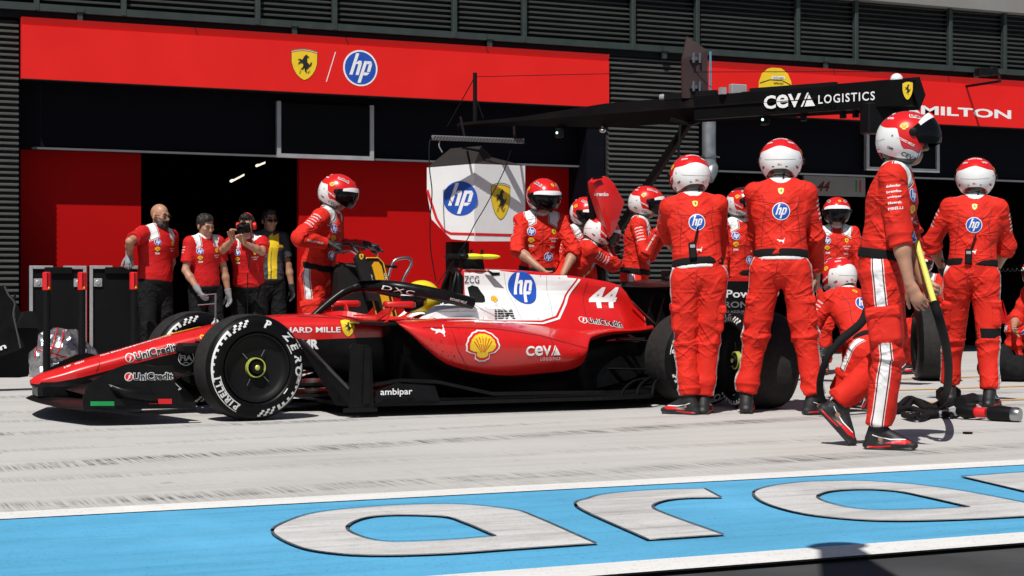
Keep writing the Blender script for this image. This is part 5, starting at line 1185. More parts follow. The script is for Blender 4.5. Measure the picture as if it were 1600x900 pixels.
    def finish(V, Fc, C, amp=1., stripes=True, yoke=True):
        N = normals(V, Fc); idx = C.nearest(V); disp = np.zeros(len(V)); trim = np.full(len(V), -1.); off = seed*17.3
        J = [A3(q) for q in (ER, EL, KR, KL)]; Jw = [1., 1., .9, .9]; waist = A3(Pv+S*.10*s); ank = [A3(AR+Up*.10*s), A3(AL+Up*.10*s)]; arm = [A3(SR), A3(SL)]; cro = A3(Pv-S*.09*s)
        wgt = np.full(len(V), .20)
        for j, w_ in zip(J, Jw): wgt += w_*.75*np.exp(-(np.linalg.norm(V-j, axis=1)/(.13*s))**2)
        for j in ank: wgt += .9*np.exp(-(np.linalg.norm(V-j, axis=1)/(.10*s))**2)
        for j in arm: wgt += .12*np.exp(-(np.linalg.norm(V-j, axis=1)/(.12*s))**2)
        wgt += .55*np.exp(-(((V-waist)@A3(S))/(.07*s))**2)+.45*np.exp(-(np.linalg.norm(V-cro, axis=1)/(.13*s))**2)
        for i, p in enumerate(C.P):
            m = idx == i
            if not m.any(): continue
            Q = V[m]
            if p['t'] == 'rc': a_, u_ = p['a'], (p['b']-p['a'])/(np.linalg.norm(p['b']-p['a'])+1e-9)
            else: a_, u_ = p['c'], p['ax'][2]
            t = p['tag']
            if t in ('torso', 'collar'): a_, u_ = A3(Pv), A3(S)
            x_ = A3(Rt)-u_*(A3(Rt)@u_); x_ /= np.linalg.norm(x_)+1e-9; y_ = np.cross(u_, x_)
            L_ = np.stack([(Q-a_)@x_, (Q-a_)@y_, (Q-a_)@u_], 1)
            limb = t[:1] in ('R', 'L') and len(t) > 1
            th = vnoise(L_*np.array([2.2, 2.2, 3.2])/s+off)*(1.25 if limb else 1.5)+(.35 if limb else .2)*np.sign(L_[:, 0].mean()+.001)
            ca, sa = np.cos(th), np.sin(th); arc = L_[:, 0]+L_[:, 1]*.6; wp = vnoise(L_*9/s+off+5)*.018
            zz = L_[:, 2]*ca+arc*sa+wp; cc_ = -L_[:, 2]*sa+arc*ca
            n1 = 1-np.abs(vnoise(np.stack([zz*(9.5 if limb else 8), cc_*2.3, L_[:, 1]*2], 1)/s+off)); n1 = n1**3
            n4 = 1-np.abs(vnoise(np.stack([zz*21+cc_*5, cc_*5, L_[:, 1]*4], 1)/s+off+31)); n4 = n4**3
            n3 = vnoise(L_*4.5/s+off+9)
            am = .0265 if limb else .0175
            if t == 'pocket': am = .005
            if t == 'collar': am = .001
            disp[m] = wgt[m]*am*(n1*1.0+n4*.36-.38)+n3*.006*(0 if t == 'collar' else 1)
            if stripes and t[:2] in ('RL', 'LL'):
                o_ = A3(lat[t[:2]]); o_ = o_-u_*(o_@u_); o_ /= np.linalg.norm(o_); w2_ = np.cross(u_, o_); out = (Q-a_)@o_; trim[m] = np.where(out > 0, .021*s-np.abs((Q-a_)@w2_-.004*s), -1)
            if yoke and t == 'torso':
                q = Q-A3(Pv); hx = q@A3(r1); hf = q@A3(f1); hs = q@A3(S)
                y1 = np.minimum(np.minimum(.040*s-np.abs(np.abs(hx)-(.100 if outfit == 'overall' else .115)*s), hs-(.462 if outfit == 'overall' else .450)*s+.55*(np.abs(hx)-.10*s)), hf+.010*s); trim[m] = np.maximum(trim[m], np.where(y1 > 0, y1, np.maximum(y1, -1)))
            if t == 'collar' and yoke: trim[m] = .01
        V2 = V+N*(disp*amp)[:, None]
        return V2, trim
    if outfit == 'overall':
        V, trim = finish(V, Fc, C); cl = obj('overalls', V, Fc, SUIT, root, True); add_attr(cl, 'trim', trim)
    else:
        V, trim = finish(V, Fc, C, .8, yoke=outfit != 'charcoal'); cl = obj('shirt', V, Fc, POLO if outfit == 'polo' else CHAR, root, True); add_attr(cl, 'trim', trim)
        D = Field(); D.rc(Pv-S*.03*s, Pv+S*.05*s, .150*s*gb, .150*s*gb, .76, f1, .05, tagn='torso'); legs_(D); V, Fc = D.mesh(h); V, trim = finish(V, Fc, D, .9, False, False); tr_ = obj('trousers', V, Fc, TROU, root, True); add_attr(tr_, 'trim', np.full(len(V), -1.))
    # belt cut from the torso's own shape
    if belt:
        D = Field(); torso(D, .010, k=.05); bc = A3(Pv+S*(.085 if outfit == 'overall' else .0)*s)
        hw = .026*s
        V, Fc = D.mesh(h, clip=lambda Q: np.abs((Q-bc)@A3(S))-hw); obj('belt', V, Fc, BLACKC, root, True)
        if belt == 'white':
            D = Field(); torso(D, .006, k=.05); b2 = bc-A3(S)*.035*s; V, Fc = D.mesh(h, clip=lambda Q: np.abs((Q-b2)@A3(S))-.013*s); obj('belt_band', V, Fc, mat('white_cloth', (.72, .71, .70), .8, bump=.2, bscale=90), root, True)
    # gloves
    if gloves:
        for nm in ('R', 'L'):
            Wr, d, pn, sd, cu, th = hands[nm]; D = Field(); hand_field(D, Wr, d, pn, sd, cu, s, .0030, thumb=th); D.rc(Wr-d*.045*s, Wr+d*.01, .038*s, .034*s, k=.012, cut0=0); V, Fc = D.mesh(min(hb, .0055)); obj('glove', V, Fc, gloves, root, True)
    # boots
    if feet:
        for A_, ft, K, tp in ((AR, RF[2], KR, rtoe), (AL, LF[2], KL, ltoe)):
            fd = Matrix.Rotation(R(-ft), 3, Up) @ Fw; rd = fd.cross(Up); fd = Matrix.Rotation(R(tp), 3, rd) @ fd; ud = rd.cross(fd); b0 = A_-ud*.062*s
            Q = lambda x, y, z: b0+rd*x*s+fd*y*s+ud*z*s
            D = Field(); D.rc(Q(0, -.050, -.001), Q(0, .075, .004), .036*s, .044*s, .62, ud, .02); D.rc(Q(0, .07, .004), Q(.0, .165, .002), .046*s, .036*s, .6, ud, .02); D.rc(Q(0, -.03, .03), Q(0, .0, .115), .043*s, .044*s, k=.02, cut1=0); D.rc(Q(0, .02, .07), Q(0, .12, .02), .036*s, .036*s, .8, ud, .03)
            D.bx(Q(0, .055, -.017), (.043*s, .125*s, .008*s), (rd, fd, ud), .006, .003)
            V, Fc = D.mesh(.0065); sh = obj('boot', V, Fc, SHOE, root, True); TBV = bvh_of(sh)
            for q in (-1, 1):
                c_ = Q(q*.06, .045, .022)
                lay = [(PRINT_R, pol([(-.015, -.008), (.09, -.012), (.125, -.002), (.10, .012), (.06, .010)])), (PRINT_W, strip([(-.075, .034), (-.04, .022), (.02, .012), (.07, .014), (.115, .012)], [.004, .005, .006, .005, .003])), (PRINT_R, strip([(-.10, -.030), (-.02, -.026), (.02, -.022)], .008))]
                if q < 0: lay = [(m, (np.asarray(v)*np.array([-1, 1]), [f[::-1] for f in fs])) for m, (v, fs) in lay]
                decal('boot_flash', [(m, mv(sh_, 0, 0, s)) for m, sh_ in lay], c_, fd*q, ud, TBV, sh, off=.0015, reach=.06)
    # helmet, hair and face
    eye = lambda q: hc+rh*q*.031*s+fh*.090*s+uh*.008*s
    if helm: hel = helmet('helmet', hc+uh*.022*s+fh*.004, ax, root, visor=visor, s=s*1.06 if helm is True else helm)
    if face_bits:
        b = MB()
        for q in (-1, 1): b.ball(eye(q)-fh*.003*s, .0115*s, 8, ax)
        b.build('eyeballs', mat('eye_white', (.22, .19, .18), .5), ob, smooth=True)
        b = MB()
        for q in (-1, 1): b.ball(eye(q)+fh*.0095*s, (.0060*s, .0045*s, .0060*s), 6, ax)
        b.build('irises', HAIR, ob, smooth=True)
        b = MB()
        for q in (-1, 1): b.tube([hc+rh*q*.014*s+fh*.1005*s+uh*.034*s, hc+rh*q*.034*s+fh*.098*s+uh*.040*s, hc+rh*q*.052*s+fh*.084*s+uh*.034*s], [.004*s, .0055*s, .003*s], 6)
        b.build('eyebrows', HAIR, ob)
    if hair:
        D = Field()
        if 'top' in hair:
            D.ell(hc+uh*.052*s-fh*.020*s, (.083*s, .098*s, .082*s), ax, .02); D.ell(hc+uh*.105*s+fh*.040*s, (.055*s, .048*s, .032*s), ax, .03)
            for q in (-1, 1): D.ell(hc+rh*q*.066*s-fh*.02*s+uh*.02*s, (.018*s, .05*s, .06*s), ax, .02)
            cc = A3(hc); V, Fc = D.mesh(.006, clip=lambda Q: np.minimum(((Q-cc)@A3(fh))-.060*s, .048*s-((Q-cc)@A3(uh))) if True else 0)
            # keep only what is above the brow in front, and down to the nape behind
            N = normals(V, Fc); V = V+N*(.006*vnoise(V*60)+.006*vnoise(V*25))[:, None]; obj('hair', V, Fc, HAIR, root, True)
        if 'beard' in hair:
            D = Field(); D.ell(hc+fh*.045*s-uh*.085*s, (.062*s, .066*s, .062*s), ax, .02); D.rc(hc-rh*.066*s+fh*.01*s-uh*.03*s, hc-rh*.045*s+fh*.06*s-uh*.08*s, .016*s, .026*s, k=.02); D.rc(hc+rh*.066*s+fh*.01*s-uh*.03*s, hc+rh*.045*s+fh*.06*s-uh*.08*s, .016*s, .026*s, k=.02); D.rc(hc-rh*.03*s+fh*.096*s-uh*.046*s, hc+rh*.03*s+fh*.096*s-uh*.046*s, .009*s, .009*s, k=.01)
            V, Fc = D.mesh(.006); N = normals(V, Fc); V = V+N*(.004*vnoise(V*70)+.004*vnoise(V*30))[:, None]; obj('beard', V, Fc, HAIR, root, True)
        if 'glasses' in hair or 'shades' in hair:
            sh_ = 'shades' in hair; b = MB()
            for q in (-1, 1):
                c_ = hc+rh*q*.033*s+fh*.112*s+uh*.006*s
                if sh_: b.ball(c_, (.028*s, .006*s, .019*s), 8, ax)
                else:
                    pts = [c_+(rh*math.cos(R(k))*.027+uh*math.sin(R(k))*.019)*s for k in range(0, 361, 30)]; b.tube(pts, .003*s, 6, cap=False)
                b.tube([c_+rh*q*.026*s, hc+rh*q*.080*s+fh*.085*s+uh*.012*s, hc+rh*q*.082*s+uh*.012*s], .003*s, 6)
            b.tube([hc-rh*.008*s+fh*.117*s+uh*.012*s, hc+rh*.008*s+fh*.117*s+uh*.012*s], .003*s, 6); b.build('sunglasses' if sh_ else 'spectacles', BLACK, root)
    # badges and lettering sewn on the cloth
    CB = bvh_of(cl); Bk = -f1; sc = s
    def put(nm, lay, x, z, front=True, **k):
        q = 1 if front else -1; c_ = Pv+r1*x*s+S*z*s+f1*q*.22*s; decal(nm, lay, c_, -r1*q, S, CB, cl, off=.003, reach=.25, grid=.02, **k)
    SEAM = mat('seam_dark_red', (.20, .006, .005), .8)
    def seams(front, L9):
        q = 1 if front else -1
        for P9 in L9: decal('stitched_seam', [(SEAM, strip([(x*s*(-q), z*s) for x, z in P9], .0045*s))], Pv+f1*q*.22*s, -r1*q, S, CB, cl, off=.0018, reach=.25, grid=.02)
    if outfit == 'overall' and badges == 'back': seams(False, [[(0, .14), (0, .29)], [(0, .40), (0, .455)], [(-.125, .13), (-.115, .25), (-.10, .36), (-.12, .46)], [(.125, .13), (.115, .25), (.10, .36), (.12, .46)], [(-.02, .02), (-.035, -.06)], [(-.145, .42), (-.05, .395), (.05, .395), (.145, .42)]])
    elif outfit == 'overall' and badges == 'front': seams(True, [[(0, .13), (0, .47)], [(-.12, .13), (-.115, .30), (-.13, .40)], [(.12, .13), (.115, .30), (.13, .40)]])
    if badges == 'back':
        put('round_badge', G_hp(.052*s), 0, .345, False); put('horse_shield', G_shield(.036*s, .046*s, True), 0, .478, False); put('cat_badge', G_cat(.026*s), 0, .155, False)
    elif badges in ('front', 'polo'):
        ff = (.412, .345) if badges == 'front' else (.405, .34)
        put('round_badge', G_hp(.032*s), .095, ff[0]); put('scallop_badge', G_shell(.026*s, False), .095, ff[1]-.005); put('horse_shield', G_shield(.036*s, .046*s, True), -.095, ff[0])
        put('chest_lettering', joins_lay(G_lines(['IBM'], .020*s)), .09, .29); put('chest_lettering', G_lines(['UniCredit', 'PEAK'], .014*s, 1.7), -.095, .355)
        if badges == 'front': put('waist_badge', G_hp(.036*s), -.055 if seed % 2 else .06, .20); put('chest_lettering', G_lines(['DXC'], .016*s), -.09, .28)
    elif badges == 'tyre':
        put('chest_badge', [(PRINT_Y, pol([(-.05, -.014), (.05, -.014), (.05, .014), (-.05, .014)])), (PRINT_R, txt('PIRELLI', w=.08, h=.016, bold=.02))], -.085, .40)
    if badges != 'tyre':
        for Sh, E, nm, q in ((SR, ER, 'R', 1), (SL, EL, 'L', -1)):
            u_ = (E-Sh).normalized()
            for o_ in (r1*q, f1*(.8 if badges != 'back' else -.6)+r1*q*.75)[:1]:
                o_ = (o_-u_*o_.dot(u_)).normalized(); uu = (-u_).cross(o_); c_ = Sh.lerp(E, .36)+o_*.15*s
                decal('sleeve_lettering', [(PRINT_W, joins(*[mv(txt(t_, w=w_*s, h=.014*s, bold=.02), 0, -i*.030*s) for i, (t_, w_) in enumerate((('defender', .075), ('brembo', .075), ('ambipar', .072), ('Maersk', .07), ('PIRELLI', .075))[:3 if sleeves == 'none' or outfit == 'polo' else 5])]))], c_+u_*-.05*s, uu, -u_, CB, cl, off=.003, reach=.16, grid=.02)
            if outfit == 'overall' and sleeves == 'long':
                Wr = WR if nm == 'R' else WL; u2 = (Wr-E).normalized(); o_ = r1*q; o_ = (o_-u2*o_.dot(u2)).normalized(); decal('sleeve_lettering', T('RICHARD MILLE', w=.15*s, h=.016*s, bold=.02), E.lerp(Wr, .45)+o_*.14*s, u2*1., u2.cross(o_)*-1, CB, cl, off=.003, reach=.16, grid=.02)
    info = dict(root=root, W=W, WR=WR, WL=WL, ER=ER, EL=EL, Pv=Pv, S=S, r1=r1, f1=f1, hc=hc, ax=ax, KR=KR, KL=KL, AR=AR, AL=AL, Rt=Rt, Fw=Fw, hands=hands, cl=cl, s=s, mid=mid)
    return info
def joins_lay(l): return l
def radio(I, x, z=.12, front=False):
    """walkie-talkie clipped to the belt, with its stub aerial"""
    s, f = I['s'], I['f1']*(1 if front else -1); c = I['Pv']+I['r1']*x*s+I['S']*z*s+f*.145*s; ax = (I['r1'], f, I['S'])
    t = thing('radio_handset', 'black belt radio with stub aerial on '+I.get('who', 'a crewman'), 'radio', c)
    b = MB(); b.box(c, (.052, .034, .115), ax, .008); b.build('casing', BLACK, t); b = MB(); b.tube([c+I['S']*.05+I['r1']*.015, c+I['S']*.17+I['r1']*.05], .006, 8); b.build('aerial', BLACK, t)
    b = MB(); b.box(c+f*.018+I['S']*.028, (.034, .004, .022), ax); b.build('display', GREYP, t)
    return t
# ------------------------------------------------------------------ the crew
def crew(who, label, pos, face, H, **k):
    I = person(label, pos, face, H, **k); I['who'] = who; return I
def spot(px, Y): X = ratio(px)*Y; return Vector((X, Y, 0))
# two men with their backs to the camera behind the car
p_ = gnd(1091, 647); p_.z = 0
P10 = crew('the crewman beside the rear wing', 'crewman seen from behind with one arm down by the black rear wing', p_, 66, 1.87, lean=10, side=-3, head=(-12, 6, 0),
    RH=(.16, .42, .95), LH=loc(p_, 66, 1.87, at(1042, 436, 11.55)), LE=(-1, -.5, 0), RF=(.04, .02, 15), LF=(-.07, -.03, -62), badges='back', seed=1, h=.007, hb=.0065, belt='white')
radio(P10, -.045, .15)
p_ = gnd(1220, 647)
P12 = crew('the broad crewman', 'broad tall crewman seen from behind with legs apart in front of the spare tyre', p_, 58, 1.98, lean=7, head=(4, 8, 0), build=1.0,
    RH=(.25, .30, .80), LH=(-.10, .42, .88), RE=(.8, -.6, 0), LE=(-.5, -.3, -.5), RF=(.21, -.03, 62), LF=(-.22, .04, 2), badges='back', seed=2, h=.007, hb=.0065, belt='white')
# the walking man nearest the camera
p_ = gnd(1384, 700); fc = -40
P15 = crew('the walking crewman', 'crewman walking past in side view with raised dark visor, nearest the camera', p_, fc, 1.88, lean=8, head=(-4, 4, 0), visor=31,
    RH=loc(p_, fc, 1.88, dep(1424, 462, 9.0)), LH=loc(p_, fc, 1.88, dep(1446, 452, 9.35)), RE=(.5, -.9, 0), LE=(-.4, -.9, 0), RF=(.085, -.03, 2), LF=(-.09, -.25, 0), lz=.11, ltoe=-48, RK=(.1, 1, 0), sleeves='rolled', badges='front', seed=3, h=.006, hb=.0052, hair={'shades': 1},
    handR=dict(d=(.05, .45, -.9), pn=(-.9, .3, .1), curl=(.25, .35, .3)), handL=dict(d=(.3, .7, -.5), pn=(.8, .2, -.3), curl=(.9, .9, .8)), feet=True)
# belt to hose man on the right
p_ = gnd(1519, 634)
P17 = crew('the crewman on the right', 'crewman seen from behind on the right with bare forearms and a black knee brace', p_, 51, 1.90, lean=4, side=2, head=(3, 2, 0),
    RH=(.16, .30, .96), LH=loc(p_, 51, 1.90, dep(1475, 425, 13.0)), RE=(1, -.6, 0), LE=(-1, -.2, 0), RF=(.12, -.10, 15), LF=(-.16, .18, -8), rz=0, sleeves='rolled', badges='back', seed=4, h=.0075, hb=.0065, gloves=None, belt=True)
radio(P17, -.03, .12)
k_ = P17['KR']; b = MB(); b.tube([k_+UZ*.07, k_-UZ*.07], [.092, .090], 20); b.build('knee_brace', BLACKC, P17['root'], auto=60)
Wr, d_, pn_, sd_, cu_, th_ = P17['hands']['L']; D = Field(); hand_field(D, Wr, d_, pn_, sd_, cu_, 1.06, .0035); D.rc(Wr-d_*.05, Wr+d_*.01, .040, .036, k=.012, cut0=0); V, Fc = D.mesh(.006); obj('glove', V, Fc, GLOVEK, P17['root'], True)
# crouching gunner, helmet from behind
p_ = gnd(1338, 634)
P14 = crew('the kneeling crewman', 'kneeling crewman seen from behind with white helmet low beside the walking man', p_, 88, 1.80, lean=38, head=(-10, 10, 0), pelvis=(.06, -.10, .42),
    RH=(.12, .48, .42), LH=(-.22, .50, .40), RF=(.13, .24, 0), LF=(-.14, -.36, 0), lz=.02, ltoe=-60, LK=(-.25, 1, -1.2), RK=(.1, .6, 1), badges='back', seed=5, h=.0075, hb=.007, gloves=GLOVEK)
# beyond the car, left to right
def far(who, label, px, Y, face, H, **k):
    k.setdefault('h', .009); k.setdefault('hb', .0085); return crew(who, label, spot(px, Y), face, H, **k)
JACKY = 13.45
p_ = spot(498, 13.75)
P5 = crew('the jack man', 'helmeted crewman in black gloves gripping a black jack handlebar', p_, -38, 1.90, lean=12, head=(-2, 14, 0), RH=loc(p_, -38, 1.90, at(512, 381, 13.5)), LH=loc(p_, -38, 1.90, at(573, 383, 13.85)), RE=(1, -.8, .1), LE=(-.3, -.5, -.4),
    badges='front', seed=6, h=.008, hb=.008, gloves=GLOVEK, handR=dict(d=(-.3, .9, -.1), pn=(0, 0, -1), curl=(.9, 1., .8)), handL=dict(d=(.3, .9, -.1), pn=(0, 0, -1), curl=(.9, 1., .8)))
p_ = spot(843, 13.4)
P6 = crew('the crewman behind the cover', 'crewman with closed dark visor and bare forearms behind the white engine cover', p_, -105, 1.88, lean=9, head=(-14, 12, 0), RH=loc(p_, -105, 1.88, at(842, 418, 13.05)), LH=loc(p_, -105, 1.88, at(880, 428, 13.05)),
    RE=(1, -.2, 0), LE=(-1, -.2, 0), sleeves='rolled', badges='front', seed=7, h=.008, hb=.0075)
P7 = far('a crewman', 'crewman mostly hidden behind another one, only shoulder and helmet edge showing above the car', 893, 14.4, -70, 1.80, lean=14, head=(0, 16, 0), badges='front', seed=8)
p_ = spot(866, 13.35)
P8 = crew('the bending crewman', 'bending crewman with lowered helmet holding the tall red jack fairing', p_, -15, 1.80, lean=38, head=(0, 20, 0), drop=.10, RH=loc(p_, -15, 1.80, at(942, 372, 13.3)), LH=loc(p_, -15, 1.80, at(948, 400, 13.55)), RE=(.7, -.2, -.8), LE=(-.6, 0, -.9), badges='front', seed=9, h=.009, hb=.008, gloves=GLOVEK)
p_ = spot(994, 13.6)
P9 = crew('a crewman', 'crewman with closed visor stretching an arm forward before the grey louvres', p_, -32, 1.85, lean=6, head=(0, 6, 0), RH=loc(p_, -32, 1.85, at(1030, 356, 13.2)), LH=loc(p_, -32, 1.85, at(1040, 366, 13.7)), RE=(.5, .2, -1), LE=(-.4, .1, -1), badges='front', seed=10, h=.009, hb=.008)
P11 = far('a crewman', 'crewman with uncovered face glimpsed between the two men seen from behind', 1152, 13.3, -88, 1.84, lean=4, head=(-38, 6, 0), visor=22, badges='front', seed=11, RH=(.28, .22, .82), LH=(-.24, .25, .85))
P13 = far('a crewman', 'crewman facing the camera with closed dark visor beside the dim race number board', 1307, 14.6, -122, 1.86, lean=2, head=(0, 4, 0), badges='front', seed=12, RH=(.28, .05, .82), LH=(-.30, .08, .80))
p_ = spot(1452, 14.3)
P16 = crew('a crewman', 'crouching crewman half hidden behind the walking man, gripping the dark tyre', p_, -150, 1.80, lean=30, drop=.30, pelvis=(0, -.1, .55), head=(0, 10, 0), RH=(.18, .42, .62), LH=(-.2, .45, .62), RF=(.16, .10, 10), LF=(-.16, .0, -10), badges='front', seed=13, h=.009, hb=.008, gloves=GLOVEK)
p_ = gnd(1636, 594)
P18 = crew('a crewman', 'crouching crewman with bare forearms cut off by the right edge', p_, -165, 1.80, lean=22, pelvis=(0, -.12, .40), head=(0, 8, 0), RH=(.10, .40, .52), LH=(-.2, .42, .45), RF=(.16, .30, 10), LF=(-.16, .05, -10), RK=(.2, .5, 1), LK=(-.2, 1, .4), sleeves='rolled', badges='front', seed=14, h=.009, hb=.0075)
# garage onlookers in shirts
p_ = spot(243, 17.35); fc = -62
P1 = crew('the bearded man', 'bald bearded man in glasses leaning a gloved hand on a case', p_, fc, 1.83, lean=0, side=-4, head=(-6, 8, 0), helm=False, hair={'beard': 1, 'glasses': 1}, outfit='polo', RH=loc(p_, fc, 1.83, at(202, 398, 17.30)), LH=(-.20, -.12, .92), RE=(1, -.2, -1.3), LE=(-1, -.5, 0),
    badges='polo', build=1.14, gloves=GLOVEG, seed=15, h=.009, hb=.007, handR=dict(d=(.4, .5, -.75), pn=(0, .1, -1), curl=(.3, .4, .3)))
p_ = spot(322, 17.25); fc = -80
P2 = crew('the young man', 'young dark haired man looking down with grey gloved hands hanging', p_, fc, 1.73, lean=3, side=3, head=(-10, 20, 6), helm=False, hair={'top': 1}, outfit='polo', RH=loc(p_, fc, 1.73, at(309, 452, 17.05)), LH=(-.26, .02, .84), badges='polo', gloves=GLOVEG, seed=16, h=.009, hb=.007, build=.95)
p_ = spot(388, 17.45); fc = -112
P3 = crew('the photographer', 'photographer in red team shirt holding a black camera to his face', p_, fc, 1.75, lean=12, head=(4, 8, 0), helm=False, hair={'top': 1}, outfit='polo', RH=loc(p_, fc, 1.75, at(364, 374, 16.98)), LH=loc(p_, fc, 1.75, at(382, 380, 16.94)), RE=(1, -.2, -.9), LE=(-1, .2, -.9), badges='polo', seed=17, h=.009, hb=.007,
    handR=dict(d=(.1, .3, .9), pn=(-.6, .7, 0), curl=(.6, .7, .6)), handL=dict(d=(.5, .3, .7), pn=(.5, .6, .2), curl=(.5, .7, .6)))
P4 = far('the man in grey', 'man in charcoal and yellow shirt with sunglasses standing in the garage shade', 421, 18.75, -85, 1.86, head=(0, 2, 0), helm=False, hair={'top': 1, 'shades': 1}, outfit='charcoal', badges='tyre', gloves=GLOVEK, seed=18, RH=(.24, .02, .80), LH=(-.27, .03, .80))
CB = bvh_of(P4['cl']); I = P4
for x0, x1 in ((.01, .075), (-.03, -.005)):
    v = pol([(x0, -.12), (x1, -.12), (x1+.01, .20), (x1+.05, .44), (x0+.02, .40), (x0, .18)])
    decal('yellow_panel', [(PRINT_Y, v)], I['Pv']+I['f1']*.25+I['S']*.13+I['r1']*.03, -I['r1'], I['S'], CB, I['cl'], off=.004, reach=.3, grid=.03)
# the driver
DRV = crew('the driver', 'driver in a yellow helmet sitting low in the red car cockpit', Vector((4.165, YC, 0)), 180, 1.74, lean=-36, pelvis=(0, 0, .25), head=(0, 4, 0), helm=False, RH=(.10, .36, .50), LH=(-.10, .36, .50), RF=(.10, .74, 0), LF=(-.10, .74, 0), rz=.26, lz=.26, RK=(.1, .2, 1), LK=(-.1, .2, 1),
    RE=(.6, 0, -1), LE=(-.6, 0, -1), badges='none', feet=False, seed=19, h=.012, hb=.010, belt=False, face_bits=False, pocket=False, gloves=None)
hy = helmet('helmet', DRV['hc']+UZ*.03, DRV['ax'], DRV['root'], mat_=HELMY, open_=False, lettering=False)
HB = bvh_of(hy)
c_ = at(668, 456, YC-.13); decal('helmet_lettering', T('UniCredit', w=.09, h=.022, m=PRINT_K, bold=.02), Vector((c_.x, YC-.4, c_.z)), UX, UZ, HB, hy, off=.002, reach=.5)
decal('helmet_stripe', [(PRINT_K, strip([(-.1, .03), (0, .045), (.08, .02)], .006)), (PRINT_W, strip([(-.05, -.05), (.03, -.035), (.10, -.05)], .012))], Vector((c_.x, YC-.4, c_.z)), UX, UZ, HB, hy, off=.002, reach=.5)
# ------------------------------------------------------------------ equipment
def tr(name, label, cat, loc_, group=None): return thing(name, label, cat, loc_, group)
# spare wheels standing on the ground
w_ = make_wheel(.40, 'spare_wheel', 'spare slick tyre standing between the legs of the broad crewman', 'wheel'); p = gnd(1187, 640); place(w_, p.x+.05, p.y+.12, .36, -97, 38); w_['group'] = 'spare slick wheels'
w5 = copy_tree(w_); w5['label'] = 'dark spare slick tyre standing behind the walking man'; p = spot(1462, 13.25); place(w5, p.x, p.y, .36, 60, 30)
# black flight cases with pale edges, and red topped poles
def flight_case(px0, px1, py, Y, label):
    A, B = at(px0, py, Y), at(px1, py, Y); w_, h_ = (B-A).x, A.z; c = (A+B)/2; t = tr('equipment_case', label, 'case', Vector((c.x, Y, 0)), 'black equipment cases')
    b = MB(); b.box((c.x, Y+.12, h_/2+.02), (w_-.03, .22, h_-.06)); b.build('case_body', mat('case_black_laminate', (.006, .006, .007), .55, spec=.12), t)
    e = .034
    for x in (A.x+e/2, B.x-e/2):
        b = MB(); b.box((x, Y, h_/2), (e, .03, h_), bev=.004); b.build('edge_trim', ALU, t)
    for q in (A.x+e+.10, B.x-e-.10):
        b = MB(); b.box((q, Y, h_-e/2), (.20, .03, e), bev=.004); b.build('edge_trim', ALU, t)
    b = MB(); b.box((c.x, Y-.01, h_-.05), (.28, .03, .07), bev=.008); b.build('carry_handle', BLACK, t)
    for x in (A.x+.085, B.x-.085):
        b = MB(); b.box((x, Y, h_-.175), (.085, .014, .085), bev=.004); b.mat(0).lathe([(-.014, 0), (-.014, .022), (-.006, .03)], (x, Y, h_-.175), UZ.cross(UX), 16); b.build('butterfly_latch', ALU, t)
    return t
flight_case(46, 135, 415, 17.5, 'black equipment case with silver edges next to the louvred pillar')
flight_case(140, 229, 415, 17.5, 'black equipment case with silver edges under the bearded man hand')
def pole(px, Y, label):
    p = spot(px, Y); top = at(px, 425, Y).z; t = tr('marker_pole', label, 'pole', p, 'red topped black poles')
    b = MB(); b.cyl(p+UZ*.02, p+UZ*(top-.17), .036); b.build('pole_shaft', BLACK, t, auto=40)
    b = MB(); b.lathe([(0, .042), (.165, .042), (.175, .03), (.17, 0)], p+UZ*(top-.175), UZ, 20); h_ = b.build('pole_head', PRINT_R, t, auto=40)
    b = MB(); b.bar(p+Vector((0, -.043, top-.15)), p+Vector((0, -.043, top-.01)), .014, .006, UX); b.build('head_slot', BLACK, h_)
    b = MB(); b.ball(p+Vector((.012, -.04, top-.155)), (.012, .005, .012), 6); b.build('head_badge', PRINT_Y, h_)
    b = MB(); b.lathe([(0, .16), (.012, .16), (.02, .05), (.02, 0)], p, UZ, 28); b.build('pole_base', BLACK, t, auto=40)
pole(73, 16.6, 'red topped black pole in front of the left black case'); pole(128, 16.55, 'red topped black pole between the silver blanket and the cases'); pole(209, 16.9, 'red topped black pole under the bearded man hand')
# heap of quilted foil blankets
FOIL = mat('quilted_foil', (.36, .36, .38), .34, metal=.85, vary=.3, vscale=14, bump=.5, bscale=40)
D = Field(); o_ = spot(98, 16.9)
for px, py, r in ((70, 560, .12), (88, 540, .17), (108, 545, .17), (128, 562, .13), (75, 578, .12), (105, 575, .14), (148, 577, .07)):
    q = at(px, py, 17.1); D.rc(q-UX*.05, q+UX*.06+Vector((0, .12, .02)), r*.85, r*.8, k=.05)
V, Fc = D.mesh(.026, clip=lambda Q: .004-Q[:, 2]); N = normals(V, Fc)
V = V+N*(.030*(1-np.abs(vnoise(V*8)))**2+.022*vnoise(V*15)+.012*vnoise(V*40))[:, None]
t = tr('foil_blanket', 'crumpled silver tyre blankets heaped at the foot of the black poles', 'blanket', o_); bl = obj('blanket', V, Fc, FOIL, t, auto=24); FB = bvh_of(bl)
for pts in (((62, 500), (58, 530), (54, 560)), ((92, 505), (84, 535), (75, 566)), ((103, 502), (97, 530), (88, 560)), ((60, 546), (90, 555), (120, 565)), ((110, 505), (135, 525), (160, 552)), ((76, 540), (95, 545))):
    P2 = []
    for x, y in crom(pts, 8):
        q = at(x, y, 16.0); dr = (q-Vector((0, 0, CAMH))).normalized(); hit = FB.ray_cast(q, dr, 3)
        if hit[0] is not None: P2.append(hit[0]-dr*.004)
    if len(P2) > 2: b = MB(); b.tube(P2, .007, 6); b.build('red_piping', PRINT_R, bl)
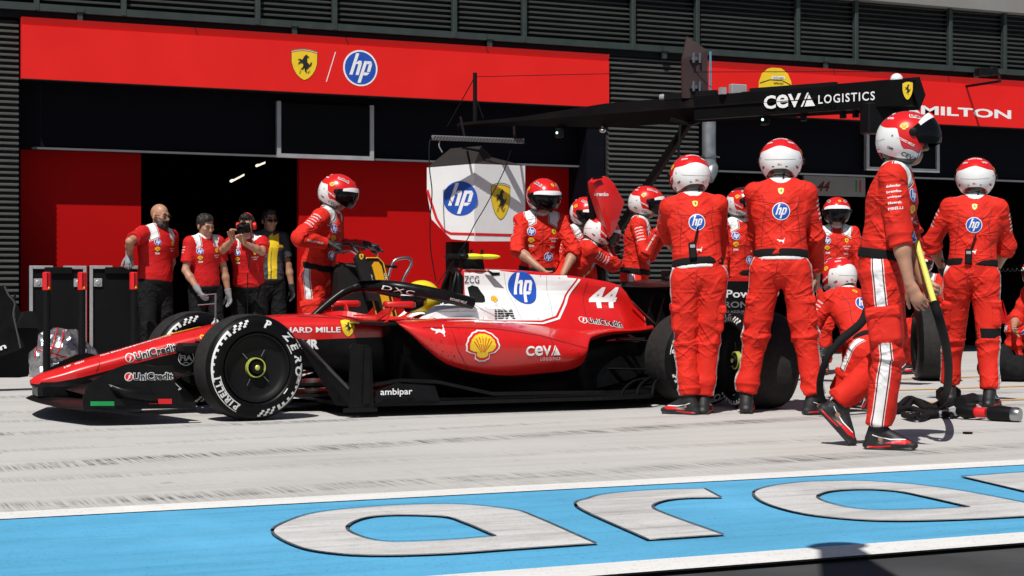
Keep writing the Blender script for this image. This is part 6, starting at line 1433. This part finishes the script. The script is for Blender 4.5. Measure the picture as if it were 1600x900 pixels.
# neighbour's carbon wing assembly cut by the left edge of the picture
t = tr('carbon_wing', 'dark carbon wing end of another car standing at the left edge of the frame', 'car part', spot(10, 15.0))
E = [(-60, 470), (-10, 455), (7, 445), (13, 458), (22, 468), (21, 490), (31, 540), (33, 545), (14, 548), (-20, 562), (-60, 580)]
P2 = [at(x, y, 15.0) for x, y in E]; b = MB(); b.plate(P2, .02); pl = b.build('end_plate', CARBON, t)
b = MB(); b.tube([at(x, y, 14.985) for x, y in crom(((7, 447), (14, 462), (23, 474), (21, 492), (27, 520), (32, 544)), 5)], .008, 8); b.build('plate_edge', mat('edge_sheen', (.06, .06, .06), .3), pl)
decal('plate_lettering', T('un', w=.12, h=.035, bold=.03), at(-1, 545, 14.98), UX+UZ*.4, UZ, None, pl)
b = MB(); b.plate([at(x, y, 15.15) for x, y in ((28, 510), (35, 488), (50, 486), (60, 510), (60, 512), (28, 512))], .25); b.build('wing_block', CARBON_D, t)
b = MB(); b.plate([at(x, y, 15.3) for x, y in ((20, 462), (38, 500), (60, 515), (58, 540), (44, 552), (44, 588), (30, 590), (-40, 590), (-40, 560), (30, 545))], .03); b.build('rear_panel', CARBON_D, t)
b = MB(); b.tube([at(24, 459, 15.0), at(22, 470, 15.0)], .01, 6); b.build('wing_stud', BLACK, t)
# white badge sign on a black column
Ys = 15.3
t = tr('badge_sign', 'white folded sign with blue badge and yellow horse shield on a black column', 'sign', spot(722, Ys+.25))
A, M_, B = at(667, 262, Ys+.14), at(741, 256, Ys), at(820, 260, Ys+.16)
def zat(py, X, Y): return CAMH+(HOR-py)*(X*SP+Y*CP)/F
zt_a, zt_m, zt_b = zat(262, A.x, A.y), zat(256, M_.x, M_.y), zat(259, B.x, B.y); zb = zat(377, M_.x, M_.y); zl = zat(300, A.x, A.y)
def face(nm, poly, par): b = MB(); b.plate(poly, .012); return b.build(nm, WHITE, par)
C1 = Vector((A.x, A.y, zl)); C2 = A.lerp(M_, .10); C3 = A.lerp(M_, .28); C4 = A.lerp(M_, .52)
left = face('sign_face', [Vector((A.x, A.y, zt_a)), C1, Vector((C2.x, C2.y, zl-.27)), Vector((C3.x, C3.y, zb+.13)), Vector((C4.x, C4.y, zb+.02)), Vector((M_.x, M_.y, zb)), Vector((M_.x, M_.y, zt_m))], t)
right = face('sign_face', [Vector((M_.x, M_.y, zt_m)), Vector((M_.x, M_.y, zb)), Vector((B.x, B.y, zb+.012)), Vector((B.x, B.y, zt_b))], t)
ul = (M_-A); ul.z = 0; ul.normalize(); ur = (B-M_); ur.z = 0; ur.normalize()
nl = ul.cross(UZ)
def onl(px, py):
    k = (px-667)/(741-667); q = A.lerp(M_, k); return Vector((q.x, q.y, zat(py, q.x, q.y)))
def onr(px, py):
    k = (px-741)/(820-741); q = M_.lerp(B, k); return Vector((q.x, q.y, zat(py, q.x, q.y)))
decal('round_badge', G_hp(.175, ring=False), onl(719, 310), ul, UZ, None, left, off=.009)
decal('horse_shield', G_shield(.235, .36), onr(781, 315), ur, UZ, None, right, off=.009)
ctr = onl(704, 320)
def L2(px, py): q = onl(px, py)-ctr; return (q.dot(ul), q.z)
decal('red_border', [(PRINT_R, strip([L2(667.5, 297), L2(672, 312), L2(682, 342), L2(693, 360), L2(704, 365), L2(741, 366)], .026))], ctr, ul, UZ, None, left, off=.009)
ctr2 = onr(781, 320)
def R2(px, py): q = onr(px, py)-ctr2; return (q.dot(ur), q.z)
decal('red_border', [(PRINT_R, strip([R2(741.5, 366), R2(819, 368)], .026))], ctr2, ur, UZ, None, right, off=.009)
b = MB(); q0 = [Vector((A.x, A.y, zt_a)), Vector((M_.x, M_.y, zt_m)), Vector((B.x, B.y, zt_b))]; top = [at(704, 232, Ys+.45), at(752, 228, Ys+.35), at(770, 246, Ys+.50)]
b.add(q0+top+[Vector((A.x+.30, A.y+.40, zt_a)), Vector((B.x-.02, B.y+.35, zt_b))], [(0, 1, 4, 3), (1, 2, 5, 4), (0, 3, 6), (2, 7, 5), (3, 4, 5, 7, 6)]); b.build('sign_canopy', mat('grey_canopy', (.026, .023, .022), .7, spec=.1), t)
b = MB(); b.box((M_.x-.06, Ys+.30, zb/2), (.19, .16, zb)); b.build('sign_column', BLACK, t)
b = MB(); b.box((M_.x-.06, Ys+.30, .06), (.7, .6, .12), bev=.02); b.build('column_base', BLACK, t)
b = MB(); b.box(((A.x+B.x)/2+.16, Ys+.42, (zb+zt_m)/2+.05), (.55, .3, (zt_m-zb)-.25)); b.build('sign_body', CARBON_D, t)
# gantry boom reaching from the garage over the car
L0, L1 = dep(716, 205, 16.8), dep(1437, 164, 14.05); zb_ = 2.44; L0.z = L1.z = zb_+.105; ub = (L1-L0).normalized(); nb = UZ.cross(ub)*1.0; sb = ub.cross(UZ)
t = tr('overhead_gantry', 'long black overhead boom with white lettering reaching out above the car', 'gantry', Vector((L0.x, L0.y, 0)))
BOOM = mat('boom_black_maroon', (.0035, .0022, .0024), .5, vary=.3, spec=.08)
b = MB(); b.tube([L0, L0.lerp(L1, .16), L0.lerp(L1, .36), L1], [.030, .045, .115, .14], 4); boom = b.build('boom', BOOM, t)
def onb(px):
    """point on the boom's camera side seen at a column"""
    dr = Vector((ratio(px), 1, 0)); M2 = np.array([[dr.x, -ub.x], [dr.y, -ub.y]]); sol = np.linalg.solve(M2, np.array([L0.x+sb.x*.1, L0.y+sb.y*.1])); return L0+ub*sol[1]+sb*.1
b = MB(); q = onb(1310); e = onb(1437); b.bar(q-sb*.02, e-sb*.02-ub*.06, .16, .225, UZ, .005); sp = b.build('sign_panel', mat('panel_black', (.003, .003, .0035), .5, spec=.1), t)
b = MB(); q2 = onb(1085); b.bar(q2-sb*.095, onb(1312)-sb*.095, .21, .215, UZ, .004); b.build('sign_panel', MATS['panel_black'], t)
L_ = G_ceva(.125, sub=False); ce = onb(1240)
decal('boom_lettering', [(m, mv(s_, -.03, 0, .95)) for m, s_ in L_], ce+sb*.025, ub, UZ, None, sp)
ce = onb(1327); wd_ = (onb(1371)-onb(1283)).length; decal('boom_lettering', T('LOGISTICS', w=wd_, h=.075, bold=.012, space=1.2), ce+sb*.062-UZ*.012, ub, UZ, None, sp)
ce = onb(1423); decal('horse_shield', G_shield(.09, .155, True), ce+sb*.066+UZ*.01, ub, UZ, None, sp)
b = MB(); q = onb(1394)-sb*.1+UZ*.13; b.ball(q, .055, 10); b.build('antenna_dome', WHITE, t, smooth=True)
q = onb(1070)-sb*.1; foot = onb(962)-sb*.1; foot.z = 1.55; d_ = (q-foot).normalized(); ft2 = foot-d_*((foot.z-.1)/d_.z)
b = MB(); b.bar(ft2, q-UZ*.10, .06, .07, sb); b.build('diagonal_brace', BOOM, t)
b = MB(); b.tube([q+UX*-.1-UZ*.1, q+UX*-.13-UZ*.55], .012, 8); b.tube([q-UZ*.10-UX*.2, q-UZ*.14, q-UZ*.1+UX*.1], .02, 8); b.build('brace_bracket', BLACK, t)
q = onb(733)-sb*.1; b = MB(); b.tube([q, q+UZ*.52], .022, 10); b.tube([q+UZ*.48, q-ub*.35], .005, 5); b.tube([q+UZ*.30, q+ub*.10+UZ*.06], .006, 5); b.build('boom_mast', BLACK, t)
b = MB(); b.tube([q+UZ*.48, onb(1060)-sb*.1+UZ*.35, onb(1394)-sb*.1+UZ*.2], .0035, 5); b.build('stay_wire', BLACK, t)
q = onb(1076)-sb*.1+UZ*.10; b = MB()
a1 = (sb*.15+UX*.5).normalized(); b.plate([q+Vector((-.10, .05, .0)), q+Vector((-.10, .05, .36)), q+Vector((-.05, .05, .57)), q+Vector((.12, -.03, .44)), q+Vector((.13, -.03, .0))], .05); scr = b.build('boom_screen', mat('screen_back_maroon', (.030, .012, .013), .5), t)
b = MB(); b.tube([q+Vector((.14, -.06, .0)), q+Vector((.14, -.06, .43))], .012, 6); b.build('screen_edge', mat('blue_grey_edge', (.10, .22, .30), .4), scr)
b = MB()
for dz in (.10, .36): b.box(q+Vector((0, -.02, dz)), (.10, .05, .03)); b.tube([q+Vector((-.03, -.05, dz-.04)), q+Vector((-.03, -.05, dz+.05))], .012, 6); b.tube([q+Vector((.03, -.06, dz-.04)), q+Vector((.03, -.06, dz+.05))], .012, 6)
b.build('screen_bracket', STEEL, scr)
q = onb(1036)-sb*.1+UZ*.13; b = MB(); b.bar(q-ub*.03, q+ub*.5, .06, .06); b.build('boom_box', BLACK, t); b = MB(); b.cyl(q-ub*.08, q-ub*.03, .032); b.build('boom_lamp', ALU, t)
q = onb(1145)-sb*.1+UZ*.15; b = MB(); b.box(q, (.16, .06, .09), bev=.006); b.box(q-UX*.16-UZ*.02, (.05, .05, .06)); b.build('control_unit', GREYP, t)
b = MB(); b.bar(onb(1165)-sb*.1+UZ*.125, onb(1300)-sb*.1+UZ*.125, .05, .05); b.build('cable_tray', BLACK, t)
CL = mat('green_status_lamp', (.5, .9, .7), .4, emit=(.55, 1., .8, 2.5))
for px in (865, 1187):
    q = onb(px)-sb*.1-UZ*.14; b = MB(); b.box(q, (.07, .07, .09), bev=.01); o_ = b.build('status_camera', BLACK, t); b = MB(); b.ball(q+sb*.04, (.012, .012, .012), 6); b.build('status_lamp', CL, o_)
q = onb(933)-sb*.1-UZ*.14; b = MB(); b.ball(q, (.035, .035, .025), 8); b.tube([q, q+UZ*.06], .012, 6); b.build('boom_sensor', STEEL, t)
for px in (1248, 1310, 1330):
    q = onb(px)-sb*.1-UZ*.14; b = MB(); b.tube([q+UZ*.05, q-UZ*.03], .03, 8); b.build('boom_stub', BLACK, t)
q = onb(1375)-sb*.1-UZ*.2; b = MB(); b.box(q, (.42, .14, .26), bev=.01); b.tube([q+UZ*.1+ub*.15, q+UZ*.2+ub*.15], .05, 8); b.build('light_head', BLACK, t)
# light bar under the boom end, with cables
Lb0, Lb1 = at(675, 215, 15.1), at(818, 214, 15.1); Lb1.z = Lb0.z
t = tr('light_bar', 'grey lattice light bar above the white badge sign', 'light bar', Lb0); b = MB(); b.bar(Lb0, Lb1, .045, .045, UZ, .004); b.build('bar_body', mat('dim_grey_metal', (.16, .16, .16), .5), t)
b = MB()
for k in range(30): b.bar(Lb0.lerp(Lb1, (k+.1)/30)+Vector((0, -.024, -.016)), Lb0.lerp(Lb1, (k+.9)/30)+Vector((0, -.024, .016)), .004, .008, Vector((0, 1, 0)))
b.build('bar_lattice', BLACK, t); b = MB(); b.tube([Lb0.lerp(Lb1, .35)+UZ*.02, Lb0.lerp(Lb1, .35)+Vector((.1, .35, .25))], .012, 6); b.tube([Lb0.lerp(Lb1, .9)+UZ*.02, Lb0.lerp(Lb1, .9)+Vector((.1, .25, .25))], .012, 6); b.build('bar_hanger', BLACK, t)
def cable(label, P, r=.006, m=BLACK):
    b = MB(); b.tube(curve(P, 8), r, 6); o = b.build('cable', m); tag(o, label, 'cable')
cable('black cable hanging from the left end of the light bar', [Lb0, at(671, 225, 15.06), at(671, 262, 15.0), at(675, 300, 15.0), at(672, 345, 15.0), at(673, 390, 15.05), at(681, 440, 15.05)])
cable('thin black cable sagging across the face of the white badge sign', [at(798, 235, 14.9), at(786, 270, 14.95), at(760, 320, 15.0), at(742, 350, 15.0), at(728, 378, 15.0), at(700, 420, 15.05), at(683, 445, 15.05)], .005)
b = MB(); b.tube(curve([at(687, 220, 15.1), at(686, 228, 15.1), at(691, 238, 15.1)], 6), .006, 6); tag(b.build('cable', GREYP), 'short pale cable loop under the light bar', 'cable')
# front jack held by the crewman
def J(px, py, Y=13.35): return at(px, py, Y)
t = tr('front_jack', 'black and yellow trolley jack with handlebar in front of the red wall', 'jack', spot(600, 13.35))
JB = mat('jack_black', (.012, .012, .012), .45)
b = MB(); b.plate([J(567, 407), J(573, 402), J(591, 402), J(600, 411), J(625, 512), J(592, 512)], .05); pn = b.build('jack_panel', JB, t)
ax_ = J(592, 402)-J(625, 512)
def jl(P, m, wd, nm): b = MB(); b.tube([J(x, y, 13.318) for x, y in P], wd, 6); b.build(nm, m, pn)
jl([(568, 408), (573, 403), (591, 403), (599, 411), (624, 512)], YELB, .006, 'panel_edging'); jl([(568, 408), (593, 512)], YELB, .006, 'panel_edging')
b = MB(); b.plate([J(x, y, 13.318) for x, y in ((581, 415), (585, 409), (591, 409), (596, 416), (614, 495), (604, 506), (596, 470))], .012); b.build('panel_stripe', YELB, pn)
for x, y in ((580, 436), (603, 433)): decal('panel_lettering', T('ORO', w=.075, h=.026, bold=.02), J(x, y, 13.32), Vector((-.2, 0, 1)), Vector((-1, 0, -.2)), None, pn, off=.004)
decal('horse_shield', G_shield(.04, .05, True), J(564, 401, 13.28), UX, UZ, None, pn, off=.01)
b = MB(); b.plate([J(x, y, 13.30) for x, y in ((553, 403), (560, 396), (568, 398), (590, 470), (575, 470))], .06); b.build('jack_arm', JB, t)
b = MB(); b.tube([J(505, 382, 13.45), J(528, 381, 13.5), J(552, 381, 13.55), J(585, 389, 13.85)], .014, 8); b.tube([J(548, 381, 13.53), J(568, 404, 13.35), J(580, 430, 13.35)], .016, 8); b.build('handlebar', BLACK, t)
b = MB(); b.tube([J(548, 381, 13.53), J(560, 396, 13.4)], .010, 8); b.tube(curve([J(520, 395, 13.4), J(545, 392, 13.45), J(560, 400, 13.4)], 5), .006, 6); b.tube(curve([J(575, 385, 13.6), J(590, 395, 13.4), J(585, 410, 13.35)], 5), .006, 6); b.build('brake_lever', STEEL, t)
b = MB(); b.tube(curve([J(604, 443, 13.4), J(610, 420, 13.42), J(616, 408, 13.42), J(625, 404, 13.42), J(637, 403, 13.42), J(643, 408, 13.42), J(640, 418, 13.42), J(632, 432, 13.42), J(626, 448, 13.42)], 5), .014, 10); b.build('steel_hoop', STEEL, t, auto=60)
b = MB(); b.tube([J(560, 418, 13.4), J(528, 412, 13.5)], .016, 8); b.tube([J(600, 416, 13.42), J(620, 417, 13.42)], .014, 8); b.build('cross_tube', BLACK, t)
b = MB(); b.plate([J(x, y, 13.55) for x, y in ((522, 425), (530, 412), (556, 410), (575, 425), (585, 470), (560, 500), (524, 490))], .20); b.build('side_box', JB, t)
for dy in (-.25, .25):
    b = MB(); p = spot(615, 13.35+dy); b.lathe([(-.03, 0), (-.03, .11), (.03, .11), (.03, 0)], p+UZ*.11, (0, 1, 0), 24); b.build('jack_wheel', RUBBER, t, auto=40)
b = MB(); p = spot(615, 13.35); b.box(p+UZ*.14, (.55, .44, .08)); b.bar(p+UZ*.14, J(610, 500), .10, .08); b.build('jack_frame', JB, t)
# tall red fairing held beside the gantry brace
t = tr('rear_jack_fairing', 'glossy red shield shaped jack fairing with white lettering held upright', 'jack', spot(945, 13.3))
O = [(923, 284), (930, 277), (945, 275), (955, 283), (974, 317), (959, 362), (951, 374), (942, 353), (925, 300)]
P2 = [at(x, y, 13.1) for x, y in O]; cc = sum(P2, Vector())/len(P2); V = []
for k, (sc_, dy) in enumerate(((1., .06), (1., .0), (.93, -.045), (.6, -.07))): V += [cc+(p-cc)*sc_+Vector((0, dy, 0)) for p in P2]
n = len(P2); Fc = [(k*n+i, k*n+(i+1) % n, (k+1)*n+(i+1) % n, (k+1)*n+i) for k in range(3) for i in range(n)]+[tuple(range(n-1, -1, -1)), tuple(range(3*n, 4*n))]
sh = obj('fairing_shell', V, Fc, RED, t, auto=25); decal('fairing_lettering', T('brembo', w=.125, h=.036, bold=.03), at(943, 303, 13.0), UX, UZ, bvh_of(sh), sh, off=.004, reach=.3)
b = MB(); b.bar(at(922, 300, 13.2), at(940, 440, 13.25), .05, .04); b.build('fairing_post', BLACK, t); b = MB(); b.bar(at(927, 279, 13.02), at(940, 277, 13.02), .03, .02); b.build('fairing_cap', BLACK, t)
# hoses, lollipop stick, wheel gun and coiled cable
t = tr('signal_stick', 'yellow tube with a thick black hose below, in the hand of the walking man', 'hose', Vector((dep(1446, 425, 9.3).x, dep(1446, 425, 9.3).y, 0)))
b = MB(); b.tube([dep(1432, 378, 9.35), dep(1459, 471, 9.22)], .017, 10); b.build('yellow_tube', mat('lemon_tube', (.75, .70, .12), .5, bump=.2, bscale=60), t)
b = MB(); b.tube(curve([dep(1459, 471, 9.22), dep(1468, 500, 9.25), dep(1478, 540, 9.6), dep(1482, 580, 10.3), dep(1478, 615, 11.2), dep(1466, 632, 12.2), dep(1440, 640, 12.2)], 8), .026, 12); b.build('black_hose', BLACKC, t, auto=60)
t = tr('air_hose', 'thick black air hose looping down beside the kneeling crewman', 'hose', gnd(1300, 640)); b = MB()
b.tube(curve([dep(1357, 480, 11.6), dep(1345, 505, 11.5), dep(1310, 535, 11.4), dep(1290, 565, 11.4), dep(1281, 600, 11.5), dep(1286, 625, 11.6), dep(1303, 641, 11.9), dep(1345, 645, 12.1), dep(1400, 650, 11.9), dep(1440, 646, 12.2), dep(1480, 638, 12.6)], 8), [.030]*17+[.024]*64, 12); b.build('hose_run', BLACKC, t, auto=60)
t = tr('wheel_gun', 'black and red wheel gun lying on the pale concrete near the right edge', 'wheel gun', gnd(1530, 652)); g0, g1 = gnd(1500, 655)+UZ*.055, gnd(1594, 660)+UZ*.05; dd = (g1-g0).normalized()
b = MB(); b.tube([g0+dd*.10, g0+dd*.12, g0+dd*.13, g0+dd*.19], [.030, .036, .036, .034], 14); b.build('gun_body', PRINT_R, t, auto=40)
b = MB(); b.tube([g0-dd*.02, g0+dd*.04, g0+dd*.11], [.03, .05, .042], 14); b.tube([g0+dd*.21, g0+dd*.30, g0+dd*.40, g1-dd*.06], [.046, .056, .046, .040], 14); b.tube([g0+dd*.10, g0+dd*.10-UZ*.02+UZ.cross(dd)*.16], .028, 10); b.build('gun_barrel', BLACK, t, auto=40)
b = MB(); b.tube([g1-dd*.07, g1-dd*.05, g1-dd*.02, g1], [.042, .050, .050, .044], 18); b.build('gun_socket', STEEL, t, auto=40)
b = MB(); b.tube(curve([g0-dd*.28-UZ*.04, g0-dd*.15-UZ*.03, g0], 5), [.022]*6+[.03]*5, 10); b.build('gun_coupling', ALU, t, auto=50)
b = MB(); b.tube(curve([gnd(1420, 655)+UZ*.02, gnd(1450, 648)+UZ*.02, gnd(1480, 652)+UZ*.03, g0-dd*.28-UZ*.04], 6), .016, 8); b.tube(curve([gnd(1415, 640)+UZ*.02, gnd(1430, 630)+UZ*.03, gnd(1460, 640)+UZ*.02, gnd(1475, 655)+UZ*.02], 6), .014, 8); b.build('gun_hose', BLACKC, t, auto=60)
P2 = crom([tuple(dep(*q)) for q in ((1445, 398, 13.2), (1475, 408, 12.9), (1510, 418, 12.7), (1560, 422, 12.7), (1640, 419, 12.7))], 60); pts = []
for i, p in enumerate(P2):
    a = i*1.15; pts.append(Vector(p)+UZ*.012*math.sin(a)+Vector((-SP, -CP, 0))*.012*math.cos(a))
b = MB(); b.tube(pts, .004, 5); tag(b.build('coiled_cable', BLACK), 'black coiled cable stretched to the right from the belt radio', 'cable')
# photographer's camera
I = P3; c = I['hc']+I['ax'][1]*.155-I['ax'][2]*.012; ax = I['ax']
t = tr('photo_camera', 'black photo camera held to the eye of the photographer', 'camera', c); b = MB(); b.box(c, (.135, .06, .095), ax, .01); b.box(c+ax[2]*.055, (.055, .055, .03), ax, .008); b.build('camera_body', BLACK, t, auto=40)
b = MB(); b.lathe([(0, .0), (0, .040), (.06, .042), (.10, .045), (.105, .036), (.09, .03), (.09, 0)], c+ax[1]*.028, ax[1], 20); b.build('camera_lens', BLACK, t, auto=40); b = MB(); b.tube(curve([c-ax[0]*.07, c-ax[0]*.08-UZ*.15, c-ax[0]*.05-UZ*.42], 6), .006, 6); b.build('camera_strap', BLACKC, t)
b = MB()
for q in (-1, 1): b.lathe([(0, 0), (0, .042), (.03, .036), (.034, 0)], I['hc']+ax[0]*q*.075, ax[0]*q, 16)
b.tube([I['hc']+(ax[0]*math.sin(R(k))*.085+ax[2]*math.cos(R(k))*.13)-ax[1]*.03 for k in range(-85, 86, 10)], .009, 8); b.build('ear_defenders', PRINT_R, I['root'], auto=40)
# small camera on an arm under the second fascia, red frame at the right edge, washer on the ground
p0 = at(1540, 113, 16.6); t = tr('cctv_camera', 'black surveillance camera on an arm below the dark louvres at the top right', 'camera', p0); b = MB(); b.box(p0-UX*.04, (.18, .12, .10), bev=.012); b.bar(p0+UX*.05+UZ*.02, p0+UX*.16+UZ*.02, .11, .10, bev=.01); b.build('camera_housing', BLACK, t, auto=40); b = MB(); b.tube([p0+Vector((.2, 0, -.01)), p0+Vector((.65, .5, -.02)), p0+Vector((.7, 1.25, .0))], .018, 8); b.build('camera_arm', BLACK, t)
t = tr('red_frame', 'red tubular stand beside the crouching man at the right edge', 'stand', gnd(1575, 600)); b = MB(); F_ = lambda x, y: at(x, y, 13.2); b.bar(F_(1563, 470), F_(1582, 533), .035, .03); b.bar(F_(1562, 499), F_(1600, 497), .03, .035); b.bar(F_(1563, 470), F_(1569, 505), .035, .03); b.bar(F_(1582, 533), F_(1584, 585), .035, .03); b.bar(F_(1600, 497), F_(1603, 580), .035, .03); b.build('frame_tubes', PRINT_R, t)
p = gnd(1512, 678); b = MB(); b.lathe([(0, 0), (0, .03), (.012, .03), (.012, 0)], p, UZ, 16); tag(b.build('rubber_plug', BLACK), 'small black rubber plug lying on the pale concrete', 'plug')

# added unseen arm, shaped only to throw a shadow on the white line
h_ = 2.6; e_ = gnd(1308, 856)-SUN*(h_/SUN.z)*-1 if False else gnd(1308, 856)+Vector((-SUN.x/-SUN.z*h_, -SUN.y/-SUN.z*h_, h_))
d_ = (gnd(1345, 900)-gnd(1310, 860)).normalized()
t = tr('shadow_caster', 'unseen overhead arm added to cast the dark shadow across the white line', 'shadow caster', e_+d_*4.6); b = MB(); b.tube([e_+d_*.05, e_+d_*.5, e_+d_*4.6], [.07, .12, .12], 12); b.build('caster_arm', BLACK, t, auto=50)
b = MB(); b.ball(e_, (.11, .085, .09), 10); b.build('caster_head', BLACK, t, smooth=True); b = MB(); q = e_+d_*4.6; b.cyl(Vector((q.x, q.y, 0)), q, .12); b.build('caster_post', BLACK, t)

# loose kit lying round the wheel gun
t = tr('hose_bundle', 'tangle of black hoses and a coupling lying behind the walking man front foot', 'hose', gnd(1440, 645)); b = MB()
for P in (((1405, 640), (1420, 628), (1436, 634), (1452, 646), (1470, 640), (1492, 632)), ((1412, 655), (1435, 660), (1460, 652), (1485, 655), (1500, 648)), ((1398, 648), (1425, 645), (1455, 655), (1478, 646))):
    b.tube(curve([gnd(*q)+UZ*.03 for q in P], 6), .022, 8)
b.build('hose_tangle', BLACKC, t, auto=60)
b = MB(); b.box(gnd(1482, 628)+UZ*.06, (.20, .12, .12), bev=.03); b.tube([gnd(1500, 640)+UZ*.05, gnd(1520, 634)+UZ*.05], .05, 12); b.build('coupling_block', BLACK, t, auto=40)
t = tr('kit_bag', 'dark kit heap on the ground beside the crouching man at the right edge', 'bag', gnd(1575, 598)); D = Field()
for px, py, z, r in ((1560, 596, .14, .14), (1578, 594, .20, .16), (1596, 596, .12, .13)): q = gnd(px, py); D.rc(q+UZ*z-UX*.08, q+UZ*z+UX*.1, r, r*.8, k=.05)
V, Fc = D.mesh(.02, clip=lambda Q: .004-Q[:, 2]); N = normals(V, Fc); V = V+N*(.02*vnoise(V*11)+.012*vnoise(V*25))[:, None]; obj('bag_cloth', V, Fc, BLACKC, t, True)
